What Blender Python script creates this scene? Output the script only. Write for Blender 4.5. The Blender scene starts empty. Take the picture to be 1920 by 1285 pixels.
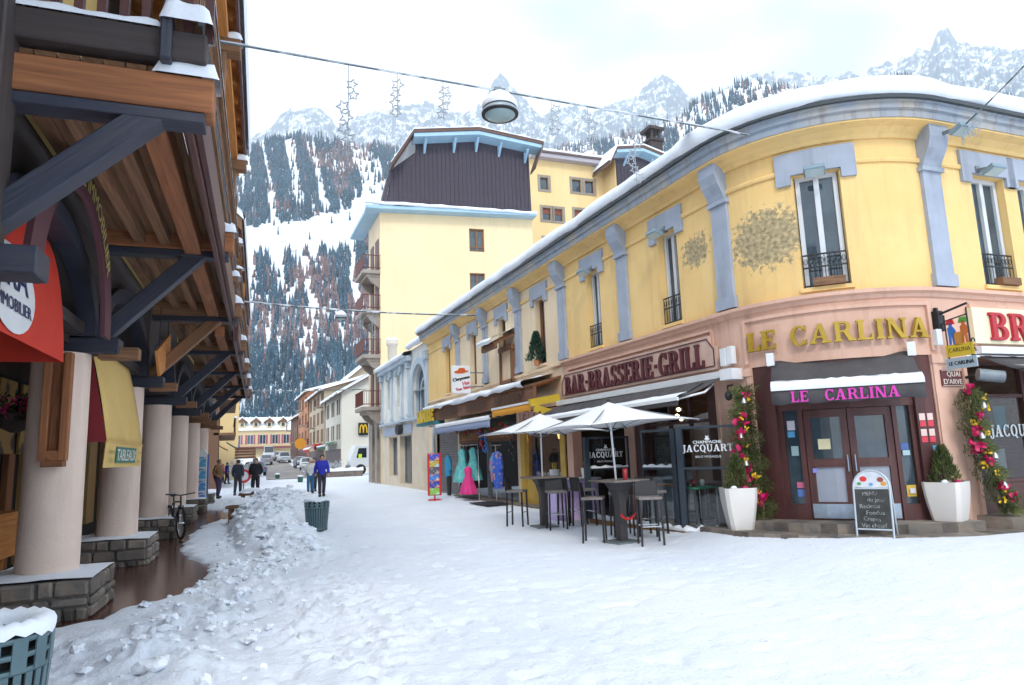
import bpy, bmesh, math, random
import numpy as np
from mathutils import Vector, Matrix, Euler
random.seed(7); rng = np.random.default_rng(7)
scn = bpy.context.scene
COL = scn.collection
# ---------------------------------------------------------------- camera, sky, sun, exposure
PITCH, YAW, ROLL = math.radians(9.1), math.radians(22.595), math.radians(2.0)
EYE = Vector((0, 0, 1.65))
FW = Vector((math.sin(YAW)*math.cos(PITCH), math.cos(YAW)*math.cos(PITCH), math.sin(PITCH)))
_r0 = Vector((math.cos(YAW), -math.sin(YAW), 0)); _u0 = _r0.cross(FW)
RT = math.cos(ROLL)*_r0 - math.sin(ROLL)*_u0; UPV = RT.cross(FW)
cam_data = bpy.data.cameras.new('camera'); cam = bpy.data.objects.new('camera', cam_data); COL.objects.link(cam)
cam_data.sensor_width = 36; cam_data.lens = 24.0; cam_data.clip_start = 0.05; cam_data.clip_end = 20000
cam.matrix_world = Matrix(((RT.x, UPV.x, -FW.x, EYE.x), (RT.y, UPV.y, -FW.y, EYE.y), (RT.z, UPV.z, -FW.z, EYE.z), (0, 0, 0, 1)))
scn.camera = cam
SUN_EL, SUN_AZ = math.radians(38), math.radians(200)      # azimuth measured clockwise from +Y (the street)
world = bpy.data.worlds.new('World'); scn.world = world; world.use_nodes = True
wn, wl = world.node_tree.nodes, world.node_tree.links
wn.clear()
wo = wn.new('ShaderNodeOutputWorld'); bg = wn.new('ShaderNodeBackground'); bg.inputs['Strength'].default_value = 0.1
sky = wn.new('ShaderNodeTexSky'); sky.sky_type = 'NISHITA'; sky.sun_disc = False
sky.sun_elevation = SUN_EL; sky.sun_rotation = SUN_AZ; sky.altitude = 1000
tc = wn.new('ShaderNodeTexCoord'); mp = wn.new('ShaderNodeMapping'); mp.inputs['Scale'].default_value = (1.0, 1.0, 2.2)
cn = wn.new('ShaderNodeTexNoise'); cn.inputs['Scale'].default_value = 2.3; cn.inputs['Detail'].default_value = 4; cn.inputs['Roughness'].default_value = 0.55
cr = wn.new('ShaderNodeValToRGB'); cr.color_ramp.elements[0].position = 0.30; cr.color_ramp.elements[1].position = 0.60
cr.color_ramp.elements[0].color = (0.30, 0.30, 0.30, 1)
cr.color_ramp.elements[1].color = (1, 1, 1, 1)
mx = wn.new('ShaderNodeMix'); mx.data_type = 'RGBA'
mx.inputs['B'].default_value = (10.9, 11.6, 12.6, 1)       # bright overcast cloud
wl.new(tc.outputs['Generated'], mp.inputs['Vector']); wl.new(mp.outputs['Vector'], cn.inputs['Vector'])
wl.new(cn.outputs['Fac'], cr.inputs['Fac']); wl.new(cr.outputs['Color'], mx.inputs['Factor'])
wl.new(sky.outputs['Color'], mx.inputs['A']); wl.new(mx.outputs['Result'], bg.inputs['Color']); wl.new(bg.outputs['Background'], wo.inputs['Surface'])
sd = bpy.data.lights.new('sun', 'SUN'); sd.energy = 1.5; sd.angle = math.radians(11); sd.color = (1.0, 0.94, 0.85)
sun = bpy.data.objects.new('sun', sd); COL.objects.link(sun)
_sv = Vector((math.sin(SUN_AZ)*math.cos(SUN_EL), math.cos(SUN_AZ)*math.cos(SUN_EL), math.sin(SUN_EL)))
sun.rotation_euler = (-_sv).to_track_quat('-Z', 'Y').to_euler()
scn.view_settings.view_transform = 'Standard'; scn.view_settings.look = 'None'
scn.view_settings.exposure = 1.0; scn.view_settings.gamma = 1
scn.render.engine = 'CYCLES'
scn.cycles.max_bounces = 6; scn.cycles.diffuse_bounces = 4; scn.cycles.glossy_bounces = 3; scn.cycles.transmission_bounces = 4
scn.cycles.transparent_max_bounces = 6; scn.cycles.volume_bounces = 1
# ---------------------------------------------------------------- helpers
def V3(*a): return Vector(a)
class MB:
    def __init__(s): s.v = []; s.f = []; s.uv = []; s.sm = []
    def add(s, vs, fs, uvs=None, smooth=False):
        b = len(s.v); s.v.extend([tuple(p) for p in vs])
        for i, f in enumerate(fs):
            s.f.append([b+k for k in f]); s.sm.append(smooth)
            s.uv.append(uvs[i] if uvs else [(0, 0)]*len(f))
        return s
    def hexa(s, c):                               # eight corners: 0-3 bottom ring, 4-7 top ring
        fs = [(3, 2, 1, 0), (4, 5, 6, 7), (0, 1, 5, 4), (1, 2, 6, 5), (2, 3, 7, 6), (3, 0, 4, 7)]
        c = [Vector(p) for p in c]; uvs = []
        ax = [(c[1]-c[0]).length, (c[3]-c[0]).length, (c[4]-c[0]).length]; L = ax.index(max(ax))
        off = random.random()*10
        pos = [(0,0,0),(1,0,0),(1,1,0),(0,1,0),(0,0,1),(1,0,1),(1,1,1),(0,1,1)]
        for f in fs:
            q = []
            for k in f:
                p = [pos[k][i]*ax[i] for i in range(3)]
                o = [p[i] for i in range(3) if i != L]
                q.append((p[L]+off*3, o[0]+o[1]*1.07+off))
            uvs.append(q)
        return s.add(c, fs, uvs)
    def box(s, c, d, rz=0.0, M=None):
        c = Vector(c); x, y, z = d[0]/2, d[1]/2, d[2]/2
        R = M if M is not None else Matrix.Rotation(rz, 3, 'Z')
        return s.hexa([c+R@Vector(p) for p in ((-x,-y,-z),(x,-y,-z),(x,y,-z),(-x,y,-z),(-x,-y,z),(x,-y,z),(x,y,z),(-x,y,z))])
    def beam(s, a, b, w, h, up=(0, 0, 1)):
        a, b = Vector(a), Vector(b); d = (b-a).normalized(); up = Vector(up)
        if abs(d.dot(up)) > 0.98: up = Vector((0, 1, 0))
        x = d.cross(up).normalized()*(w/2); y = x.cross(d).normalized()*(h/2)
        return s.hexa([a-x-y, a+x-y, b+x-y, b-x-y, a-x+y, a+x+y, b+x+y, b-x+y])
    def tube(s, pts, r, n=8, closed=False, caps=True):
        pts = [Vector(p) for p in pts]; rs = r if isinstance(r, (list, tuple)) else [r]*len(pts)
        m = len(pts); rings = []; prev = None
        for i, p in enumerate(pts):
            a = pts[(i-1) % m] if (closed or i > 0) else p; b = pts[(i+1) % m] if (closed or i < m-1) else p
            t = (b-a).normalized()
            if prev is None:
                q = Vector((0, 0, 1)) if abs(t.z) < 0.9 else Vector((1, 0, 0)); x = t.cross(q).normalized()
            else:
                x = (prev - t*prev.dot(t)).normalized()
            prev = x; y = t.cross(x)
            rings.append([p + (x*math.cos(2*math.pi*k/n) + y*math.sin(2*math.pi*k/n))*rs[i] for k in range(n)])
        vs = [q for R in rings for q in R]; fs = []
        for i in range(m if closed else m-1):
            j = (i+1) % m
            for k in range(n): fs.append((i*n+k, i*n+(k+1) % n, j*n+(k+1) % n, j*n+k))
        s.add(vs, fs, None, n > 5)
        if caps and not closed:
            s.add(rings[0], [tuple(range(n))[::-1]]); s.add(rings[-1], [tuple(range(n))])
        return s
    def lathe(s, prof, c=(0, 0, 0), n=24, smooth=True):
        c = Vector(c); vs = [c+Vector((r*math.cos(2*math.pi*k/n), r*math.sin(2*math.pi*k/n), z)) for r, z in prof for k in range(n)]; fs = []
        for i in range(len(prof)-1):
            for k in range(n): fs.append((i*n+k, i*n+(k+1) % n, (i+1)*n+(k+1) % n, (i+1)*n+k))
        s.add(vs, fs, None, smooth)
        if prof[-1][0] > 1e-4: s.add(vs[-n:], [tuple(range(n))])
        if prof[0][0] > 1e-4: s.add(vs[:n], [tuple(range(n))[::-1]])
        return s
    def prism(s, poly, o, ex, ey, ez, depth):     # polygon in (ex,ey), thickness depth along ez
        o, ex, ey, ez = Vector(o), Vector(ex), Vector(ey), Vector(ez); n = len(poly)
        a = [o+ex*x+ey*y for x, y in poly]; b = [p+ez*depth for p in a]
        fs = [tuple(range(n))[::-1], tuple(range(n, 2*n))]+[(i, (i+1) % n, n+(i+1) % n, n+i) for i in range(n)]
        uvs = [[poly[k] for k in range(n)][::-1], [poly[k] for k in range(n)]]+[[(poly[i][0]+poly[i][1], 0), (poly[(i+1) % n][0]+poly[(i+1) % n][1], 0), (poly[(i+1) % n][0]+poly[(i+1) % n][1], depth), (poly[i][0]+poly[i][1], depth)] for i in range(n)]
        return s.add(a+b, fs, uvs)
    def grid(s, P, closed=False, caps=False, smooth=True, uv=None):   # P[i][j] points
        m, n = len(P), len(P[0]); fs = []; uvs = []
        for i in range(m-1):
            for j in range(n if closed else n-1):
                k = (j+1) % n
                fs.append((i*n+j, i*n+k, (i+1)*n+k, (i+1)*n+j))
                uvs.append([uv[i][j], uv[i][k], uv[i+1][k], uv[i+1][j]] if uv else [(0, 0)]*4)
        s.add([p for r in P for p in r], fs, uvs, smooth)
        if caps: s.add(P[0], [tuple(range(n))[::-1]]); s.add(P[-1], [tuple(range(n))])
        return s
    def blob(s, c, r, amp=0.2, sub=2, seed=0):
        bm = bmesh.new(); bmesh.ops.create_icosphere(bm, subdivisions=sub, radius=1); rd = random.Random(seed)
        ph = [(rd.uniform(1, 4), rd.uniform(1, 4), rd.uniform(1, 4), rd.uniform(0, 6)) for _ in range(4)]
        vs = []
        for v in bm.verts:
            k = 1+amp*sum(math.sin(a*v.co.x*1.6+b*v.co.y*1.6+d*v.co.z*1.6+e) for a, b, d, e in ph)/3
            vs.append((c[0]+v.co.x*r[0]*k, c[1]+v.co.y*r[1]*k, c[2]+v.co.z*r[2]*k))
        fs = [[v.index for v in f.verts] for f in bm.faces]; bm.free()
        return s.add(vs, fs, None, True)
    def build(s, name, mat, parent=None, label=None, cat=None, group=None, kind=None, bevel=0, solid=0, subs=0, origin=None):
        if not s.v: return None
        A = np.array(s.v, dtype=float); lo, hi = A.min(0), A.max(0)
        org = Vector(((lo[0]+hi[0])/2, (lo[1]+hi[1])/2, lo[2])) if origin is None else Vector(origin)
        me = bpy.data.meshes.new(name); me.from_pydata([tuple(p) for p in (A-np.array(org))], [], s.f)
        uvl = me.uv_layers.new(name='UVMap'); flat = [c for f in s.uv for q in f for c in q]
        uvl.data.foreach_set('uv', flat)
        me.polygons.foreach_set('use_smooth', s.sm); me.materials.append(mat); me.update()
        o = bpy.data.objects.new(name, me); COL.objects.link(o)
        pl = Vector((0, 0, 0)); q = parent
        while q is not None: pl += q.location; q = q.parent
        o.location = org-pl
        if parent is not None: o.parent = parent
        tag(o, label, cat, group, kind)
        if solid: m = o.modifiers.new('thickness', 'SOLIDIFY'); m.thickness = solid; m.offset = 0
        if subs: m = o.modifiers.new('smoothing', 'SUBSURF'); m.levels = subs; m.render_levels = subs
        if bevel: m = o.modifiers.new('bevel', 'BEVEL'); m.width = bevel; m.segments = 1; m.limit_method = 'ANGLE'; m.harden_normals = False
        return o
def tag(o, label=None, cat=None, group=None, kind=None):
    if label: o['label'] = label
    if cat: o['category'] = cat
    if group: o['group'] = group
    if kind: o['kind'] = kind
    return o
def thing(name, label, cat, loc=(0, 0, 0), group=None):
    o = bpy.data.objects.new(name, None); o.empty_display_size = 0.2; COL.objects.link(o); o.location = loc
    return tag(o, label, cat, group)
def dup(root, loc, rz=0.0, label=None, scale=None):
    def cp(o, par):
        c = o.copy(); COL.objects.link(c)
        if par is not None: c.parent = par
        for ch in list(o.children): cp(ch, c)
        return c
    r = cp(root, None); r.location = loc; r.rotation_euler = (0, 0, rz)
    if label: r['label'] = label
    if scale: r.scale = scale
    return r
def B1(name, mat, parent, c, d, rz=0.0, bevel=0, **k): return MB().box(c, d, rz).build(name, mat, parent, bevel=bevel, **k)
# ---------------------------------------------------------------- lettering
_txt = {}
def text_geo(body, size):
    k = (body, size)
    if k not in _txt:
        cu = bpy.data.curves.new('lettering', 'FONT'); cu.body = body; cu.size = size; cu.align_x = 'CENTER'; cu.align_y = 'CENTER'; cu.resolution_u = 3
        to = bpy.data.objects.new('lettering', cu); COL.objects.link(to)
        bpy.context.view_layer.update()
        me = bpy.data.meshes.new_from_object(to.evaluated_get(bpy.context.evaluated_depsgraph_get()))
        _txt[k] = ([tuple(v.co) for v in me.vertices], [tuple(p.vertices) for p in me.polygons])
        bpy.data.objects.remove(to); bpy.data.curves.remove(cu); bpy.data.meshes.remove(me)
    return _txt[k]
def text_mb(mb, body, size, place, depth=0.006, sx=1.0, bold=0.0):
    vs, fs = text_geo(body, size)
    if not vs: return mb
    n = len(vs)
    if bold:
        for dx in (-bold, bold):
            P = [place(x*sx+dx, y, depth-0.0006-dx*0.05) for x, y, z in vs]; mb.add(P, fs)
    mb.add([place(x*sx, y, depth) for x, y, z in vs], fs)
    return mb
def flatplace(o, ex, ey, tilt=0.0):
    o, ex, ey = Vector(o), Vector(ex).normalized(), Vector(ey).normalized(); ez = ex.cross(ey)
    c, s_ = math.cos(tilt), math.sin(tilt)
    return lambda x, y, z: o+ex*(x*c-y*s_)+ey*(x*s_+y*c)+ez*z
# slab-serif capitals drawn as strokes: ('r',x0,x1,y0,y1) bars, ('q',4 points), ('a',cx,cy,rx,ry,a0,a1,tx,ty) arcs
T, N, S_ = 0.2, 0.1, 0.07
def _stem(x, top=True, bot=True, w=T):
    g = [('r', x, x+w, 0, 1)]
    if top: g.append(('r', x-S_, x+w+S_, 1-N, 1))
    if bot: g.append(('r', x-S_, x+w+S_, 0, N))
    return g
GL = {
 'L': (0.72, _stem(.1)+[('r', .1, .68, 0, N), ('q', (.58, 0), (.7, 0), (.7, .3), (.63, .3))]),
 'E': (0.76, _stem(.1)+[('r', .1, .68, 0, N), ('r', .1, .68, 1-N, 1), ('r', .3, .52, .46, .55), ('q', (.6, 0), (.71, 0), (.71, .28), (.65, .28)), ('q', (.6, 1), (.71, 1), (.71, .74), (.65, .74)), ('r', .48, .54, .38, .63)]),
 'C': (0.84, [('a', .46, .5, .4, .52, 40, 322, .2, .1), ('q', (.7, 1), (.78, 1), (.78, .68), (.73, .68)), ('q', (.7, .02), (.78, .06), (.78, .3), (.73, .26))]),
 'A': (0.95, [('q', (.08, 0), (.2, 0), (.52, 1), (.4, 1)), ('q', (.6, 0), (.84, 0), (.58, 1), (.38, 1)), ('r', .24, .66, .28, .37), ('r', 0, .3, 0, N), ('r', .52, .93, 0, N)]),
 'R': (0.9, _stem(.1)+[('a', .46, .73, .3, .27, -90, 90, .19, .1), ('r', .28, .48, 1-N, 1), ('r', .28, .48, .46, .55), ('q', (.42, .5), (.62, .5), (.86, 0), (.64, 0)), ('r', .6, .93, 0, N)]),
 'I': (0.42, _stem(.11)),
 'N': (0.96, _stem(.1, True, True, .1)+_stem(.72, True, True, .1)+[('q', (.06, 1), (.28, 1), (.82, 0), (.6, 0))]),
 'B': (0.84, _stem(.1)+[('a', .44, .75, .29, .25, -90, 90, .19, .1), ('a', .46, .26, .32, .27, -90, 90, .2, .1), ('r', .28, .47, 1-N, 1), ('r', .28, .47, .46, .55), ('r', .28, .47, 0, N)]),
 'S': (0.72, [('a', .36, .74, .29, .28, 20, 265, .17, .1), ('a', .36, .27, .3, .28, -160, 85, .18, .1), ('q', (.58, 1), (.66, 1), (.66, .7), (.61, .7)), ('q', (.06, 0), (.14, 0), (.11, .3), (.06, .3))]),
 'G': (0.92, [('a', .46, .5, .4, .52, 40, 325, .2, .1), ('q', (.7, 1), (.78, 1), (.78, .68), (.73, .68)), ('r', .62, .82, .04, .42), ('r', .54, .9, .36, .44)]),
 'J': (0.5, [('r', .2, .4, .1, 1), ('r', .1, .5, 1-N, 1), ('a', .16, .12, .24, .3, 180, 360, .14, .1)]),
 'Q': (0.94, [('a', .46, .5, .42, .52, 0, 360, .2, .1), ('q', (.46, .16), (.62, .16), (.9, -.16), (.7, -.16))]),
 'U': (0.9, [('r', .1, .28, .3, 1), ('r', .66, .78, .3, 1), ('r', .02, .36, 1-N, 1), ('r', .58, .86, 1-N, 1), ('a', .44, .32, .34, .34, 180, 360, .17, .11)]),
 'T': (0.8, _stem(.3, False, True)+[('r', .04, .76, 1-N, 1), ('q', (.04, 1), (.12, 1), (.1, .72), (.04, .72)), ('q', (.68, 1), (.76, 1), (.76, .72), (.7, .72))]),
 '.': (0.4, [('r', .12, .28, .4, .56)]), ' ': (0.5, []),
}
def slab_width(body, gap=.06): return sum(GL[c][0]+gap for c in body)
def slab_text(mb, body, h, place, depth, sx=1.0, gap=.06):
    x0 = -slab_width(body, gap)*h*sx/2; k = 0
    for c in body:
        w, g = GL[c]
        for p in g:
            k += 1; d = depth+0.0005*(k % 9)
            if p[0] == 'r': polys = [[(p[1], p[3]), (p[2], p[3]), (p[2], p[4]), (p[1], p[4])]]
            elif p[0] == 'q': polys = [list(p[1:])]
            else:
                _, cx, cy, rx, ry, a0, a1, tx, ty = p; m = 14; polys = []
                an = [math.radians(a0+(a1-a0)*i/m) for i in range(m+1)]
                for i in range(m):
                    a, b = an[i], an[i+1]
                    polys.append([(cx+rx*math.cos(a), cy+ry*math.sin(a)), (cx+rx*math.cos(b), cy+ry*math.sin(b)), (cx+(rx-tx)*math.cos(b), cy+(ry-ty)*math.sin(b)), (cx+(rx-tx)*math.cos(a), cy+(ry-ty)*math.sin(a))])
            for q in polys:
                F = [place(x0+x*h*sx, (y-.5)*h, d) for x, y in q]; Bk = [place(x0+x*h*sx, (y-.5)*h, 0) for x, y in q]; n = len(q)
                mb.add(F+Bk, [tuple(range(n))]+[(i, n+i, n+(i+1) % n, (i+1) % n) for i in range(n)])
        x0 += (w+gap)*h*sx
    return mb
# ---------------------------------------------------------------- materials
MATS = {}
def mat(name, col, rough=.8, col2=None, ns=4., det=6, lo=.35, hi=.65, bump=0., bs=40., metal=0., coord='Object', sc=(1, 1, 1), dist=0., spec=.5, trans=0., emit=None, alpha=1., island=0., coat=0.):
    if name in MATS: return MATS[name]
    m = bpy.data.materials.new(name); m.use_nodes = True; nt = m.node_tree; b = nt.nodes['Principled BSDF']
    b.inputs['Base Color'].default_value = (*col, 1); b.inputs['Roughness'].default_value = rough; b.inputs['Metallic'].default_value = metal
    b.inputs['Specular IOR Level'].default_value = spec; b.inputs['Transmission Weight'].default_value = trans; b.inputs['Alpha'].default_value = alpha
    b.inputs['Coat Weight'].default_value = coat
    if emit: b.inputs['Emission Color'].default_value = (*emit[0], 1); b.inputs['Emission Strength'].default_value = emit[1]
    vec = None
    if col2 is not None or bump:
        t = nt.nodes.new('ShaderNodeTexCoord'); mpg = nt.nodes.new('ShaderNodeMapping'); mpg.inputs['Scale'].default_value = sc
        nt.links.new(t.outputs[coord], mpg.inputs['Vector']); vec = mpg.outputs['Vector']
    src = None
    if col2 is not None:
        n = nt.nodes.new('ShaderNodeTexNoise'); n.inputs['Scale'].default_value = ns; n.inputs['Detail'].default_value = det; n.inputs['Distortion'].default_value = dist
        r = nt.nodes.new('ShaderNodeValToRGB'); r.color_ramp.elements[0].position = lo; r.color_ramp.elements[1].position = hi
        r.color_ramp.elements[0].color = (*col, 1); r.color_ramp.elements[1].color = (*col2, 1)
        nt.links.new(vec, n.inputs['Vector']); nt.links.new(n.outputs['Fac'], r.inputs['Fac']); src = r.outputs['Color']
        nt.links.new(src, b.inputs['Base Color'])
    if island:
        g = nt.nodes.new('ShaderNodeNewGeometry'); h = nt.nodes.new('ShaderNodeHueSaturation'); mr = nt.nodes.new('ShaderNodeMapRange')
        mr.inputs['To Min'].default_value = 1-island; mr.inputs['To Max'].default_value = 1+island
        nt.links.new(g.outputs['Random Per Island'], mr.inputs['Value']); nt.links.new(mr.outputs['Result'], h.inputs['Value'])
        if src: nt.links.new(src, h.inputs['Color'])
        else: h.inputs['Color'].default_value = (*col, 1)
        nt.links.new(h.outputs['Color'], b.inputs['Base Color'])
    if bump:
        n2 = nt.nodes.new('ShaderNodeTexNoise'); n2.inputs['Scale'].default_value = bs; n2.inputs['Detail'].default_value = 5
        bp = nt.nodes.new('ShaderNodeBump'); bp.inputs['Strength'].default_value = bump; bp.inputs['Distance'].default_value = .02
        nt.links.new(vec, n2.inputs['Vector']); nt.links.new(n2.outputs['Fac'], bp.inputs['Height']); nt.links.new(bp.outputs['Normal'], b.inputs['Normal'])
    MATS[name] = m; return m
def wood(name, c1, c2, rough=.75, bump=.35): return mat(name, c1, rough, c2, 1., 6, .3, .7, bump, 1.5, coord='UV', sc=(1.2, 22, 1), dist=.6, island=.18)
M_snow = mat('snow', (.86, .89, .93), .7, (.80, .84, .90), 3, 5, .35, .65, .35, 14, spec=.25)
M_gsnow = mat('ground_snow', (.77, .80, .85), .65, (.70, .75, .82), .55, 8, .35, .72, .7, 26, spec=.25)
def _gs():
    nt = M_gsnow.node_tree; b = nt.nodes['Principled BSDF']; src = b.inputs['Base Color'].links[0].from_socket; g = nt.nodes.new('ShaderNodeNewGeometry')
    for sc, dt, l, h, k, c in ((7.0, 4, .64, .72, .45, (.42, .50, .60)), (2.3, 8, .62, .74, .35, (.55, .60, .68)), (14., 3, .70, .76, .5, (.28, .25, .23))):
        n = nt.nodes.new('ShaderNodeTexNoise'); n.inputs['Scale'].default_value = sc; n.inputs['Detail'].default_value = dt; n.inputs['Roughness'].default_value = .6; nt.links.new(g.outputs['Position'], n.inputs['Vector']); r = nt.nodes.new('ShaderNodeMapRange'); r.inputs['From Min'].default_value = l; r.inputs['From Max'].default_value = h; r.inputs['To Max'].default_value = k; nt.links.new(n.outputs['Fac'], r.inputs['Value'])
        x = nt.nodes.new('ShaderNodeMix'); x.data_type = 'RGBA'; x.inputs['B'].default_value = (*c, 1); nt.links.new(r.outputs['Result'], x.inputs['Factor']); nt.links.new(src, x.inputs['A']); src = x.outputs['Result']
    nt.links.new(src, b.inputs['Base Color'])
_gs()
M_yellow = mat('yellow_plaster', (.84, .585, .25), .9, (.79, .52, .20), .9, 8, .35, .7, .15, 60)
M_cream = mat('cream_plaster', (.80, .66, .46), .9, (.75, .59, .40), .8, 8, .35, .7, .15, 60)
M_pink = mat('pink_plaster', (.72, .46, .35), .9, (.64, .39, .29), 1.1, 8, .3, .7, .2, 50)
M_pale = mat('pale_plaster', (.80, .62, .42), .9, (.72, .53, .36), .7, 8, .35, .7, .15, 60)
M_blue = mat('blue_grey_stone', (.38, .42, .50), .85, (.31, .35, .42), 2.2, 8, .35, .7, .2, 50)
M_cornice = mat('weathered_cornice', (.29, .33, .39), .9, (.45, .40, .32), 1.6, 9, .45, .75, .25, 40)
M_glass = mat('window_glass', (.035, .055, .07), .04, (.06, .09, .11), 1.3, 3, .4, .6, spec=.9)
M_clear = mat('clear_glass', (.75, .85, .88), .03, trans=1., spec=.5)
M_white = mat('white_paint', (.78, .79, .80), .5, (.70, .72, .74), 3, bump=.03)
M_black = mat('black_iron', (.015, .016, .018), .55)
M_gold = mat('gold_letters', (.50, .33, .035), .45, (.40, .25, .03), 4, metal=.25)
M_maroon = mat('maroon_letters', (.095, .018, .026), .5)
M_brownframe = wood('brown_joinery', (.075, .026, .024), (.10, .036, .032), .5, .1)
M_chalet = wood('weathered_timber', (.27, .135, .062), (.13, .062, .032))
M_chaletR = wood('russet_timber', (.33, .125, .045), (.18, .065, .026))
M_orange = wood('orange_timber', (.66, .28, .07), (.46, .17, .04))
M_slate = wood('slate_blue_timber', (.019, .025, .045), (.038, .037, .05), .55, .35)
M_dark = wood('dark_boards', (.035, .028, .028), (.055, .04, .035))
M_grey = mat('grey_metal', (.22, .25, .27), .45, (.17, .20, .22), 6, metal=.4)
M_stoneg = mat('grey_stone', (.25, .20, .155), .9, (.11, .105, .10), 3.2, 8, .3, .7, .7, 14, island=.5)
M_mortar = mat('mortar', (.16, .145, .13), .95, (.10, .09, .085), 8, bump=.5)
M_column = mat('column_plaster', (.80, .64, .54), .9, (.74, .57, .47), .8, 7, .3, .7, .3, 45)
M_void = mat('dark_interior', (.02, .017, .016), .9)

def grime(m, col, amount=.55, sx=2.6, sz=.22, lo=.52, hi=.78, fine=True):
    """rain streaks and blotches of dirt that belong to the wall itself"""
    nt = m.node_tree; b = nt.nodes['Principled BSDF']; src = b.inputs['Base Color'].links[0].from_socket; g = nt.nodes.new('ShaderNodeNewGeometry')
    for sc, l, h, k in (((sx, sx, sz), lo, hi, amount), ((.55, .55, .8), .55, .8, amount*.7)):
        mp_ = nt.nodes.new('ShaderNodeMapping'); mp_.inputs['Scale'].default_value = sc; n = nt.nodes.new('ShaderNodeTexNoise'); n.inputs['Scale'].default_value = 1.6; n.inputs['Detail'].default_value = 9; n.inputs['Roughness'].default_value = .6
        nt.links.new(g.outputs['Position'], mp_.inputs['Vector']); nt.links.new(mp_.outputs['Vector'], n.inputs['Vector']); r = nt.nodes.new('ShaderNodeMapRange'); r.inputs['From Min'].default_value = l; r.inputs['From Max'].default_value = h; r.inputs['To Max'].default_value = k; nt.links.new(n.outputs['Fac'], r.inputs['Value'])
        x = nt.nodes.new('ShaderNodeMix'); x.data_type = 'RGBA'; x.inputs['B'].default_value = (*col, 1); nt.links.new(r.outputs['Result'], x.inputs['Factor']); nt.links.new(src, x.inputs['A']); src = x.outputs['Result']
    nt.links.new(src, b.inputs['Base Color'])
grime(M_yellow, (.52, .36, .17), .6); grime(M_cream, (.50, .36, .22), .5); grime(M_pink, (.32, .18, .13), .5); grime(M_pale, (.48, .33, .22), .5); grime(M_blue, (.20, .21, .22), .6); grime(M_cornice, (.16, .14, .12), .7, 5); grime(M_column, (.50, .38, .31), .45, 3, .4)
# ---------------------------------------------------------------- terrain functions
_L = np.random.default_rng(3).random((256, 256))
def vnoise(x, y):
    xi = np.floor(x).astype(int); yi = np.floor(y).astype(int); fx = x-xi; fy = y-yi
    fx = fx*fx*(3-2*fx); fy = fy*fy*(3-2*fy); g = lambda a, b: _L[a & 255, b & 255]
    return (g(xi, yi)*(1-fx)+g(xi+1, yi)*fx)*(1-fy)+(g(xi, yi+1)*(1-fx)+g(xi+1, yi+1)*fx)*fy
def fbm(x, y, o=5, ridged=False):
    s = 0; a = .5; t = 0
    for k in range(o):
        n = vnoise(x*2**k+17.3*k, y*2**k+9.1*k); n = 1-abs(2*n-1) if ridged else n
        s = s+a*n; t += a; a *= .5
    return s/t
def sm(a, b, x):
    t = np.clip((x-a)/(b-a), 0, 1); return t*t*(3-2*t)
def ground(x, y):                                  # smooth lie of the land, metres
    z = .2*sm(6.0, 9.0, x)*sm(14., 9.8, y)*sm(60, 20, x)
    return z+2.4*sm(75, 160, y)*sm(420, 200, y)
PUD = np.array([(-9, 3), (-2.6, 3), (-2.4, 8.7), (-1.25, 8.9), (-1.05, 9.7), (-.6, 10.0), (-.2, 11.2), (-.2, 12.7), (-.6, 13.9), (-.8, 15.2), (-.8, 17.7), (-.5, 20.4), (.05, 22.8), (.2, 24.4), (-.2, 26.5), (-1.3, 29), (-1.1, 45), (-9, 45)])
def pudd(x, y):                                    # signed distance to the bare paving, positive inside
    d = np.full(np.shape(x), 1e9); ins = np.zeros(np.shape(x), bool); n = len(PUD)
    for i in range(n):
        ax, ay = PUD[i]; bx, by = PUD[(i+1) % n]; ex, ey = bx-ax, by-ay
        t = np.clip(((x-ax)*ex+(y-ay)*ey)/(ex*ex+ey*ey), 0, 1)
        d = np.minimum(d, np.hypot(x-ax-ex*t, y-ay-ey*t))
        c = ((ay > y) != (by > y)) & (x < (bx-ax)*(y-ay)/(by-ay+1e-12)+ax); ins ^= c
    return np.where(ins, d, -d)
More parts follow.
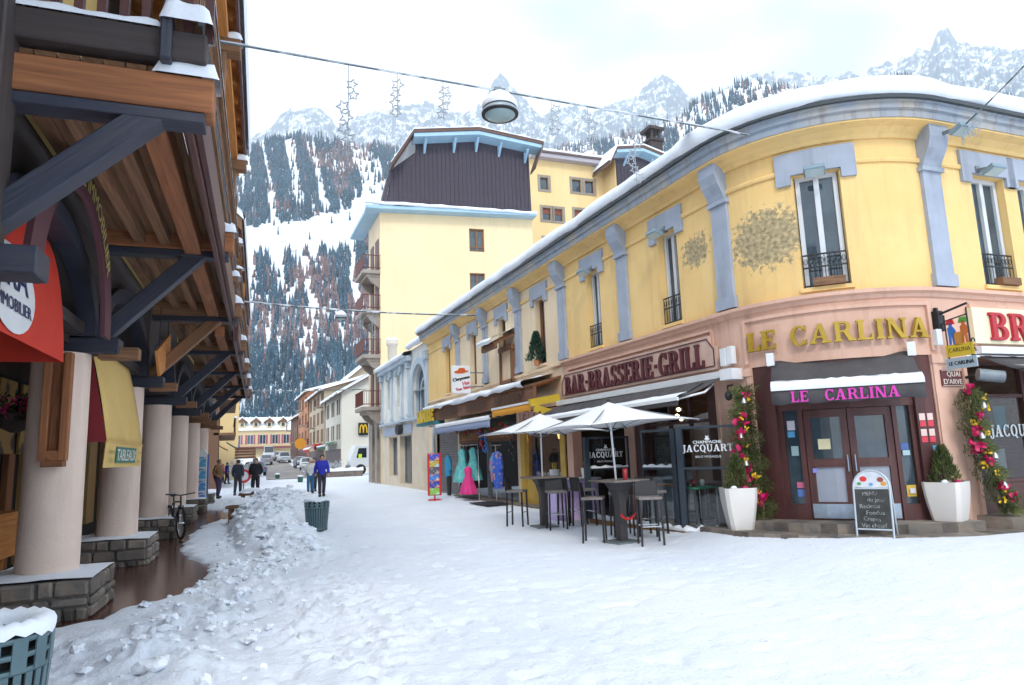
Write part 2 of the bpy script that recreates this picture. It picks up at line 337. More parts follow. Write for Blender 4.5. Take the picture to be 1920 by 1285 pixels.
def snow_z(x, y):
    x = np.asarray(x, float); y = np.asarray(y, float)
    z = ground(x, y)
    near = sm(60, 30, y)
    left = sm(3.2, .6, x)
    foot = np.clip(fbm(x*6.5+9, y*6.5+3, 2)-.60, 0, 1)*(.16+.06*left)
    rough = (fbm(x*.8, y*.8, 4)-.5)*.07+(fbm(x*7, y*7, 4, True)-.6)*.030*(.5+.5*left)+(fbm(x*17, y*17, 3)-.5)*.020*(.6+.6*left)-foot
    clod = np.clip(fbm(x*5.5+40, y*5.5, 3, True)-.66, 0, 1)*.22*left*sm(3, 5, y)*sm(34, 24, y)*(.08+1.3*sm(.48, .66, fbm(x*.8+3, y*.8+8, 3)))
    z = z+rough*near*(.45+.55*sm(9., 3, x))+clod
    cx = np.interp(y, [12, 16.7, 20, 24, 28, 32], [1.15, .85, 1.1, 1.5, 1.8, 1.9]); hw = np.interp(y, [12, 16.7, 24, 30], [.8, .8, 1.4, 1.3])
    hh = np.interp(y, [11.8, 13, 15, 17, 19, 23, 26.5, 28.7, 30.2], [0, .14, .34, .45, .55, .60, .55, .30, 0])
    u = np.abs(x-cx)/hw; z = z+hh*np.clip(1-u*u, 0, 1)**.6*(.45+.55*fbm(x*1.7, y*1.7, 3)+.45*fbm(x*5, y*5, 4, True))
    for (lx, ly, lr, lh) in ((-.62, 6.9, .5, .12), (-.25, 6.3, .45, .10), (-.9, 7.4, .3, .04), (-.1, 7.4, .4, .05), (.25, 9.9, .5, .06)):
        r = np.hypot((x-lx)*1.0, (y-ly)*.8)/lr; z = z+lh*np.exp(-2.5*r*r)*(.3+1.3*fbm(x*7, y*7, 4, True))
    p = pudd(x, y)+(fbm(x*3.1, y*3.1, 5)-.5)*.42
    m = sm(-.12, .10, p); q = sm(-1.1, -.05, p)
    z = z*(1-.8*q)+.010*q
    return z*(1-m)-.09*m+.018*(1-m)
def axis(segs):
    out = []
    for a, b, d in segs: out += list(np.arange(a, b, d))
    return np.array(out+[segs[-1][1]])
gx = np.concatenate([[-8000, -1400, -700, -350, -160, -80, -40, -20], axis([(-10, -3, .5), (-3, 3.4, .05), (3.4, 9, .1), (9, 16, .2), (16, 40, 2)]), [60, 100, 180, 350, 700, 1400, 8000]])
gy = np.concatenate([[-8000, -1400, -700, -300, -100, -40, -15], axis([(-6, 2.5, .4), (2.5, 9, .05), (9, 20, .075), (20, 34, .16), (34, 60, .6), (60, 200, 3)]), [240, 300, 400, 460, 700, 1400, 8000]])
GX, GY = np.meshgrid(gx, gy, indexing='ij'); GZ = snow_z(GX, GY)
def grid_mesh(name, X, Y, Z, m, kind='structure', smooth=True):
    n0, n1 = X.shape; me = bpy.data.meshes.new(name)
    vs = np.stack([X, Y, Z], -1).reshape(-1, 3); idx = np.arange(n0*n1).reshape(n0, n1)
    f = np.stack([idx[:-1, :-1], idx[1:, :-1], idx[1:, 1:], idx[:-1, 1:]], -1).reshape(-1, 4)
    me.vertices.add(len(vs)); me.vertices.foreach_set('co', vs.ravel()); me.loops.add(f.size); me.loops.foreach_set('vertex_index', f.ravel().astype(np.int32))
    me.polygons.add(len(f)); me.polygons.foreach_set('loop_start', np.arange(0, f.size, 4, dtype=np.int32)); me.polygons.foreach_set('loop_total', np.full(len(f), 4, dtype=np.int32))
    me.polygons.foreach_set('use_smooth', np.full(len(f), smooth)); me.update(); me.validate(); me.materials.append(m)
    o = bpy.data.objects.new(name, me); COL.objects.link(o); return tag(o, kind=kind)
g_ = grid_mesh('snow_ground', GX, GY, GZ, M_gsnow); tag(g_, 'trodden white snow covering the pedestrian square and street')
# loose chunks of ploughed snow on the bank and along the cleared strip
_r = random.Random(21); ck = MB()
for _ in range(900):
    if _ < 560: y = _r.uniform(12.3, 30); x = np.interp(y, [12, 16.7, 24, 30], [1.1, .9, 1.6, 2.4])+_r.gauss(0, .62)
    else: y = _r.uniform(4.2, 12.5); x = np.interp(y, [4, 7, 10, 12.5], [-.5, -.5, .1, .5])+_r.gauss(0, .42)
    if float(pudd(np.array(x), np.array(y))) > -.05: continue
    s_ = _r.choice((.02, .03, .03, .045, .06, .09))*(1 if y > 12 else .7); z = float(snow_z(np.array(x), np.array(y)))
    f0 = len(ck.f); ck.blob((x, y, z+s_*.25), (s_*_r.uniform(.8, 1.5), s_*_r.uniform(.8, 1.5), s_*_r.uniform(.5, .9)), .4, 2, _)
    for k in range(f0, len(ck.sm)): ck.sm[k] = False
ck.build('snow_clods', M_snow, kind='stuff', label='loose clods of ploughed snow on the bank and beside the arcade')
# wet red-brown paving under the arcade
M_pave = mat('wet_paving', (.12, .045, .032), .12, (.075, .03, .024), 2.5, 6, .35, .7, .12, 30, spec=.6)
nt = M_pave.node_tree; bk = nt.nodes.new('ShaderNodeTexBrick'); bk.inputs['Scale'].default_value = 5; bk.inputs['Color1'].default_value = (.13, .05, .036, 1); bk.inputs['Color2'].default_value = (.09, .036, .028, 1); bk.inputs['Mortar'].default_value = (.04, .022, .02, 1); bk.inputs['Mortar Size'].default_value = .012
tcp = nt.nodes.new('ShaderNodeTexCoord'); nt.links.new(tcp.outputs['Object'], bk.inputs['Vector']); nt.links.new(bk.outputs['Color'], nt.nodes['Principled BSDF'].inputs['Base Color'])
px_, py_ = np.meshgrid(np.linspace(-9, .6, 12), np.linspace(2, 46, 40), indexing='ij')
tag(grid_mesh('wet_paving', px_, py_, np.zeros_like(px_)-.03, M_pave), 'wet red brown paving showing under the arcade eaves')
# far street surface
M_road = mat('slushy_road', (.20, .17, .15), .7, (.33, .31, .30), .35, 6, .35, .7)
ry = np.linspace(62, 158, 40); rl = np.interp(ry, [62, 75, 100, 158], [3.0, 3.6, 4.6, 6.2]); rr = np.interp(ry, [62, 72, 90, 158], [8.5, 8.3, 8.4, 9.4])
RX = np.stack([rl, rl*.66+rr*.34, rl*.33+rr*.67, rr]); RY = np.stack([ry]*4); RZ = ground(RX, RY)+.06
tag(grid_mesh('slushy_road', RX, RY, RZ, M_road), 'brown slushy road running down the street to the far hotel')
# ---------------------------------------------------------------- mountains (azimuth, elevation in degrees seen from the square)
HR = np.array([(-14, 20), (-2.59, 22.41), (.17, 23.46), (2.21, 24.74), (4.76, 25.51), (7.4, 25.33), (9.19, 25.05), (12.38, 25.09), (14.23, 24.45), (20.32, 24.14), (25.52, 23.97), (27.95, 25.08), (31.24, 25.15), (34.51, 25.51), (37.28, 25.97), (39.16, 26.89), (40.99, 27.5), (42.77, 27.95), (44.47, 27.78), (46.05, 27.01), (47.19, 26.4), (49.85, 25.6), (52.85, 25.4), (55.02, 25.3), (57, 24.26), (59.1, 22.74), (61.7, 21.41), (76, 19)])
PK = np.array([(-14, 22.5), (-.26, 24.26), (1.37, 24.92), (2.61, 25.76), (3.44, 26.82), (4.12, 27.36), (4.64, 27.16), (5.38, 27.29), (6.48, 27.59), (7.16, 27.18), (7.92, 26.25), (9.18, 26.93), (11.94, 27.88), (15.69, 28.41), (19, 27.64), (20.71, 28.62), (21.58, 29.79), (22.38, 30.63), (23.18, 29.94), (24.55, 28.51), (25.7, 27.45), (28.11, 27.91), (30.45, 27.33), (32.84, 27.9), (34.73, 28.28), (35.95, 29.1), (36.82, 29.56), (37.63, 28.87), (38.57, 27.76), (39.19, 27.28), (41.35, 27.4), (44.42, 28.2), (47.78, 27.3), (51.59, 26.4), (54.54, 26.5), (56.77, 26.9), (57.61, 27.6), (58.04, 27.5), (58.44, 26.7), (59.5, 26.0), (62, 25.), (76, 22)])
def hill_h(az, r):
    el = np.interp(az, HR[:, 0], HR[:, 1])+(fbm(az*1.4, az*0+3, 4)-.5)*.7
    r1 = np.interp(az, [-14, 0, 12, 26, 40, 46, 60, 76], [1250, 1300, 1350, 1500, 1180, 1200, 1350, 1350]); r0 = 430.
    H = r1*np.tan(np.radians(el)); t = np.clip((r-r0)/(r1-r0), 0, 1.6)
    h = np.where(t <= 1, H*np.clip(t, 0, 1)**1.12, H*(1-.55*np.clip(t-1, 0, 1)))
    X = r*np.sin(np.radians(az)); Y = r*np.cos(np.radians(az))
    return h+(fbm(X/70, Y/70, 5)-.5)*26*np.clip(t*4, 0, 1)*np.clip((1.05-t)*6, .25, 1)
az = np.arange(-14, 76, .14); rr_ = np.concatenate([np.linspace(400, 1500, 110), [1600, 1750]])
AZ, RR = np.meshgrid(az, rr_, indexing='ij')
M_hill = mat('snowy_hillside', (.84, .87, .91), .85, (.32, .33, .36), .055, 9, .56, .74, .3, .3)
hills = grid_mesh('hillside', RR*np.sin(np.radians(AZ)), RR*np.cos(np.radians(AZ)), hill_h(AZ, RR), M_hill); tag(hills, 'steep snowy hillside above the town')
az = np.arange(-14, 76, .09); rr_ = np.linspace(3200, 7600, 110); AZ, RR = np.meshgrid(az, rr_, indexing='ij')
el = np.interp(AZ, PK[:, 0], PK[:, 1])
t = (RR-3200)/(7000-3200); PX_, PY_ = RR*np.sin(np.radians(AZ)), RR*np.cos(np.radians(AZ))
Hh = 7000*np.tan(np.radians(el)); Pz = np.where(t <= 1, 1100+(Hh-1100)*np.clip(t, 0, 1)**1.35, Hh*(1-.9*np.clip(t-1, 0, 1)))
Pz = Pz+(fbm(AZ*.9, RR/600, 6, True)-.62)*520*np.clip(t*3, 0, 1)*np.clip(1.15-t, .18, 1)+(fbm(PX_/110, PY_/110, 4, True)-.6)*120
M_peak = bpy.data.materials.new('rock_and_snow'); M_peak.use_nodes = True; nt = M_peak.node_tree; pb = nt.nodes['Principled BSDF']; pb.inputs['Roughness'].default_value = .9
gn = nt.nodes.new('ShaderNodeNewGeometry'); sp = nt.nodes.new('ShaderNodeSeparateXYZ'); nt.links.new(gn.outputs['Normal'], sp.inputs['Vector'])
tt = nt.nodes.new('ShaderNodeTexCoord'); nn = nt.nodes.new('ShaderNodeTexNoise'); nn.inputs['Scale'].default_value = .010; nn.inputs['Detail'].default_value = 10; nn.inputs['Roughness'].default_value = .68; nt.links.new(tt.outputs['Object'], nn.inputs['Vector'])
ma = nt.nodes.new('ShaderNodeMath'); ma.operation = 'MULTIPLY_ADD'; ma.inputs[1].default_value = 1.5; nt.links.new(nn.outputs['Fac'], ma.inputs[0]); nt.links.new(sp.outputs['Z'], ma.inputs[2])
rp = nt.nodes.new('ShaderNodeValToRGB'); rp.color_ramp.elements[0].position = .53; rp.color_ramp.elements[1].position = .64
mr2 = nt.nodes.new('ShaderNodeMapRange'); mr2.inputs['From Max'].default_value = 2.4; nt.links.new(ma.outputs['Value'], mr2.inputs['Value']); nt.links.new(mr2.outputs['Result'], rp.inputs['Fac'])
rp.color_ramp.elements[0].color = (.045, .07, .105, 1); rp.color_ramp.elements[1].color = (.85, .88, .92, 1); nt.links.new(rp.outputs['Color'], pb.inputs['Base Color'])
tag(grid_mesh('mountain_peaks', PX_, PY_, Pz, M_peak, smooth=False), 'jagged snow streaked rock peaks fading into cloud')
# forests: stands of conifers and bare larches on the hillside
def forest(name, n, seed, accept, hgt, rad, m, label):
    g = np.random.default_rng(seed); a = g.uniform(-2.5, 63, n); r = np.sqrt(g.uniform(470**2, 1480**2, n)); z = hill_h(a, r)
    e = np.degrees(np.arctan2(z-1.65, r)); keep = accept(a, e, r, g.random(n)); a, r, z = a[keep], r[keep], z[keep]; n = len(a)
    x, y = r*np.sin(np.radians(a)), r*np.cos(np.radians(a)); h = g.uniform(hgt[0], hgt[1], n); w = g.uniform(rad[0], rad[1], n)
    K = 6; ang = np.arange(K)/K*2*math.pi; V = []; F = []
    tiers = ((.06, .58, 1.), (.32, .80, .72), (.60, 1.0, .46))
    per = len(tiers)*(K+1); base = np.arange(n)*per
    VV = np.zeros((n, per, 3)); FF = []
    for ti, (b0, b1, wr) in enumerate(tiers):
        rot = g.uniform(0, 6, n)
        for k in range(K):
            jit = g.uniform(.75, 1.25, n)
            VV[:, ti*(K+1)+k] = np.stack([x+w*wr*jit*np.cos(ang[k]+rot), y+w*wr*jit*np.sin(ang[k]+rot), z+h*b0-1-g.uniform(0, .06, n)*h], -1)
            FF.append((ti*(K+1)+k, ti*(K+1)+(k+1) % K, ti*(K+1)+K))
        VV[:, ti*(K+1)+K] = np.stack([x, y, z+h*b1-1], -1)
    F = (base[:, None, None]+np.array(FF)[None]).reshape(-1, 3)
    me = bpy.data.meshes.new(name); me.vertices.add(n*per); me.vertices.foreach_set('co', VV.ravel()); me.loops.add(F.size); me.loops.foreach_set('vertex_index', F.ravel().astype(np.int32))
    me.polygons.add(len(F)); me.polygons.foreach_set('loop_start', np.arange(0, F.size, 3, dtype=np.int32)); me.polygons.foreach_set('loop_total', np.full(len(F), 3, dtype=np.int32)); me.update(); me.materials.append(m)
    o = bpy.data.objects.new(name, me); COL.objects.link(o); tag(o, label, 'forest', kind='stuff'); return n
def band(a, e):                                     # the open snowy clearing across the slope, 1 = open
    lo = np.interp(a, [-3, 0, 4, 7.5, 10.5, 12.5], [14.5, 14.7, 16.4, 16.2, 18.0, 20.5]); hi = np.interp(a, [-3, 0, 5, 8.3, 11, 12.5], [18.2, 18.4, 19.3, 19.9, 21.6, 22.6])
    wob = (vnoise(a*1.3, e*1.3)-.5)*2.2
    return (e > lo+wob) & (e < hi+wob*.6) & (a < 13)
def gully(a, e): return ((fbm((a+e*.22)*1.15+5, e*.13, 3) > .63) & (e > 11.5) & (e < 25)) | ((fbm((a+e*.22)*2.2+1, e*.3+4, 3) > .64) & (e > 9))
def larchz(a, e): return fbm(a*.34+2, e*.42+8, 3)+.24*np.exp(-((e-10.3-.15*a)/2.4)**2)-.05*(e > 15)+.05*(e > 22.5)
def dark_ok(a, e, r, u): 
    right = (a > 20)
    p = np.where(right, .95*(fbm(a*.5, e*.9, 4) > .41), 1.)*np.where(band(a, e), .012, 1.)*np.where(gully(a, e), .05, 1.)*np.where(larchz(a, e) > .62, .16, 1.)*np.where(e > 24.8, .4, 1.)*np.where(e < 6.2, .75, 1)
    p = np.where(right & (e < 20), 0, p); return u < p*.97
def larch_ok(a, e, r, u):
    p = np.where(larchz(a, e) > .60, .75, .10)*np.where(band(a, e), .01, 1.)*np.where(gully(a, e), .18, 1.); p = np.where((a > 20), .12, p); return u < p
def tree_mat(name, c1, c2, snow):
    m = mat(name, c1, .9, c2, .02, 3, .35, .65, island=.35); nt = m.node_tree; b = nt.nodes['Principled BSDF']; src = b.inputs['Base Color'].links[0].from_socket
    t = nt.nodes.new('ShaderNodeTexCoord'); n = nt.nodes.new('ShaderNodeTexNoise'); n.inputs['Scale'].default_value = .55; n.inputs['Detail'].default_value = 2; nt.links.new(t.outputs['Object'], n.inputs['Vector'])
    r = nt.nodes.new('ShaderNodeValToRGB'); r.color_ramp.elements[0].position = .64-snow; r.color_ramp.elements[1].position = .78-snow; nt.links.new(n.outputs['Fac'], r.inputs['Fac'])
    x = nt.nodes.new('ShaderNodeMix'); x.data_type = 'RGBA'; x.inputs['B'].default_value = (.36, .45, .55, 1); nt.links.new(r.outputs['Color'], x.inputs['Factor']); nt.links.new(src, x.inputs['A']); nt.links.new(x.outputs['Result'], b.inputs['Base Color']); return m
n1 = forest('conifer_forest', 74000, 11, dark_ok, (10, 22), (1.4, 2.6), tree_mat('conifer_needles', (.009, .044, .075), (.028, .085, .125), .04), 'dark snow dusted conifer forest covering the hillside')
n2 = forest('larch_forest', 30000, 12, larch_ok, (11, 20), (1.8, 3.0), tree_mat('bare_larch', (.15, .085, .08), (.22, .14, .135), .0), 'bare brown larch woods between the conifers on the slope')
print('trees', n1, n2)
# the cold misty air of the valley
M_haze = bpy.data.materials.new('haze'); M_haze.use_nodes = True; nt = M_haze.node_tree; nt.nodes.clear()
ho = nt.nodes.new('ShaderNodeOutputMaterial'); hv = nt.nodes.new('ShaderNodeVolumePrincipled'); hv.inputs['Color'].default_value = (.82, .92, 1, 1); hv.inputs['Density'].default_value = .00012; hv.inputs['Anisotropy'].default_value = .1
nt.links.new(hv.outputs['Volume'], ho.inputs['Volume'])
hb = MB().box((0, 0, 2199), (16000, 16000, 4402)).build('haze', M_haze, kind='stuff', label='pale blue mist filling the valley air')
# ---------------------------------------------------------------- the corner building: facade line along the street, rounded corner, facade on the quay
R0, PHE = 2.45, math.radians(88.); L0 = R0*PHE
_pe = Vector((11-R0*math.cos(PHE), 10-R0*math.sin(PHE), 0)); _te = Vector((math.sin(PHE), -math.cos(PHE), 0)); _ne = Vector((-math.cos(PHE), -math.sin(PHE), 0))
def cpt(s, d, z):                                  # s along the facade (0 = start of the curve, negative up the street), d outwards
    if s <= 0: return Vector((8.55-d, 10-s, z))
    if s < L0:
        p = s/R0; return Vector((11-(R0+d)*math.cos(p), 10-(R0+d)*math.sin(p), z))
    return _pe+_te*(s-L0)+_ne*d+Vector((0, 0, z))
def ssub(s0, s1, ds=.22, pt=None):
    if pt is not None and pt is not cpt: return [s0, s1]
    out = [s0, s1]
    a, b = max(s0, 0), min(s1, L0)
    if b > a: out += [a, b]+list(np.linspace(a, b, max(2, int((b-a)/ds)+2)))
    return sorted(set(round(x, 5) for x in out))
def pbox(mb, s0, s1, z0, z1, d0, d1, pt=cpt, caps=True):
    ss = ssub(s0, s1, pt=pt); n = len(ss)
    P = [[pt(s, d0, z0), pt(s, d1, z0), pt(s, d1, z1), pt(s, d0, z1)] for s in ss]
    for i in range(n-1):
        a, b = P[i], P[i+1]; u0, u1 = ss[i], ss[i+1]
        for k in range(4):
            j = (k+1) % 4; w0, w1 = (0, abs(d1-d0)) if k % 2 == 0 else (z0, z1)
            if (z1-z0) > (s1-s0): uv = [(w0, u0), (w0, u1), (w1, u1), (w1, u0)]
            else: uv = [(u0, w0), (u1, w0), (u1, w1), (u0, w1)]
            mb.add([a[k], b[k], b[j], a[j]], [(0, 1, 2, 3)], [uv])
    if caps: mb.add(P[0], [(0, 1, 2, 3)]); mb.add(P[-1], [(3, 2, 1, 0)])
    return mb
def pwall(mb, s0, s1, z0, z1, holes, d=0., rev=.22, pt=cpt):   # wall skin with rectangular openings and their reveals
    S = set([s0, s1]); Z = set([z0, z1])
    for a, b, c, e in holes: S |= {a, b}; Z |= {c, e}
    S = sorted(x for x in S if s0 <= x <= s1); Z = sorted(x for x in Z if z0 <= x <= z1)
    for i in range(len(S)-1):
        for j in range(len(Z)-1):
            sc, zc = (S[i]+S[i+1])/2, (Z[j]+Z[j+1])/2
            if any(a < sc < b and c < zc < e for a, b, c, e in holes): continue
            ss = ssub(S[i], S[i+1], pt=pt)
            for k in range(len(ss)-1):
                u, v = ss[k], ss[k+1]; mb.add([pt(u, d, Z[j]), pt(v, d, Z[j]), pt(v, d, Z[j+1]), pt(u, d, Z[j+1])], [(0, 1, 2, 3)], [[(u, Z[j]), (v, Z[j]), (v, Z[j+1]), (u, Z[j+1])]])
    for a, b, c, e in holes:
        if rev and a >= s0 and b <= s1:
            q = [(a, c), (b, c), (b, e), (a, e)]
            for k in range(4):
                (x0, y0), (x1, y1) = q[k], q[(k+1) % 4]
                mb.add([pt(x0, d, y0), pt(x1, d, y1), pt(x1, d-rev, y1), pt(x0, d-rev, y0)], [(0, 1, 2, 3)], [[(x0, y0), (x1, y1), (x1, y1), (x0, y0)]])
    return mb
def psweep(mb, s0, s1, prof, pt=cpt, ds=.22, noise=0., closed=False, caps=False, step=None):
    ss = ssub(s0, s1, ds, pt)
    if step: ss = sorted(set(ss) | set(np.arange(s0, s1, step)))
    P = []; uv = []
    for s in ss:
        r = []; q = []; acc = 0
        for k, (d, z) in enumerate(prof):
            n = noise*(vnoise(np.array(s*1.7+k*.31), np.array(k*.9))-.5) if noise else 0
            r.append(pt(s, d+n*.6, z+n)); q.append((s, acc)); acc += .1 if k == 0 else math.hypot(d-prof[k-1][0], z-prof[k-1][1])
        P.append(r); uv.append(q)
    return mb.grid(P, closed=closed, caps=caps, smooth=noise != 0, uv=uv)
def casement(par, s0, s1, z0, z1, d, fm, pt=cpt, mull=1, fw=.07, name='window', trans=None):
    w = MB()
    pbox(w, s0, s0+fw, z0, z1, d-.05, d+.03, pt); pbox(w, s1-fw, s1, z0, z1, d-.05, d+.03, pt)
    pbox(w, s0+fw, s1-fw, z1-fw, z1, d-.05, d+.03, pt); pbox(w, s0+fw, s1-fw, z0, z0+fw, d-.05, d+.03, pt)
    for k in range(mull):
        c = s0+(s1-s0)*(k+1)/(mull+1); pbox(w, c-fw*.6, c+fw*.6, z0+fw, z1-fw, d-.045, d+.04, pt)
    if trans: pbox(w, s0+fw, s1-fw, trans-.03, trans+.03, d-.045, d+.035, pt)
    o = w.build(name, fm, par)
    g = MB(); ss = ssub(s0+fw*.5, s1-fw*.5, pt=pt)
    for i in range(len(ss)-1): g.add([pt(ss[i], d-.02, z0+.03), pt(ss[i+1], d-.02, z0+.03), pt(ss[i+1], d-.02, z1-.03), pt(ss[i], d-.02, z1-.03)], [(0, 1, 2, 3)])
    g.build('pane', M_glass, o); return o
def peeling(name, base, stain, spots, coord='UV'):
    """plaster with patches of fallen paint at fixed places of the wall"""
    m = base.copy(); m.name = name; nt = m.node_tree; b = nt.nodes['Principled BSDF']; src = b.inputs['Base Color'].links[0].from_socket
    t = nt.nodes.new('ShaderNodeTexCoord'); n = nt.nodes.new('ShaderNodeTexNoise'); n.inputs['Scale'].default_value = 8.5; n.inputs['Detail'].default_value = 10; n.inputs['Roughness'].default_value = .72; nt.links.new(t.outputs['UV'], n.inputs['Vector'])
    n2 = nt.nodes.new('ShaderNodeTexNoise'); n2.inputs['Scale'].default_value = 14; n2.inputs['Detail'].default_value = 5; nt.links.new(t.outputs['UV'], n2.inputs['Vector'])
    for (cx, cy, rx, ry, k) in spots:
        mpn = nt.nodes.new('ShaderNodeMapping'); mpn.vector_type = 'POINT'; mpn.inputs['Scale'].default_value = (1/rx, 1/ry, 1); mpn.inputs['Location'].default_value = (-cx/rx, -cy/ry, 0)
        gr = nt.nodes.new('ShaderNodeTexGradient'); gr.gradient_type = 'SPHERICAL'; nt.links.new(t.outputs['UV'], mpn.inputs['Vector']); nt.links.new(mpn.outputs['Vector'], gr.inputs['Vector'])
        ad = nt.nodes.new('ShaderNodeMath'); ad.operation = 'MULTIPLY_ADD'; ad.inputs[1].default_value = k; nt.links.new(gr.outputs['Fac'], ad.inputs[0]); nt.links.new(n.outputs['Fac'], ad.inputs[2])
        mn = nt.nodes.new('ShaderNodeMath'); mn.operation = 'LESS_THAN'; mn.inputs[1].default_value = .04; nt.links.new(gr.outputs['Fac'], mn.inputs[0])
        r = nt.nodes.new('ShaderNodeValToRGB'); r.color_ramp.elements[0].position = .63; r.color_ramp.elements[1].position = .70; nt.links.new(ad.outputs['Value'], r.inputs['Fac'])
        su = nt.nodes.new('ShaderNodeMath'); su.operation = 'SUBTRACT'; su.use_clamp = True; nt.links.new(r.outputs['Color'], su.inputs[0]); nt.links.new(mn.outputs['Value'], su.inputs[1])
        c2 = nt.nodes.new('ShaderNodeValToRGB'); c2.color_ramp.elements[0].position = .35; c2.color_ramp.elements[1].position = .65; c2.color_ramp.elements[0].color = (*stain[0], 1); c2.color_ramp.elements[1].color = (*stain[1], 1); nt.links.new(n2.outputs['Fac'], c2.inputs['Fac'])
        x = nt.nodes.new('ShaderNodeMix'); x.data_type = 'RGBA'; nt.links.new(su.outputs['Value'], x.inputs['Factor']); nt.links.new(src, x.inputs['A']); nt.links.new(c2.outputs['Color'], x.inputs['B']); src = x.outputs['Result']
    nt.links.new(src, b.inputs['Base Color']); return m
M_yellowpeel = peeling('peeling_yellow_plaster', M_yellow, ((.24, .19, .105), (.52, .41, .23)), [(.95, 5.25, .95, .75, .52), (-.8, 5.5, .65, .5, .42)])
M_fabric = mat('charcoal_canvas', (.055, .052, .055), .8, (.075, .07, .073), 3, bump=.2, bs=12)
M_creamsign = mat('cream_sign', (.80, .72, .50), .6)
M_red = mat('red_letters', (.45, .015, .03), .5)
M_magenta = mat('magenta_letters', (.62, .04, .38), .6)
M_shopwood = wood('shop_timber', (.13, .055, .025), (.22, .10, .05))
M_signpink = mat('sign_board', (.60, .42, .34), .8, (.52, .35, .28), 3)
M_kick = mat('brushed_metal', (.40, .47, .55), .35, (.34, .40, .48), 12, metal=.7)
CB = thing('corner_building', 'yellow two storey building with a rounded corner, blue pilasters and thick snow on its roof', 'building', (9.5, 14, 0))
SWIN = [-1.73, -5.0, -8.3, -11.42, -14.45, -17.76]
holes = [(c-.34, c+.34, 4.2, 6.2) for c in SWIN]+[(1.5, 2.25, 4.22, 6.24), (4.9, 5.75, 4.22, 6.24), (6.1, 6.95, 4.22, 6.24), (9.0, 9.85, 4.22, 6.24)]
pwall(MB(), -3.52, 12, 4.05, 6.95, holes).build('upper_wall', M_yellowpeel, CB)
pwall(MB(), -6.75, -3.52, 4.05, 6.95, holes).build('upper_wall', M_yellow, CB)
pwall(MB(), -16.27, -6.75, 4.05, 6.95, holes).build('upper_wall', M_cream, CB, label='paler cream stretch of upper wall')
pwall(MB(), -20.9, -16.27, 4.05, 6.95, holes).build('upper_wall', M_yellow, CB)
bm_ = MB(); pbox(bm_, -20.9, 12, 4.0, 7.0, -.6, -.5); bm_.build('inner_wall', M_void, CB)
# mouldings
m_ = MB(); psweep(m_, -20.9, 12, [(.0, 6.3), (.035, 6.3), (.05, 6.34), (.035, 6.38), (0, 6.38)]); m_.build('string_course', M_yellow, CB)
m_ = MB(); psweep(m_, -20.9, 12, [(0, 6.72), (.05, 6.72), (.08, 6.78), (.2, 6.86), (.36, 6.9), (.36, 6.93), (0, 6.93)]); m_.build('cornice_cove', M_yellow, CB)
m_ = MB(); psweep(m_, -20.9, 12, [(.30, 6.93), (.38, 6.93), (.38, 7.05), (.43, 7.07), (.43, 7.16), (.47, 7.17), (.47, 7.21), (0, 7.22)]); m_.build('cornice', M_cornice, CB)
m_ = MB(); psweep(m_, -20.9, 12, [(.46, 7.20), (.53, 7.20), (.54, 7.26), (.46, 7.27)]); m_.build('gutter', mat('dark_gutter', (.05, .06, .065), .5), CB)
m_ = MB(); psweep(m_, -21.0, 12, [(.45, 7.255), (.55, 7.265), (.60, 7.33), (.60, 7.45), (.55, 7.54), (.44, 7.60), (.2, 7.68), (-.5, 7.86), (-1.3, 8.02), (-2.2, 8.15)], noise=.075, step=.3); m_.build('roof_snow', M_snow, CB)
MB().box((14.9, 20.4, 7.9), (8.3, 21, .46)).build('roof_slab_snow', M_snow, CB)
# ledge and lower band
m_ = MB(); psweep(m_, -6.85, 12, [(0, 3.93), (.04, 3.95), (.06, 4.0), (.13, 4.03), (.13, 4.09), (0, 4.12)]); m_.build('ledge', M_pink, CB)
m_ = MB(); psweep(m_, -20.9, -6.85, [(0, 3.98), (.07, 4.0), (.07, 4.06), (0, 4.09)]); m_.build('ledge', M_pale, CB)
pwall(MB(), -6.95, 12, 2.98, 4.05, []).build('band_wall', M_pink, CB)
for a, b in ((-6.6, -.45), (.35, 3.45), (4.35, 10)):
    m_ = MB()
    pbox(m_, a, b, 3.80, 3.86, 0, .05); pbox(m_, a, a+.06, 3.05, 3.80, 0, .05); pbox(m_, b-.06, b, 3.05, 3.80, 0, .05); m_.build('panel_moulding', M_pink, CB)
pwall(MB(), -20.9, -6.95, 2.9, 4.05, []).build('band_wall', M_pale, CB)
# piers of the ground floor
for a, b in ((-.55, .44), (3.36, 4.12), (10.0, 12)):
    m_ = MB(); pwall(m_, a, b, .0, 2.98, []); pbox(m_, a, b, 2.84, 2.98, 0, .05); pbox(m_, a+.02, a+.1, .3, 2.84, 0, .03); pbox(m_, b-.1, b-.02, .3, 2.84, 0, .03)
    m_.add([cpt(a, 0, 0), cpt(a, -.5, 0), cpt(a, -.5, 2.98), cpt(a, 0, 2.98)], [(0, 1, 2, 3)]); m_.add([cpt(b, 0, 0), cpt(b, -.5, 0), cpt(b, -.5, 2.98), cpt(b, 0, 2.98)], [(0, 1, 2, 3)])
    m_.build('pier', M_pink, CB)
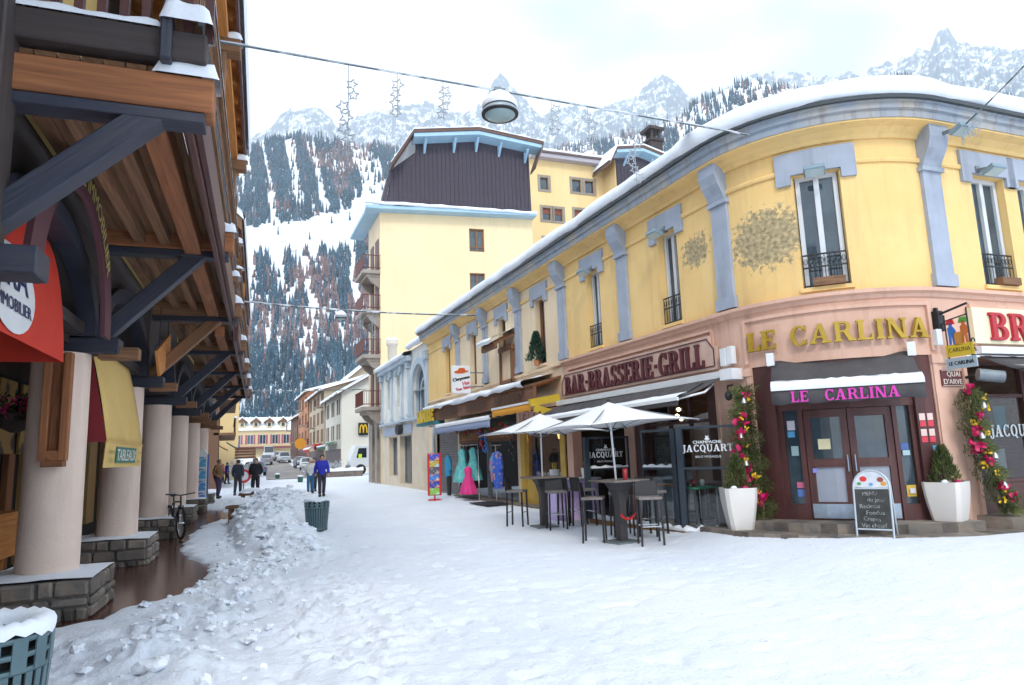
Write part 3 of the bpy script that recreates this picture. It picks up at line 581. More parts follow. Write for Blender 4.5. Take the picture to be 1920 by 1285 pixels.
# pilasters with their brackets
for c in (.03, -3.52, -6.75, -9.92, -13.03, -16.27, 3.86, 7.9):
    m_ = MB(); pbox(m_, c-.21, c+.21, 4.125, 6.2, 0, .07); pbox(m_, c-.25, c+.25, 4.125, 4.34, 0, .10); pbox(m_, c-.25, c+.25, 6.14, 6.22, 0, .12)
    pr = [(.0, 6.22), (.10, 6.22), (.13, 6.32), (.24, 6.5), (.30, 6.68), (.30, 6.90), (0, 6.90)]
    for a, b in ((c-.21, c+.21),):
        psweep(m_, a, b, pr); m_.add([cpt(a, d, z) for d, z in pr], [tuple(range(7))]); m_.add([cpt(b, d, z) for d, z in pr], [tuple(range(7))[::-1]])
    m_.build('pilaster', M_blue, CB, bevel=.008)
# windows with stone lintels, reveals, railings
M_winw = mat('white_window_frame', (.62, .64, .66), .5); M_winb = wood('brown_window_frame', (.20, .085, .03), (.26, .12, .04), .6, .1)
def railing(c0, c1, z, d, par):
    m = MB(); 
    for zz in (z+.04, z+.36, z+.58): pbox(m, c0, c1, zz-.012, zz+.012, d-.012, d+.012)
    n = max(3, int((c1-c0)/.085))
    for k in range(n+1):
        s = c0+(c1-c0)*k/n; m.tube([cpt(s, d, z), cpt(s, d, z+.58)], .007, 5)
        if k < n: m.tube([cpt(s+(c1-c0)/n/2+.03*math.cos(t), d, z+.47+.05*math.sin(t)) for t in np.linspace(0, 6.28, 9)], .005, 4)
    m.build('window_railing', M_black, par)
for i, (a, b, z0, z1) in enumerate(holes):
    c = (a+b)/2; street = c < 0
    w = casement(CB, a+.02, b-.02, z0, z1, -.16 if not street else -.19, M_winb if c < -6 else M_winw, fw=.075)
    m_ = MB(); x0, x1 = a-.26, b+.26
    pbox(m_, x0, x1, z1+.01, z1+.42, 0, .06); pbox(m_, x0, a-.02, z1-.16, z1+.01, 0, .06); pbox(m_, b+.02, x1, z1-.16, z1+.01, 0, .06)
    m_.build('lintel', M_blue, CB, bevel=.006)
    m_ = MB(); pbox(m_, a-.04, b+.04, z0-.07, z0, -.2, .05); m_.build('sill', M_yellow if c > -6 else M_pale, CB)
    if c > -7: railing(a+.03, b-.03, z0, -.04, CB)
# shop fronts: BAR opening
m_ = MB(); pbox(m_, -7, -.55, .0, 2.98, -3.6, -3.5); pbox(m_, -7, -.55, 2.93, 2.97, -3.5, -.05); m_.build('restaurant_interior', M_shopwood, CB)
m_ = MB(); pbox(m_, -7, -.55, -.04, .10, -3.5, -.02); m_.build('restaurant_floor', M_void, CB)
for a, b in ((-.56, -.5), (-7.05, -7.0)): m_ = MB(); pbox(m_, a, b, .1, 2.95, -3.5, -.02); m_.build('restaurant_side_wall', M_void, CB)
for a, b, mm in ((-3.95, -3.55, M_pink), (-3.5, -3.1, M_brownframe), (-6.95, -6.6, M_pink), (-.85, -.56, M_brownframe)):
    m_ = MB(); pbox(m_, a, b, .1, 2.9, -.3, -.03); m_.build('door_pier', mm, CB)
m_ = MB(); pbox(m_, -3.05, -.85, 2.1, 2.16, -.2, -.12); pbox(m_, -3.05, -.85, .1, .16, -.2, -.12)
for s in (-3.05, -2.3, -1.6, -.9): pbox(m_, s, s+.06, .16, 2.9, -.2, -.12)
o_ = m_.build('shop_window', M_brownframe, CB); m_ = MB(); pbox(m_, -3.0, -.86, .16, 2.9, -.165, -.155); m_.build('pane', M_clear, o_)
lam = mat('warm_lamp', (.9, .6, .3), .5, emit=((1, .62, .28), 14))
for k in range(7): MB().blob(cpt(-1.2-.75*k, -1.2-(k % 3)*.6, 2.55-(k % 2)*.2), (.05, .05, .05), 0, 1).build('ceiling_lamp', lam, CB)
# entrance under the corner
EN = MB()
for a, b in ((.44, .82), (3.02, 3.36)): pbox(EN, a, b, .37, 3.06, -.2, -.02)
pbox(EN, .44, 3.36, 2.9, 3.06, -.2, -.03); pbox(EN, .82, 3.02, 2.18, 2.30, -.22, -.08)
for a, b in ((.82, .90), (1.16, 1.24), (2.66, 2.73), (2.95, 3.02)): pbox(EN, a, b, .37, 2.18, -.22, -.10)
pbox(EN, .90, 1.16, .37, .62, -.22, -.10); pbox(EN, 2.73, 2.95, .37, .62, -.22, -.10)
pbox(EN, .82, 3.02, 2.30, 2.90, -.22, -.12)
EN = EN.build('entrance_frame', M_brownframe, CB)
def gl(a, b, z0, z1, d, par, nm='pane', m=M_glass):
    g = MB(); ss = ssub(a, b)
    for i in range(len(ss)-1): g.add([cpt(ss[i], d, z0), cpt(ss[i+1], d, z0), cpt(ss[i+1], d, z1), cpt(ss[i], d, z1)], [(0, 1, 2, 3)])
    return g.build(nm, m, par)
gl(.90, 1.16, .62, 2.18, -.17, EN); gl(2.73, 2.95, .62, 2.18, -.17, EN)
M_film = mat('frosted_film', (.30, .33, .40), .12, (.36, .39, .46), 2, spec=.7)
for a, b in ((1.25, 1.945), (1.96, 2.655)):
    dm = MB()
    pbox(dm, a, a+.11, .38, 2.17, -.2, -.13); pbox(dm, b-.11, b, .38, 2.17, -.2, -.13)
    for z0, z1 in ((.38, .66), (1.22, 1.36), (2.04, 2.17)): pbox(dm, a+.11, b-.11, z0, z1, -.2, -.13)
    dr = dm.build('door', M_brownframe, CB); gl(a+.1, b-.1, 1.3, 2.1, -.165, dr); gl(a+.1, b-.1, .6, 1.3, -.165, dr, 'lower_pane', M_film)
    k_ = MB(); pbox(k_, a+.02, b-.02, .40, .63, -.13, -.118); k_.build('kick_plate', M_kick, dr)
    h_ = MB(); s = b-.05 if a < 1.5 else a+.05; h_.tube([cpt(s, -.08, 1.15), cpt(s, -.08, 1.42)], .012, 6); h_.build('handle', M_kick, dr)
# little papers and stickers stuck on the entrance
def paper(s, z, w, h, col, d, par, nm='sticker'):
    m = mat('paper_%d_%d_%d' % tuple(int(c*100) for c in col), col, .6); q = MB(); pbox(q, s-w/2, s+w/2, z-h/2, z+h/2, d, d+.004); return q.build(nm, m, par)
for s, z, w, h, c in ((1.55, 1.60, .2, .17, (.75, .68, .42)), (1.01, 1.93, .14, .16, (.6, .55, .62)), (1.0, 1.78, .13, .1, (.1, .35, .6)), (1.04, 1.5, .13, .16, (.35, .5, .5)), (1.08, .93, .13, .1, (.6, .15, .25)), (1.08, .80, .13, .12, (.1, .2, .5)), (1.36, 1.17, .07, .07, (.25, .28, .7)),
                       (2.83, 1.52, .13, .1, (.08, .15, .4)), (2.83, 1.42, .12, .08, (.4, .55, .6)), (2.86, .82, .16, .18, (.75, .5, .08)), (2.86, .82, .09, .08, (.7, .72, .78))):
    paper(s, z, w, h, c, -.125 if h < .081 or z < 1.25 and 1.2 < s < 1.4 else -.16 if s < 1.2 or s > 2.7 else -.15, CB)
for i, (s, z) in enumerate(((3.1, 1.93), (3.24, 1.93), (3.1, 1.68), (3.24, 1.68))):
    paper(s, z+.05, .1, .11, (.75, .55, .5), -.018, CB); paper(s, z-.06, .1, .09, (.65, .05, .08), -.018, CB)
paper(3.26, 1.48, .08, .08, (.1, .45, .7), -.018, CB)
# step and pavement
m_ = MB(); pbox(m_, .2, 3.55, .02, .37, -.3, .42); m_.build('door_step', M_stoneg, CB, bevel=.015)
m_ = MB(); pbox(m_, -.3, 12, -.1, .225, -.05, .78); m_.build('stone_kerb', M_stoneg, CB, bevel=.02)
m_ = MB(); pbox(m_, 3.9, 12, -.1, .40, -.05, .55); m_.build('stone_kerb', M_stoneg, CB, bevel=.02)
# LE CARLINA
def words(body, s_mid, zc, d, h, width, depth, m, par, name, gap=.06):
    w0 = slab_width(body, gap)*h; sx = width/w0; x = -width/2
    for wd in body.replace('.', ' . ').split(' '):
        ww = slab_width(wd, gap)*h*sx
        if wd == '': continue
        lc = MB(); slab_text(lc, wd, h, lambda X, y, z, c=x+ww/2: cpt(s_mid+c+X, d+z, zc+y), depth, sx, gap); lc.build('stop_mark' if wd == '.' else name, m, par); x += ww+(0 if '.' in body else slab_width(' ', gap)*h*sx)
words('LE CARLINA', 1.905, 3.415, .05, .33, 2.88, .07, M_gold, CB, 'name_word')
# BAR BRASSERIE GRILL sign board
sb = MB(); a, b, z0, z1 = -6.85, -.3, 3.06, 3.72
bp = [(a, z0), (b, z0), (b, z1-.22), (b-.18, z1-.2), (b-.2, z1), (a+.2, z1), (a+.18, z1-.2), (a, z1-.22)]
sb.prism([(-(y), z) for y, z in bp], (8.55-.05, 10, 0), (0, 1, 0), (0, 0, 1), (-1, 0, 0), .06); so = sb.build('sign_board', M_signpink, CB)
sb = MB(); q = [(a+.06, z0+.06), (b-.06, z0+.06), (b-.06, z1-.28), (b-.25, z1-.06), (a+.25, z1-.06), (a+.06, z1-.28)]
for k in range(6):
    (s0, y0), (s1, y1) = q[k], q[(k+1) % 6]; sb.beam(cpt(s0, .115, y0), cpt(s1, .115, y1), .018, .018, (1, 0, 0))
sb.build('board_trim', M_maroon, so)
words('BAR.BRASSERIE.GRILL', -3.58, 3.36, .112, .47, 5.95, .05, M_maroon, so, 'sign_word')
# BRASSERIE on the quay side
sb = MB(); pbox(sb, 4.28, 9.6, 3.17, 3.78, .02, .12); so = sb.build('sign_board', M_creamsign, CB)
sb = MB(); hh = .47; w0 = slab_width('BRASSERIE')*hh; sx = 4.1/w0
slab_text(sb, 'BRASSERIE', hh, lambda x, y, z: cpt(4.62+2.05+x, .122+z, 3.46+y), .05, sx); sb.build('sign_letters', M_red, so)
# quay side shop front
m_ = MB(); pbox(m_, 4.12, 10, .39, 2.98, -2.6, -2.5); pbox(m_, 4.12, 10, 2.9, 2.97, -2.5, -.1); m_.build('bar_interior', M_shopwood, CB)
m_ = MB(); pbox(m_, 4.12, 10, .39, .86, -.3, -.06); m_.build('window_parapet', M_brownframe, CB)
m_ = MB()
for s in (4.14, 5.6, 7.1, 8.6, 9.9): pbox(m_, s, s+.07, .86, 2.9, -.22, -.12)
for z in (.86, 2.28, 2.84): pbox(m_, 4.21, 9.9, z, z+.06, -.22, -.13)
o_ = m_.build('shop_window', M_brownframe, CB); gl(4.2, 9.9, .9, 2.85, -.18, o_, m=M_clear)
for k, (s, z, c) in enumerate(((4.5, 1.15, (.5, .12, .1)), (4.75, 1.2, (.15, .35, .5)), (5.1, 1.15, (.5, .08, .08)), (5.35, 1.2, (.5, .5, .5)), (4.6, 1.9, (.2, .35, .33)), (4.9, 1.85, (.55, .3, .1)), (5.5, 1.95, (.1, .3, .35)))):
    paper(s, z, .3, .42, c, -.9-.2*(k % 3), CB, 'bar_poster')
t_ = MB(); slab_text(t_, 'JACQUART', .2, lambda x, y, z: cpt(5.45+x, -.17+z, 1.72+y), .004, 1); t_.build('window_lettering', mat('white_vinyl', (.75, .78, .8), .6), CB)
# the shops up the street: timber canopy beam, clothes shop, shutter, yellow cafe
for a, b in ((-20.9, -19.6), (-16.6, -16.2), (-10.4, -10.15)): m_ = MB(); pwall(m_, a, b, 0, 2.95, []); m_.build('pier', M_pale, CB)
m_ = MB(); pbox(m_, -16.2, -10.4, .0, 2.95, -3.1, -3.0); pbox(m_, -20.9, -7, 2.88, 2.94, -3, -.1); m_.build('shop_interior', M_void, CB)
M_shut = mat('roller_shutter', (.22, .20, .20), .55, (.17, .16, .16), 2, metal=.3)
m_ = MB()
for k in range(26): pbox(m_, -19.55, -16.62, .05+k*.1, .142+k*.1, -.18, -.10)
m_.build('roller_shutter', M_shut, CB)
M_ochre = mat('ochre_paint', (.55, .36, .06), .6, (.48, .30, .05), 3)
for a, b in ((-10.12, -9.82), (-7.3, -7.0)): q = MB(); pbox(q, a, b, .05, 2.92, -.25, .02); q.build('shop_post', M_ochre, CB)
m_ = MB(); pbox(m_, -9.82, -7.3, .05, .82, -.3, -.05); m_.build('counter_front', M_ochre, CB)
m_ = MB(); pbox(m_, -9.82, -7.3, .05, 2.9, -2.4, -2.3); pbox(m_, -9.82, -7.3, .1, .2, -2.3, -.3); m_.build('cafe_interior', mat('cafe_wall', (.30, .17, .10), .8, (.22, .12, .07), 3), CB)
m_ = MB(); pbox(m_, -9.8, -7.32, .84, 2.4, -.12, -.11); m_.build('cafe_pane', M_clear, CB)
for s in (-8.9, -7.9): MB().lathe([(.02, 0), (.14, .05), (.17, .2), (.03, .26)], cpt(s, -.9, 1.95), 14).build('cafe_lamp', mat('orange_lampshade', (.6, .12, .04), .5, emit=((1, .35, .12), 2.5)), CB)
for k in range(6): MB().lathe([(.05, 0), (.06, .18), (.05, .2)], cpt(-9.5+k*.4, -.3, .82), 10).build('cafe_pot', mat('cafe_pots', (.45, .40, .42), .4, (.6, .5, .3), 2), CB)
m_ = MB(); pbox(m_, -9.95, -7.1, 2.46, 2.86, -.05, .05); o_ = m_.build('cafe_sign', mat('pink_strip', (.55, .38, .36), .7), CB)
cols = ((.45, .1, .12), (.5, .3, .08), (.2, .15, .35), (.55, .12, .1), (.5, .35, .1), (.35, .08, .12))
for k in range(7):
    q = MB(); slab_text(q, 'GLACES.'[k], .30, lambda x, y, z, k=k: cpt(-9.6+k*.36+x, .052+z, 2.66+y), .01, .8); q.build('letter', mat('letter_%d' % (k % 6), cols[k % 6], .6), o_)
m_ = MB()
for s in (-16.15, -13.4, -10.5): pbox(m_, s, s+.12, .05, 2.9, -.2, -.05)
pbox(m_, -16.1, -10.4, 2.1, 2.2, -.2, -.06); m_.build('shop_posts', M_grey, CB)
m_ = MB(); pbox(m_, -16.2, -6.95, -.05, .07, -.4, .35); m_.build('shop_step', M_stoneg, CB)
m_ = MB(); pbox(m_, -16.1, -13.45, 2.02, 2.5, -.04, .1); pbox(m_, -13.2, -10.5, 2.02, 2.5, -.04, .1); o_ = m_.build('carved_shop_sign', M_shopwood, CB)
for tx, s0 in (('SOUVENIRS', -14.75), ('MONTAGNE', -11.85)): q = MB(); text_mb(q, tx, .38, lambda x, y, z, s0=s0: cpt(s0+x, .1+z, 2.25+y), .03); q.build('carved_word', M_orange, o_)
# long timber fascia board with carved lettering, snow on top
m_ = MB(); pbox(m_, -18.0, -7.05, 2.98, 3.42, .78, .88); m_.build('canopy_fascia', M_shopwood, CB)
m_ = MB(); psweep(m_, -18.1, -7.05, [(.92, 3.42), (.92, 3.47), (0, 3.72), (0, 3.66)], caps=True, closed=True); m_.build('canopy_roof', M_shopwood, CB)
m_ = MB(); psweep(m_, -18.2, -7.6, [(.95, 3.465), (1.0, 3.5), (.99, 3.58), (.9, 3.63), (.5, 3.73), (0, 3.86)], noise=.1, step=.25); m_.build('canopy_snow', M_snow, CB)
for tx, s0 in (('SOUVENIRS', -14.9), ('CADEAUX', -11.7), ('ARTISANAT', -8.8)): q = MB(); text_mb(q, tx, .40, lambda x, y, z, s0=s0: cpt(s0+x, .88+z, 3.2+y), .05, 1.1, .02); q.build('fascia_word', wood('carved_dark', (.07, .03, .015), (.10, .045, .02)), CB)
q = MB(); slab_text(q, 'CUITE', .5, lambda x, y, z: cpt(-17.9+x, .95+z, 3.25+y), .08, 1.25); q.build('yellow_letters', mat('yellow_letters', (.62, .45, .04), .5), CB)
m_ = MB(); pbox(m_, -19.6, -16.4, 2.88, 3.0, .6, .93); m_.build('teal_strip', mat('teal_paint', (.03, .22, .26), .6), CB)
m_ = MB()
for k in range(30): s = -17.8+k*.36; m_.beam(cpt(s, .1, 3.62), cpt(s, .88, 3.40), .05, .08)
m_.build('canopy_rafters', M_orange, CB)
# brown timber hood over a first floor bay
hd = MB()
for s in (-11.35, -10.35): hd.beam(cpt(s, .1, 3.9), cpt(s, .1, 5.1), .1, .1); hd.beam(cpt(s, 0, 5.5), cpt(s, .75, 5.12), .1, .12)
hd.beam(cpt(-11.45, .7, 5.05), cpt(-10.25, .7, 5.05), .12, .16); hd.beam(cpt(-11.45, .1, 5.05), cpt(-10.25, .1, 5.05), .12, .16); hd.beam(cpt(-11.4, .1, 3.95), cpt(-10.3, .1, 3.95), .1, .1)
hd = hd.build('bay_hood', M_shopwood, CB); q = MB(); q.add([cpt(-11.3, .08, 4), cpt(-10.4, .08, 4), cpt(-10.4, .08, 5), cpt(-11.3, .08, 5)], [(0, 1, 2, 3)]); q.build('bay_panel', M_pale, hd)
q = MB(); psweep(q, -11.5, -10.2, [(.85, 5.16), (.92, 5.2), (.9, 5.3), (.8, 5.34), (.4, 5.5), (0, 5.68)], noise=.06, step=.2); q.build('hood_snow', M_snow, hd)
q = MB(); q.add([cpt(-11.45, 0, 5.55), cpt(-10.25, 0, 5.55), cpt(-10.25, .82, 5.15), cpt(-11.45, .82, 5.15)], [(0, 1, 2, 3)]); q.build('hood_boards', M_shopwood, hd)
# ---------------------------------------------------------------- pale blue and white shop with the arched window, in line with the corner building
def archfill(mb, s0, s1, zs, zt, d, dep, pt, n=16, rise=None):   # wall above an arch from springing zs to the straight line zt
    c, r = (s0+s1)/2, (s1-s0)/2; rise = rise or r
    A = [(c-r*math.cos(math.pi*i/n), zs+rise*math.sin(math.pi*i/n)) for i in range(n+1)]
    for (a, za), (b, zb) in zip(A[:-1], A[1:]):
        mb.add([pt(a, d, za), pt(b, d, zb), pt(b, d, zt), pt(a, d, zt)], [(0, 1, 2, 3)], [[(a, za), (b, zb), (b, zt), (a, zt)]])
        mb.add([pt(a, d, za), pt(a, d-dep, za), pt(b, d-dep, zb), pt(b, d, zb)], [(0, 1, 2, 3)])
    return mb
def archring(mb, s0, s1, zs, w, d0, d1, pt, n=18, rise=None, legs=0.):    # raised band round an arch
    c, r = (s0+s1)/2, (s1-s0)/2; rise = rise or r
    A = [(c-r*math.cos(math.pi*i/n), zs+rise*math.sin(math.pi*i/n)) for i in range(n+1)]; Bq = [(c-(r+w)*math.cos(math.pi*i/n), zs+(rise+w)*math.sin(math.pi*i/n)) for i in range(n+1)]
    if legs: A = [(s0, zs-legs)]+A+[(s1, zs-legs)]; Bq = [(s0-w, zs-legs)]+Bq+[(s1+w, zs-legs)]
    P = [[pt(a[0], d0, a[1]), pt(a[0], d1, a[1]), pt(b[0], d1, b[1]), pt(b[0], d0, b[1])] for a, b in zip(A, Bq)]
    return mb.grid(P, closed=True, caps=True, smooth=False)
def archpane(mb, s0, s1, z0, zs, d, pt, n=16, rise=None):
    c, r = (s0+s1)/2, (s1-s0)/2; rise = rise or r
    P = [pt(s0, d, z0)]+[pt(c-r*math.cos(math.pi*i/n), d, zs+rise*math.sin(math.pi*i/n)) for i in range(n+1)]+[pt(s1, d, z0)]
    return mb.add(P, [tuple(range(len(P)))[::-1]])
M_bluewhite = mat('white_stucco', (.78, .77, .70), .9, (.62, .62, .58), 1.2, bump=.12)
M_palebl = mat('pale_blue_stucco', (.46, .53, .60), .9, (.40, .47, .54), 1.4, bump=.12)
AS = thing('arched_shop', 'white and pale blue two storey shop with an arched upper window', 'building', (8.6, 36, 0))
ah = [(-23.7, -21.25, 3.5, 4.85)]; wh = [(-29.9, -29.2, 4.3, 6.1), (-27.4, -26.7, 4.3, 6.1)]; gh = [(-29.6, -27.4, .55, 2.7), (-26.8, -24.2, .2, 2.7)]
w_ = MB(); pwall(w_, -31.4, -24.1, 3.35, 6.85, wh); pwall(w_, -24.1, -20.9, 3.35, 4.85, ah); archfill(w_, -23.7, -21.25, 4.85, 7.0, 0, .3, cpt)
for a, b in ((-24.1, -23.7), (-21.25, -20.9)): pwall(w_, a, b, 4.85, 7.0, [])
w_.build('upper_wall', M_bluewhite, AS)
w_ = MB(); pwall(w_, -31.4, -20.9, 0, 3.35, gh, rev=.35); w_.build('lower_wall', mat('ivory_stucco', (.68, .58, .44), .9, (.6, .5, .38), 1.5), AS)
w_ = MB(); pbox(w_, -31.4, -20.95, 0, 7, -6, -.6); w_.build('building_core', M_void, AS)
w_ = MB(); archring(w_, -23.7, -21.25, 4.85, .32, -.02, .1, cpt, legs=1.3); w_.build('arch_surround', M_palebl, AS)
w_ = MB(); archring(w_, -23.62, -21.33, 4.85, .0+.001, -.28, -.1, cpt, legs=1.3); archring(w_, -23.1, -21.6, 4.6, .1, -.28, -.2, cpt, legs=1.0); w_.build('arch_frame', M_palebl, AS)
w_ = MB(); archpane(w_, -23.7, -21.25, 3.5, 4.85, -.25, cpt); w_.build('arch_window', M_glass, AS)
for a, b, z0, z1 in wh: casement(AS, a, b, z0, z1, -.2, M_winw, fw=.06)
for a, b, z0, z1 in gh: casement(AS, a, b, z0, z1, -.3, M_grey, fw=.07, name='shop_window')
for c in (-31.2, -28.5, -26.0, -24.5, -21.0):
    w_ = MB(); pbox(w_, c-.17, c+.17, 3.7, 6.1, 0, .08); pbox(w_, c-.24, c+.24, 6.1, 6.5, 0, .2); pbox(w_, c-.22, c+.22, 3.6, 3.75, 0, .14); w_.build('pilaster', M_palebl, AS)
for a, b, z0, z1 in wh: w_ = MB(); archring(w_, a-.06, b+.06, z1-.1, .16, 0, .1, cpt, rise=.3); w_.build('window_hood', M_palebl, AS)
w_ = MB(); pbox(w_, -31.5, -23.9, 6.45, 6.7, 0, .3); pbox(w_, -31.5, -21.0, 3.4, 3.52, 0, .2); w_.build('cornice', M_palebl, AS)
w_ = MB(); psweep(w_, -31.6, -24.0, [(.3, 6.68), (.48, 6.7), (.52, 6.8), (.42, 6.92), (.1, 7.0), (-.8, 7.2), (-2.5, 7.4)], noise=.08, step=.25); psweep(w_, -24.05, -20.9, [(.12, 7.0), (.3, 7.03), (.34, 7.15), (.26, 7.3), (0, 7.38), (-.8, 7.5), (-2.5, 7.6)], noise=.06, step=.25); w_.build('roof_snow', M_snow, AS)
w_ = MB(); pbox(w_, -30.9, -24.0, 2.78, 3.25, .0, .06); o_ = w_.build('shop_sign', mat('blue_sign', (.30, .36, .46), .6, (.38, .42, .5), 1.5), AS)
w_ = MB(); w_.prism([(.42*math.cos(t), .27*math.sin(t)) for t in np.linspace(0, 6.28, 21)[:-1]], cpt(-26.2, .06, 3.03), (0, -1, 0), (0, 0, 1), (-1, 0, 0), .25); w_.build('oval_lamp_sign', M_black, o_)
# ---------------------------------------------------------------- tall yellow hotel with the boarded attic
_ha = math.radians(6.0)
def hpt(s, d, z): return Vector((8.5+s*math.cos(_ha)-d*math.sin(_ha), 41.6-s*math.sin(_ha)-d*math.cos(_ha), z))
def hside(s, d, z): return Vector((8.5-d, 41.6+s, z))       # the street side of the same hotel
M_hotel = mat('warm_yellow_render', (.88, .69, .42), .9, (.84, .63, .37), .25, 5, .35, .7, .06, 30)
M_hotel2 = mat('deep_yellow_render', (.82, .60, .30), .9, (.77, .54, .25), .3, 5, .35, .7, .06, 30); grime(M_hotel, (.70, .54, .33), .4, 1.2, .1); grime(M_hotel2, (.60, .43, .20), .35, 1.2, .1)
M_board = wood('purple_boards', (.045, .036, .05), (.065, .052, .068), .75, .3)
M_bleave = mat('sky_blue_paint', (.32, .50, .63), .7, (.38, .55, .67), 1.2)
M_balc = mat('balcony_concrete', (.36, .30, .25), .9, (.28, .24, .20), 2, bump=.2)
M_rail = mat('rust_red_railing', (.13, .035, .025), .7)
HT = thing('yellow_hotel', 'tall yellow hotel with a dark boarded attic, pale blue eaves and corner balconies', 'building', (13, 44, 0))
hw = [(5.8, 6.82, 14.75, 16.33), (5.77, 6.8, 11.75, 13.3)]
w_ = MB(); pwall(w_, 0, 10.2, 0, 17.2, hw, pt=hpt, rev=.3); w_.build('gable_wall', M_hotel, HT)
w_ = MB(); pwall(w_, 0, 3.9, 4.1, 17.2, [], pt=hside); w_.build('street_wall', M_pale, HT)
w_ = MB(); sh_ = [(.35, 1.25, 0, 2.9), (1.9, 2.8, 0, 2.9)]; pwall(w_, 0, 3.9, 0, 2.9, sh_, pt=hside, rev=.5)
for a, b in ((.35, 1.25), (1.9, 2.8)): archfill(w_, a, b, 2.9, 4.1, 0, .5, hside, rise=.8)
for a, b in ((0, .35), (1.25, 1.9), (2.8, 3.9)): pwall(w_, a, b, 2.9, 4.1, [], pt=hside)
w_.build('arcade_base', M_balc, HT)
MB().box((13.9, 43.5, 8.5), (9, 3.8, 17)).build('building_core', M_void, HT)
for a, b, z0, z1 in hw: casement(HT, a, b, z0, z1, -.2, M_winb, pt=hpt, fw=.1, trans=z0+.35)
poly = [(.3, 17.35), (10.2, 17.6), (10.15, 22.0), (6.45, 22.55), (2.4, 22.2), (2.3, 21.3), (.75, 20.0), (.55, 18.6)]
w_ = MB(); w_.prism(poly, hpt(0, -.1, 0), hpt(1, 0, 0)-hpt(0, 0, 0), (0, 0, 1), hpt(0, 1, 0)-hpt(0, 0, 0), .12)
for k in range(34): s = .62+k*.285; w_.beam(hpt(s, .04, 17.6), hpt(s, .04, 19.2 if s < .9 else (20.4 if s < 2.3 else 21.9)), .03, .05, (0, 1, 0))
w_.build('boarded_attic', M_board, HT)
# eaves of the gable foot and the street side
w_ = MB(); w_.prism([(-.95, 17.0), (10.3, 17.22), (10.3, 17.4), (-.95, 17.2)], hpt(0, -.05, 0), hpt(1, 0, 0)-hpt(0, 0, 0), (0, 0, 1), hpt(0, 1, 0)-hpt(0, 0, 0), .85)
w_.box((8.05, 44.2, 17.1), (.95, 6.8, .2)); w_.build('eave', M_bleave, HT)
w_ = MB(); psweep(w_, -.95, 10.3, [(.7, 17.3), (.9, 17.32), (.88, 17.48), (.5, 17.55), (0, 17.62)], pt=hpt, noise=.08, step=.4); w_.build('eave_snow', M_snow, HT)
# roof edge following the gable
re_ = [(.05, 18.9), (.62, 19.9), (2.1, 22.35), (6.45, 22.95), (10.95, 22.4), (10.3, 20.6)]
w_ = MB(); bl = MB(); sn = MB()
for (a, za), (b, zb) in zip(re_[1:-1], re_[2:]):
    if b > 10.9 or a >= .6:
        w_.hexa([hpt(a, -.2, za-.12), hpt(b, -.2, zb-.12), hpt(b, 1.0, zb-.12), hpt(a, 1.0, za-.12), hpt(a, -.2, za+.1), hpt(b, -.2, zb+.1), hpt(b, 1.0, zb+.1), hpt(a, 1.0, za+.1)])
for (a, za), (b, zb) in zip(re_[2:-2], re_[3:-1]):
    bl.hexa([hpt(a, -.1, za-.5), hpt(b, -.1, zb-.5), hpt(b, .93, zb-.38), hpt(a, .93, za-.38), hpt(a, -.1, za-.3), hpt(b, -.1, zb-.3), hpt(b, .93, zb-.13), hpt(a, .93, za-.13)])
    n = 12; P = []
    for k in range(n+1):
        s = a+(b-a)*k/n; z = za+(zb-za)*k/n+.1; j = .05*math.sin(k*1.7)
        P.append([hpt(s, 1.03, z), hpt(s, 1.05, z+.07+j), hpt(s, .9, z+.14+j), hpt(s, -.2, z+.18), hpt(s, -6, z+.2)])
    sn.grid(P)
P = [[hpt(.6+(2.1-.6)*k/6, d, 19.9+(22.35-19.9)*k/6+.12+h) for d, h in ((1.03, 0), (1.0, .08), (.7, .1), (-6, .1))] for k in range(7)]; sn.grid(P)
w_.build('verge_board', mat('brown_verge', (.13, .075, .06), .8), HT); bl.build('verge_soffit', M_bleave, HT); sn.build('roof_snow', M_snow, HT)
for s, z in ((2.9, 22.05), (4.88, 22.3), (6.41, 22.5), (8.0, 22.3), (9.85, 22.0)):
    w_ = MB(); w_.beam(hpt(s, .02, z-.75), hpt(s, .8, z-.1), .14, .12); w_.beam(hpt(s, .1, z-.7), hpt(s, .1, z-.05), .14, .14); w_.build('roof_bracket', M_bleave, HT)
w_ = MB(); w_.hexa([hpt(.05, -6, 17.5), hpt(.3, -6, 17.5), hpt(.3, .1, 17.5), hpt(.05, .1, 17.5), hpt(.6, -6, 19.9), hpt(.8, -6, 19.9), hpt(.8, .1, 19.9), hpt(.6, .1, 19.9)]); w_.build('mansard_side', M_board, HT)
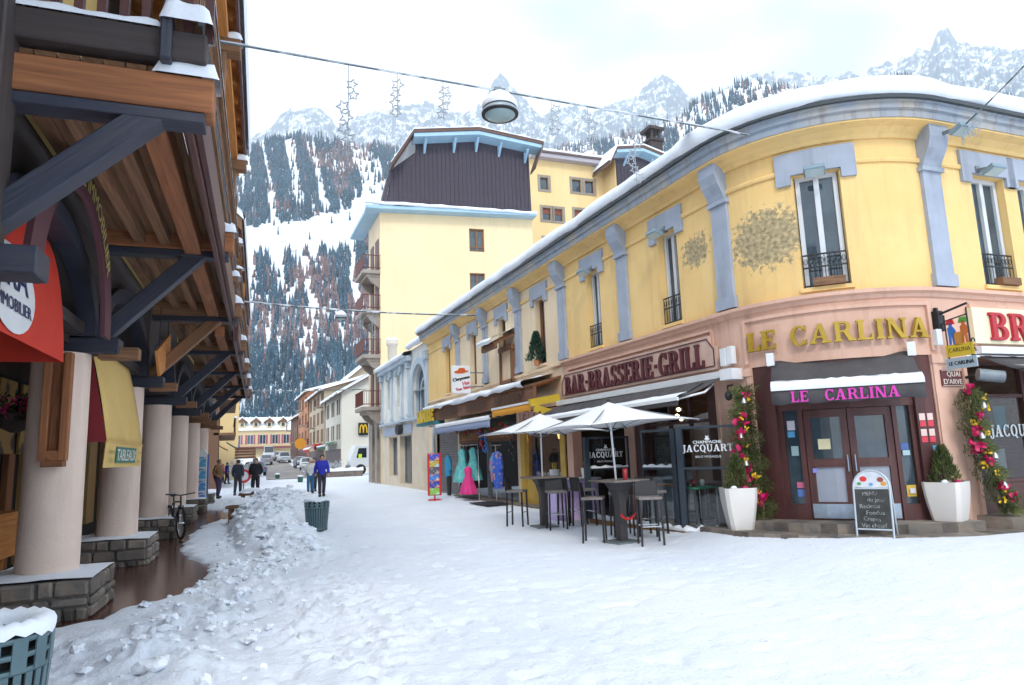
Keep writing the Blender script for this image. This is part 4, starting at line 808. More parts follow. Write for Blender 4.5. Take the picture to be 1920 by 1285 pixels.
# balconies on the street corner
for k, z in enumerate((13.1, 10.55, 7.75, 4.55)):
    w_ = MB(); y0, y1 = 41.55, 44.3
    w_.box((7.95, (y0+y1)/2, z), (1.1, y1-y0, .22)); w_.box((8.1, (y0+y1)/2, z-.2), (.85, y1-y0-.3, .2))
    for y in (y0+.3, y1-.3): w_.prism([(0, 0), (-.75, 0), (-.55, -.3), (0, -.7)], (8.5, y-.1, z-.3), (1, 0, 0), (0, 0, 1), (0, 1, 0), .2)
    bo = w_.build('balcony', M_balc, HT)
    r_ = MB()
    for zz in (.15, .95): r_.beam((7.43, y0, z+.11+zz), (7.43, y1, z+.11+zz), .05, .05); r_.beam((7.43, y0+.02, z+.11+zz), (8.5, y0+.02, z+.11+zz), .05, .05)
    for i in range(20): r_.beam((7.43, y0+.05+i*.142, z+.2), (7.43, y0+.05+i*.142, z+1.05), .022, .022) if k == 3 else r_.box((7.43, y0+.08+i*.142, z+.66), (.02, .135, .85))
    for i in range(8): r_.beam((7.5+i*.14, y0+.02, z+.2), (7.5+i*.14, y0+.02, z+1.05), .02, .02)
    r_.build('railing', M_rail, bo)
    if k:
        r_ = MB(); psweep(r_, 41.6, 44.2, [(0, 0)], pt=lambda s, d, z: Vector((0, 0, 0))) if 0 else None
for z in (13.2, 10.65, 7.85, 4.65):
    for a in (.4, 2.0): w_ = MB(); pbox(w_, a, a+.95, z, z+2.2, 0, .05, pt=hside); w_.build('balcony_door', M_brownframe, HT)
ch = MB(); ch.lathe([(.28, 6.2), (.28, 8.05), (.36, 8.1), (.36, 8.3), (.30, 8.32)], (8.75, 39.4, 0), 14); co = ch.build('round_chimney', mat('chimney_render', (.62, .55, .46), .9), AS)
MB().blob((8.75, 39.4, 8.42), (.36, .36, .16), .1, 2).build('chimney_snow', M_snow, co)
# ---------------------------------------------------------------- the hotel wing behind, stone framed windows
WG = thing('hotel_wing', 'yellow wing behind with grey framed windows and a second boarded gable', 'building', (27, 51, 0))
def wpt(s, d, z): return Vector((21.0+s*math.cos(.035), 50-d-s*math.sin(.035), z))
M_gframe = mat('grey_window_surround', (.27, .23, .19), .9, (.33, .28, .23), 3)
wins = []
for (a, b, z0, z1) in ((2.75, 3.75, 23.5, 24.8), (5.75, 6.85, 23.6, 24.95), (7.0, 8.1, 23.6, 24.95), (2.85, 3.85, 20.8, 22.1), (3.95, 4.95, 20.8, 22.1), (5.85, 6.95, 20.9, 22.2), (7.1, 8.2, 20.9, 22.2), (2.9, 3.9, 18.1, 19.4), (4.0, 5.0, 18.1, 19.4), (5.85, 6.95, 18.1, 19.4)): wins.append((a+.12, b-.12, z0+.1, z1-.1))
w_ = MB(); pwall(w_, 0, 9.2, 0, 26.3, wins, pt=wpt, rev=.25); w_.build('wall', M_hotel2, WG)
MB().box((26, 54, 13), (9.5, 6.8, 25.5)).build('building_core', M_void, WG)
M_shade = mat('brown_blind', (.22, .07, .045), .8)
for i, (a, b, z0, z1) in enumerate(wins):
    o_ = casement(WG, a, b, z0, z1, -.15, M_brownframe, pt=wpt, mull=0, fw=.09)
    r_ = MB()
    for q in ((a-.22, a, z0-.2, z1+.2), (b, b+.22, z0-.2, z1+.2), (a, b, z1, z1+.2), (a, b, z0-.2, z0)): pbox(r_, *q, 0, .05, pt=wpt)
    r_.build('stone_surround', M_gframe, WG)
    if i > 2: r_ = MB(); pbox(r_, a+.09, b-.09, (z0+z1)/2+.05, z1-.09, -.14, -.125, pt=wpt); r_.build('blind', M_shade, o_)
w_ = MB(); pbox(w_, 1.5, 9.3, 26.25, 26.6, -.1, .7, pt=wpt); w_.build('eave', mat('pale_eave', (.40, .37, .40), .8), WG)
w_ = MB(); pbox(w_, 1.5, 9.3, 26.6, 26.78, .5, .8, pt=wpt); w_.build('gutter', mat('brown_gutter', (.12, .08, .07), .7), WG)
w_ = MB(); psweep(w_, 1.3, 9.3, [(.55, 26.75), (.82, 26.78), (.8, 26.98), (.5, 27.05), (-2.5, 28.2)], pt=wpt, noise=.1, step=.5); w_.build('roof_snow', M_snow, WG)
def w2(s, d, z): return Vector((30.0+s*math.cos(.035), 47.5-d-s*math.sin(.035), z))
gp = [(0, 18), (8.2, 18), (8.2, 25.0), (2.2, 26.5), (-.0, 26.1)]
w_ = MB(); w_.prism(gp, w2(0, -.1, 0), w2(1, 0, 0)-w2(0, 0, 0), (0, 0, 1), (0, -1, 0), .12)
for k in range(26): s = .1+k*.32; w_.beam(w2(s, .04, 19), w2(s, .04, 25.4), .03, .05, (0, 1, 0))
w_.build('boarded_gable', M_board, WG)
MB().box((29.97, 48.9, 13), (.1, 2.6, 26.2)).build('gable_return', M_hotel2, WG)
g2 = [(-1.1, 25.3), (-.35, 26.75), (2.25, 27.2), (8.6, 25.6)]; w_ = MB(); bl = MB(); sn = MB()
for (a, za), (b, zb) in zip(g2[:-1], g2[1:]):
    w_.hexa([w2(a, -2.5, za-.12), w2(b, -2.5, zb-.12), w2(b, .9, zb-.12), w2(a, .9, za-.12), w2(a, -2.5, za+.1), w2(b, -2.5, zb+.1), w2(b, .9, zb+.1), w2(a, .9, za+.1)])
    if a > -1: bl.hexa([w2(a, -.1, za-.55), w2(b, -.1, zb-.55), w2(b, .83, zb-.4), w2(a, .83, za-.4), w2(a, -.1, za-.3), w2(b, -.1, zb-.3), w2(b, .83, zb-.13), w2(a, .83, za-.13)])
    sn.grid([[w2(a+(b-a)*k/6, d, za+(zb-za)*k/6+.1+h) for d, h in ((.93, 0), (.95, .12), (.7, .2), (-4, .25))] for k in range(7)])
w_.build('verge_board', MATS['brown_verge'], WG); bl.build('verge_soffit', M_bleave, WG); sn.build('gable_snow', M_snow, WG)
for s in (.7, 3.2, 5.6): q = MB(); q.beam(w2(s, .02, 25.6), w2(s, .7, 26.2), .14, .14); q.build('roof_bracket', M_bleave, WG)
c_ = MB(); c_.box((37.5, 52.5, 29), (1.3, 1.3, 4)); c_.box((37.5, 52.5, 31.05), (1.6, 1.6, .25)); c_.box((37.1, 52.0, 31.6), (.2, .2, 1)); c_.box((37.9, 52.0, 31.6), (.2, .2, 1)); c_.box((37.5, 52.9, 31.6), (.9, .2, 1)); c_.box((37.5, 52.5, 32.2), (1.7, 1.7, .3)); c_.build('chimney', M_dark, WG)
# ---------------------------------------------------------------- the timber chalets on the left, arcade on round columns
_la = math.atan(.04); LU = Vector((math.sin(_la), math.cos(_la), 0)); LV = Vector((math.cos(_la), -math.sin(_la), 0)); LO = Vector((-1.95, 9.9, 0))
def lpt(u, v, z): return LO+LU*u+LV*v+Vector((0, 0, z))
def lw(v0): return lambda s, d, z: lpt(s, v0+d, z)
def lbox(mb, u0, u1, v0, v1, z0, z1): return mb.hexa([lpt(u0, v0, z0), lpt(u0, v1, z0), lpt(u1, v1, z0), lpt(u1, v0, z0), lpt(u0, v0, z1), lpt(u0, v1, z1), lpt(u1, v1, z1), lpt(u1, v0, z1)])
def snowcap(par, u0, u1, v0, v1, z, t=.1, seed=0, name='snow_cap'):   # soft lump of snow lying on a beam or rail
    rd = random.Random(seed); L = max(u1-u0, v1-v0); n = max(10, int(L/.07)); along_u = (u1-u0) > (v1-v0); P = []
    for i in range(n+1):
        f = i/n; e = max(.0, 1-abs(2*f-1)**max(4., 12*L))**.5+.02
        e = min(e, 1); ph = seed*1.7; h = t*e*(1+.16*math.sin(f*L*9+ph)+.1*math.sin(f*L*23+ph)); r = []
        for k in range(9):
            a = math.pi*k/8; w = -math.cos(a)*(1.06 if e > .8 else .96); hz = h*math.sin(a)**.6
            if along_u: r.append(lpt(u0+(u1-u0)*f, (v0+v1)/2+w*(v1-v0)/2, z+hz-.004))
            else: r.append(lpt((u0+u1)/2+w*(u1-u0)/2, v0+(v1-v0)*f, z+hz-.004))
        P.append(r)
    return MB().grid(P, caps=True).build(name, M_snow, par)
def stone_base(par, u, name='stone_base'):
    def rub(mb, *a):
        n0 = len(mb.v); lbox(mb, *a)
        for i in range(n0, len(mb.v)): mb.v[i] = (mb.v[i][0]+rd.uniform(-.016, .016), mb.v[i][1]+rd.uniform(-.016, .016), mb.v[i][2]+rd.uniform(-.013, .013))
    core = MB(); lbox(core, u-.62, u+.58, -.66, .56, -.05, .40); o = core.build(name, M_mortar, par); rd = random.Random(int(u*10)+5)
    st = MB(); z = -.04
    for ci, hgt in enumerate(((.15, .10, .20), (.10, .19, .16), (.17, .12, .16))[int(abs(u)) % 3]):
        for side in range(4):
            L = 1.22; p = 0.
            while p < L-.02:
                w = min(rd.choice((.12, .17, .2, .26, .34, .42)), L-p); w = L-p if L-p-w < .1 else w; g = .010; a, b = p+g, p+w-g; out = rd.uniform(.03, .055); h0, h1 = z+rd.uniform(.004, .014), z+hgt-rd.uniform(.006, .016)
                if side == 0: rub(st, u-.62-out, u-.55, -.66+a, -.66+b, h0, h1)
                elif side == 1: rub(st, u-.62+a, u-.62+b, .5, .57+out, h0, h1)
                elif side == 2: rub(st, u+.5, u+.59+out, -.66+a, -.66+b, h0, h1)
                else: rub(st, u-.62+a, u-.62+b, -.66-out, -.6, h0, h1)
                p += w
        z += hgt
    st.build('stones', M_stoneg, o, bevel=.022)
    P = []
    for i in range(9):
        a = -.64+1.24*i/8; P.append([lpt(u+a, -.68+1.28*j/8, .405+.05*math.sin(math.pi*min(max(i/8, .02), .98))**.4*math.sin(math.pi*min(max(j/8, .02), .98))**.4+.012*rd.random()) for j in range(9)])
    MB().grid(P).build('snow_cap', M_snow, o); return o
def column(par, u):
    c = lpt(u, 0, 0); MB().lathe([(.325, .4), (.325, .8), (.315, 3.04)], c, 32).build('column', M_column, par); stone_base(par, u)
    q = MB(); dz = -.06 if u == -4.25 else 0; lbox(q, u-.16, u+.16, -.45, .86 if u == -4.25 else .64, 3.04+dz, 3.24+dz); q.build('corbel', M_slate if int(u) % 2 == 0 else M_chalet, par, bevel=.01)
    q = MB(); lbox(q, u-.1, u+.1, .4, .5 if u == -4.25 else .86, 2.98, 3.13); q.build('corbel_tip', M_chalet, par, bevel=.01)
def bracket_beam(par, u, z=4.40, long=False, col=0):
    q = MB(); lbox(q, u-.13, u+.13, .4, 1.94, z, z+.28); b = q.build('cantilever_beam', (M_chaletR, M_chalet)[col], par, bevel=.012)
    q = MB(); lbox(q, u-.11, u+.11, .4, 1.88, z-.09, z-.004); q.build('under_beam', M_slate, par, bevel=.008)
    q = MB(); q.beam(lpt(u, .36, 3.22), lpt(u, 1.52, z-.02), .2, .2, tuple(LU)); q.build('brace', M_slate if u < 3 or u > 8 else M_chalet, par, bevel=.012)
    snowcap(b, u-.14, u+.14, 1.50, 1.98, z+.28, .19, int(u*7)+1)
def balcony(par, u0, u1, z=4.70, close=True, v1=1.80, step=.17):
    q = MB()
    nb = 9
    for k in range(nb): lbox(q, u0, u1, .42+k*(v1-.46)/nb, .42+(k+1)*(v1-.46)/nb-.012, z-.04, z)
    q.build('balcony_floor', M_chalet, par)
    q = MB(); lbox(q, u0+.1, u1-.1, 1.34, 1.54, z-.30, z-.045); q.build('floor_joist', M_chaletR, par, bevel=.01)
    q = MB()
    for vv in (.75, 1.05): lbox(q, u0+.1, u1-.1, vv, vv+.12, z-.2, z-.045)
    q.build('floor_joist', M_chalet, par)
    q = MB(); lbox(q, u0, u1, v1-.08, v1-.03, z-.42, z+.16); lbox(q, u0, u1, v1-.02, v1+.03, z-.34, z+.1); q.build('fascia_board', M_brownframe, par)
    q = MB(); lbox(q, u0, u1, v1-.07, v1+.03, z+.30, z+.40); lbox(q, u0, u1, v1-.08, v1+.04, z+1.12, z+1.22)
    n = int((u1-u0)/step)
    for k in range(n+1): lbox(q, u0+(u1-u0)*k/n-.04, u0+(u1-u0)*k/n+.04, v1-.035, v1-.005, z+.4, z+1.12)
    r = q.build('balustrade', M_chalet, par)
    snowcap(r, u0, u1, v1-.09, v1+.05, z+1.22, .12, int(u0*3)); snowcap(r, u0, u1, v1-.07, v1+.06, z+.4, .07, int(u0*3)+1)
def rafters_eave(par, u0, u1, z=8.0, v=1.88, slope=.55, step=.62, name='roof'):
    q = MB(); q.hexa([lpt(u0, v, z), lpt(u1, v, z), lpt(u1, -4, z+(v+4)*slope), lpt(u0, -4, z+(v+4)*slope), lpt(u0, v, z+.05), lpt(u1, v, z+.05), lpt(u1, -4, z+.05+(v+4)*slope), lpt(u0, -4, z+.05+(v+4)*slope)]); rf = q.build(name, M_orange, par)
    n = int((u1-u0)/step)
    q = MB()
    for k in range(n+1): u = u0+.1+(u1-u0-.2)*k/n; q.beam(lpt(u, v-.02, z-.07), lpt(u, -1.2, z-.07+(v+1.2)*slope), .11, .13)
    q.build('rafters', M_orange, rf)
    q = MB(); lbox(q, u0, u1, v-.32, v-.14, z-.30, z-.08); q.build('eave_purlin', M_orange, rf, bevel=.01)
    q = MB(); lbox(q, u0-.05, u1+.05, v+.0, v+.045, z-.16, z+.14); q.build('fascia', M_brownframe, rf)
    P = []; n = int((u1-u0)/.25)
    for k in range(n+1):
        u = u0-.08+(u1-u0+.16)*k/n; r = []
        for d, h in ((v+.1, .02), (v+.14, .13), (v+.08, .26), (v-.1, .34), (v-.8, .36), (-4, .36)): r.append(lpt(u+.03*math.sin(k), d, z+.06+(v-d)*slope*(1 if d < v else 0)+h+.04*(vnoise(np.array(k*.7), np.array(d*2.))-.5)))
        P.append(r)
    MB().grid(P, caps=False).build('roof_snow', M_snow, rf)
    # closing triangle of snow and boards at each verge
    for uu in (u0, u1): q = MB(); q.hexa([lpt(uu-.06, v+.05, z-.2), lpt(uu+.06, v+.05, z-.2), lpt(uu+.06, -4, z-.2+(v+4.05)*slope), lpt(uu-.06, -4, z-.2+(v+4.05)*slope), lpt(uu-.06, v+.05, z+.1), lpt(uu+.06, v+.05, z+.1), lpt(uu+.06, -4, z+.1+(v+4.05)*slope), lpt(uu-.06, -4, z+.1+(v+4.05)*slope)]); q.build('verge_board', M_chalet, rf)
    for uu in (u0+.02, u1-.02):
        q = MB(); q.hexa([lpt(uu-.09, v+.1, z+.1), lpt(uu+.09, v+.1, z+.1), lpt(uu+.09, -4, z+.1+(v+4.1)*slope), lpt(uu-.09, -4, z+.1+(v+4.1)*slope), lpt(uu-.07, v+.05, z+.36), lpt(uu+.07, v+.05, z+.36), lpt(uu+.07, -4, z+.4+(v+4.1)*slope), lpt(uu-.07, -4, z+.4+(v+4.1)*slope)]); q.build('verge_snow', M_snow, rf)
    return rf
def arcade_wall(par, cols, z1=8.6, v=.30, m=M_dark):
    w = MB(); pt = lw(v); rings = []
    for a, b in zip(cols[:-1], cols[1:]):
        s0, s1 = a+.24, b-.24
        pwall(w, a-.24, a+.24, 3.2, 4.3, [], pt=pt); archfill(w, s0, s1, 3.24, 4.3, 0, .35, pt, rise=.88); pwall(w, a-.24, b-.24, 4.3, z1, [], pt=pt); rings.append((s0, s1))
    pwall(w, cols[-1]-.24, cols[-1]+.24, 3.2, z1, [], pt=pt)
    w.build('upper_wall', m, par)
    for s0, s1 in rings: q = MB(); archring(q, s0+.02, s1-.02, 3.24, .2, -.1, .1, pt, rise=.86); q.build('arch_rib', M_slate, par)
C1 = thing('timber_chalet', 'dark timber chalet on round pink columns with blue braces, nearest on the left', 'building', tuple(lpt(-2, -1, 0)))
for u in (-8.5, -4.25, 0, 4.25): column(C1, u)
arcade_wall(C1, [-8.5, -4.25, 0, 4.25])
q = MB(); lbox(q, -9, 5, -3.2, .28, 3.26, 3.4); q.build('arcade_ceiling', M_dark, C1)
q = MB(); lbox(q, -9, 5, -6, -.2, 3.4, 9.5); q.build('building_core', M_void, C1)
for i, u in enumerate((-4.25, 0, 4.25)): bracket_beam(C1, u, (4.34, 4.46, 4.40)[i], col=(0, 0, 1)[i])
balcony(C1, -4.3, 5.0)
# balcony end facing the square
q = MB(); lbox(q, -4.43, -4.25, .5, 1.88, 4.72, 4.96); o_ = q.build('end_rail', M_dark, C1, bevel=.012); snowcap(o_, -4.44, -4.24, .5, 1.6, 4.96, .08, 3)
q = MB(); lbox(q, -4.50, -4.24, 1.56, 1.64, 4.68, 5.06); o2 = q.build('end_post', M_slate, C1, bevel=.01); snowcap(o2, -4.52, -4.22, 1.55, 1.93, 5.0, .2, 4)
q = MB()
for k in range(9): lbox(q, -4.38, -4.30, .66+k*.15, .72+k*.15, 4.96, 6.0)
lbox(q, -4.40, -4.28, .55, 1.85, 5.95, 6.05); q.build('end_balusters', M_brownframe, C1)
q = MB(); lbox(q, -4.2, 4.9, .31, .36, 4.76, 7.4); q.build('upper_render', mat('chalet_cream', (.72, .52, .20), .9, (.64, .45, .16), 1), C1)
for u in (-3.2, -.6, 2.2): q = MB(); lbox(q, u-.5, u+.5, .35, .42, 4.8, 6.9); q.build('shutter', M_chalet, C1)
q = MB(); lbox(q, -4.6, -4.25, .36, .62, 2.6, 7.5); q.build('corner_post', M_dark, C1, bevel=.015)
for u in (-4.25, 0, 4.25):
    q = MB(); lbox(q, u-.09, u+.09, 1.58, 1.76, 4.72, 7.75); p_ = q.build('balcony_post', M_chalet, C1, bevel=.01)
    q = MB(); q.beam(lpt(u, 1.67, 6.9), lpt(u+.75, 1.67, 7.65), .12, .14, tuple(LV)); q.beam(lpt(u, 1.6, 6.9), lpt(u, .5, 7.7), .12, .14, tuple(LU)); q.build('post_strut', M_chalet, p_)
    q = MB(); lbox(q, u-.12, u+.12, .4, 1.95, 7.42, 7.62); b_ = q.build('tie_beam', M_chalet, C1, bevel=.01); snowcap(b_, u-.12, u+.12, 1.72, 1.98, 7.62, .14, int(u)+40)
q = MB(); lbox(q, -4.4, 5, 1.58, 1.78, 7.62, 7.8); q.build('eave_plate', M_orange, C1)
for u, v, z in ((1.6, 1.86, 5.3), (3.0, 1.9, 4.9), (4.6, 1.88, 6.0), (4.4, 1.86, 5.2)):
    q = MB(); lbox(q, u-.1, u+.1, 1.6, v, z-.12, z); o_ = q.build('rail_end', M_chalet, C1); snowcap(o_, u-.11, u+.11, 1.6, v+.05, z, .14, int(u*9))
rafters_eave(C1, -9.5, 4.85)
# wall-side detail: panel on the column, lintel corbel at the left, sign arc
q = MB(); lbox(q, -.50, -.36, -.06, .02, 1.73, 3.0); lbox(q, -.50, -.36, .14, .22, 1.73, 3.0); lbox(q, -.50, -.36, .02, .14, 1.73, 1.85); lbox(q, -.40, -.36, .02, .14, 1.85, 3.0); lbox(q, -.52, -.34, -.02, .2, 1.66, 1.73); q.build('column_post_case', M_chaletR, C1, bevel=.006)
q = MB(); archring(q, -3.35, -.85, 3.15, .34, .0, .05, lw(.56), rise=1.22); o_ = q.build('arched_name_board', mat('plum_board', (.10, .035, .045), .7), C1)
def arcplace(body, ang0, r, v):
    vs = [0]
    def f(x, y, z):
        a = ang0-x/r; rr = r+y; return lpt(-2.1-rr*math.cos(a), v+z, 3.15+rr*math.sin(a)*.985)
    return f
q = MB(); text_mb(q, 'AGENCE IMMOBILIER', .27, lambda x, y, z: lpt(-2.1+(1.41+y)*math.sin((x+.15)/1.41), .615+z, 3.15+(1.38+y)*math.cos((x+.15)/1.41)), .01, 1.02, .006); q.build('board_letters', mat('pale_gold', (.55, .44, .14), .5), o_)
# red awning
RA = thing('red_awning', 'red canvas awning with a round white agency badge inside the timber arch', 'awning', tuple(lpt(-2.6, .2, 2.7)))
M_redc = mat('red_canvas', (.62, .035, .015), .8, (.55, .03, .012), 3)
P = []
for i in range(9):
    u = -4.0+2.55*i/8; P.append([lpt(u+(.22*k/8 if i == 8 else 0)*0, .05+.32*math.sin(k/8*1.35), 4.15-1.40*(1-math.cos(k/8*1.45))/(1-math.cos(1.45))) for k in range(9)])
MB().grid(P).build('canvas', M_redc, RA)
q = MB(); q.add([lpt(-1.45, .05+.32*math.sin(k/8*1.35), 4.15-1.40*(1-math.cos(k/8*1.45))/(1-math.cos(1.45))) for k in range(9)]+[lpt(-1.45, -.3, 2.75), lpt(-1.45, -.3, 4.15)], [tuple(range(11))]); q.build('side_panel', M_redc, RA)
def redpt(u, y, off):                                   # y = distance up the canvas from its lower edge
    k = max(0, min(1, 1-y/1.5)); return lpt(u, .05+.32*math.sin(k*1.35)+off, 4.15-1.40*(1-math.cos(k*1.45))/(1-math.cos(1.45)))
q = MB(); n = 28; c0 = (-3.08, .30); q.add([redpt(c0[0], c0[1], .012)]+[redpt(c0[0]+.60*math.cos(2*math.pi*i/n), c0[1]+.28*math.sin(2*math.pi*i/n), .012) for i in range(n)], [(0, 1+i, 1+(i+1) % n) for i in range(n)]); bd = q.build('white_badge', M_white, RA)
q = MB(); text_mb(q, 'ERA', .27, lambda x, y, z: redpt(c0[0]+x+y*.25, c0[1]+.06+y, .014+z), .004, 1.7, .012); text_mb(q, 'IMMOBILIER', .11, lambda x, y, z: redpt(c0[0]+x, c0[1]-.12+y, .014+z), .004, 1.6, .004); q.build('badge_letters', mat('navy_ink', (.02, .03, .12), .6), bd)
# yellow awning between the first two columns
YA = thing('yellow_awning', 'sloping yellow shop awning with a green sign on its valance between two pink columns', 'awning', tuple(lpt(1.8, .3, 1.6)))
M_yc = mat('yellow_canvas', (.72, .50, .17), .8, (.66, .44, .14), 1.5, bump=.1, bs=8)
P = [[lpt(.4+2.85*i/8, .20+.27*k/8+.02*math.sin(k/8*3.1), 3.32-1.36*k/8) for k in range(9)] for i in range(9)]; MB().grid(P).build('canvas', M_yc, YA, solid=.006)
q = MB(); q.add([lpt(.4, .20+.27*k/8, 3.32-1.36*k/8) for k in range(9)]+[lpt(.4, -.25, 1.97), lpt(.4, -.25, 3.3)], [tuple(range(11))]); q.build('side_shade', mat('awning_red_side', (.18, .01, .015), .8), YA)
q = MB(); q.hexa([lpt(.4, .455, 1.955), lpt(.4, .475, 1.955), lpt(3.25, .475, 1.955), lpt(3.25, .455, 1.955), lpt(.4, .455, 1.985), lpt(.4, .49, 1.985), lpt(3.25, .49, 1.985), lpt(3.25, .455, 1.985)]); q.build('front_bar', M_yc, YA)
q = MB(); q.hexa([lpt(.38, .44, 1.63), lpt(.38, .448, 1.63), lpt(3.27, .448, 1.63), lpt(3.27, .44, 1.63), lpt(.38, .46, 1.955), lpt(.38, .468, 1.955), lpt(3.27, .468, 1.955), lpt(3.27, .46, 1.955)]); va = q.build('valance', M_yc, YA)
vpt = lambda u, z, o=0: lpt(u, .455+(z-1.63)*.06+o, z)
q = MB(); q.hexa([vpt(1.05, 1.69, .002), vpt(1.05, 1.69, .01), vpt(2.65, 1.69, .01), vpt(2.65, 1.69, .002), vpt(1.05, 1.91, .002), vpt(1.05, 1.91, .01), vpt(2.65, 1.91, .01), vpt(2.65, 1.91, .002)]); q.build('green_sign', mat('green_sign', (.02, .17, .13), .6), va)
q = MB(); text_mb(q, 'TABLEAUX', .23, lambda x, y, z: vpt(1.85+x, 1.79+y, .011+z), .004, 1.35, .008); q.build('sign_letters', mat('sign_cream', (.75, .74, .66), .6), va)
q = MB(); 
for t_, u, z, s in (('Peintures', .72, 1.84, .09), ('d\'Art', .72, 1.72, .1), ('Cadres', 2.95, 1.85, .08), ('Photos', 2.95, 1.71, .08)): q = MB(); text_mb(q, t_, s, lambda x, y, z_, u=u, z=z: vpt(u+x, z+y, .01+z_), .003, 1.2); q.build('small_word', mat('olive_ink', (.16, .16, .04), .6), va)
# shop front inside the arcade
M_bp = mat('painted_shop_panel', (.42, .25, .06), .7, (.06, .035, .02), 2.2, 2, .52, .60)
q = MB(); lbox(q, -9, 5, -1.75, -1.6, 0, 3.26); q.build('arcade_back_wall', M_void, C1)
for u, mm in ((1.2, M_bp), (2.35, M_bp), (3.5, M_bp), (4.6, M_bp), (0.1, M_bp)):
    q = MB(); lbox(q, u-.42, u+.42, -1.58, -1.54, 1.9, 3.1); q.build('painted_panel', mm, C1)
M_och = wood('ochre_boards', (.30, .17, .05), (.40, .24, .08))
for u in (-3.6, -2.6, -1.7, -.6, .4, 1.15, 2.3, 2.75, 3.6, 4.4): q = MB(); lbox(q, u, u+.3, -1.59, -1.5, .05, 1.9); q.build('door_board', M_och if int(u*10) % 3 else M_chaletR, C1)
q = MB(); lbox(q, -8.8, 4.9, -1.55, .1, 3.16, 3.25); q.build('lintel', M_dark, C1)
TB = thing('wooden_counter', 'orange wooden counter on legs behind the first pink column', 'counter', tuple(lpt(2.4, -1.0, 0)))
q = MB(); q.hexa([lpt(1.4, -1.06, .42), lpt(1.4, -1.0, .42), lpt(3.1, -1.0, .42), lpt(3.1, -1.06, .42), lpt(1.4, -1.16, 1.0), lpt(1.4, -1.10, 1.0), lpt(3.1, -1.10, 1.0), lpt(3.1, -1.16, 1.0)]); q.build('front_board', M_orange, TB)
for u in (1.6, 2.2, 2.95): q = MB(); q.beam(lpt(u, -1.12, -.03), lpt(u, -1.1, .6), .06, .06); q.build('leg', M_orange, TB)
q = MB(); lbox(q, 1.4, 3.1, -1.45, -1.1, .98, 1.02); q.build('top', M_orange, TB)
HF = thing('hanging_flower_basket', 'hanging basket of fuchsia flowers and dark leaves beside the first column', 'flower basket', tuple(lpt(.8, -.66, 2.15)))
rd = random.Random(5); fl = MB(); lf = MB(); wh = MB()
for k in range(90):
    a, b, r = rd.uniform(0, 6.28), rd.uniform(-.9, 1), rd.uniform(.12, .34); p = lpt(.8+r*math.cos(a), -.66+r*math.sin(a)*.8, 2.42+b*.17)
    m = (fl, lf, lf, fl)[k % 4] if k % 8 else fl; s = rd.uniform(.04, .085)
    M = Euler((rd.uniform(0, 3), rd.uniform(0, 3), rd.uniform(0, 3))).to_matrix()
    for j in range(5): c, d = M@Vector((math.cos(j*1.257), math.sin(j*1.257), .2)), M@Vector((math.cos(j*1.257+.6), math.sin(j*1.257+.6), .35)); m.add([p, p+c*s, p+d*s*1.3], [(0, 1, 2)])
fl.build('fuchsia_flowers', mat('fuchsia_petals', (.72, .02, .24), .7, island=.3), HF); lf.build('leaves', mat('dark_leaves', (.02, .045, .02), .7, island=.3), HF)
q = MB(); q.lathe([(.05, 2.12), (.2, 2.2), (.26, 2.36), (.25, 2.37)], lpt(.8, -.66, 0), 16); q.tube([lpt(.8, -.66, 2.36), lpt(.8, -.66, 3.16)], .008, 5); q.build('basket', M_dark, HF)
# second chalet further along
C2 = thing('timber_chalet', 'second timber chalet further along with a steep snowy gable edge above its balconies', 'building', tuple(lpt(14, -1, 0)))
for u in (8.5, 12.75, 17.0, 21.2): column(C2, u)
arcade_wall(C2, [4.8, 8.5, 12.75, 17.0, 21.2, 25.0], z1=8.4)
q = MB(); lbox(q, 5, 26, -6, -.2, 3.4, 9.0); q.build('building_core', M_void, C2)
q = MB(); lbox(q, 5, 26, -1.75, -1.6, 0, 3.26); lbox(q, 5, 26, -3, .28, 3.26, 3.4); q.build('arcade_back_wall', M_void, C2)
for u in (6.2, 7.4, 9.8, 11.2, 13.9, 15.6, 18.2, 19.8): q = MB(); lbox(q, u-.4, u+.4, -1.59, -1.53, .3, 2.6); q.build('shop_panel', M_och if u % 2 > 1 else M_bp, C2)
for i, u in enumerate((8.5, 12.75, 17.0, 21.2)): bracket_beam(C2, u, 4.38, col=1)
balcony(C2, 6.2, 22.6, z=4.68)
q = MB(); lbox(q, 6.1, 6.3, .5, 1.9, 4.86, 5.02); lbox(q, 6.13, 6.27, .5, 1.86, 5.8, 5.9)
for k in range(9): lbox(q, 6.16, 6.24, .62+k*.14, .67+k*.14, 5.02, 5.8)
o_ = q.build('end_balustrade', M_chalet, C2); snowcap(o_, 6.1, 6.3, .5, 1.92, 5.9, .1, 77); snowcap(o_, 6.08, 6.32, .5, 1.92, 5.02, .08, 78)
for u in (6.2, 10.5, 14.8, 19, 22.5): q = MB(); lbox(q, u-.08, u+.08, 1.55, 1.72, 4.7, 7.6); q.build('balcony_post', M_chalet, C2)
q = MB(); lbox(q, 9, 22, .31, .36, 4.7, 7.8); q.build('upper_render', MATS['chalet_cream'], C2)
rafters_eave(C2, 9.0, 23.0, z=7.9, v=1.70, slope=.95)
q = MB(); lbox(q, 13.5, 13.9, 1.2, 1.75, 7.0, 7.4); q.build('eave_console', M_orange, C2)
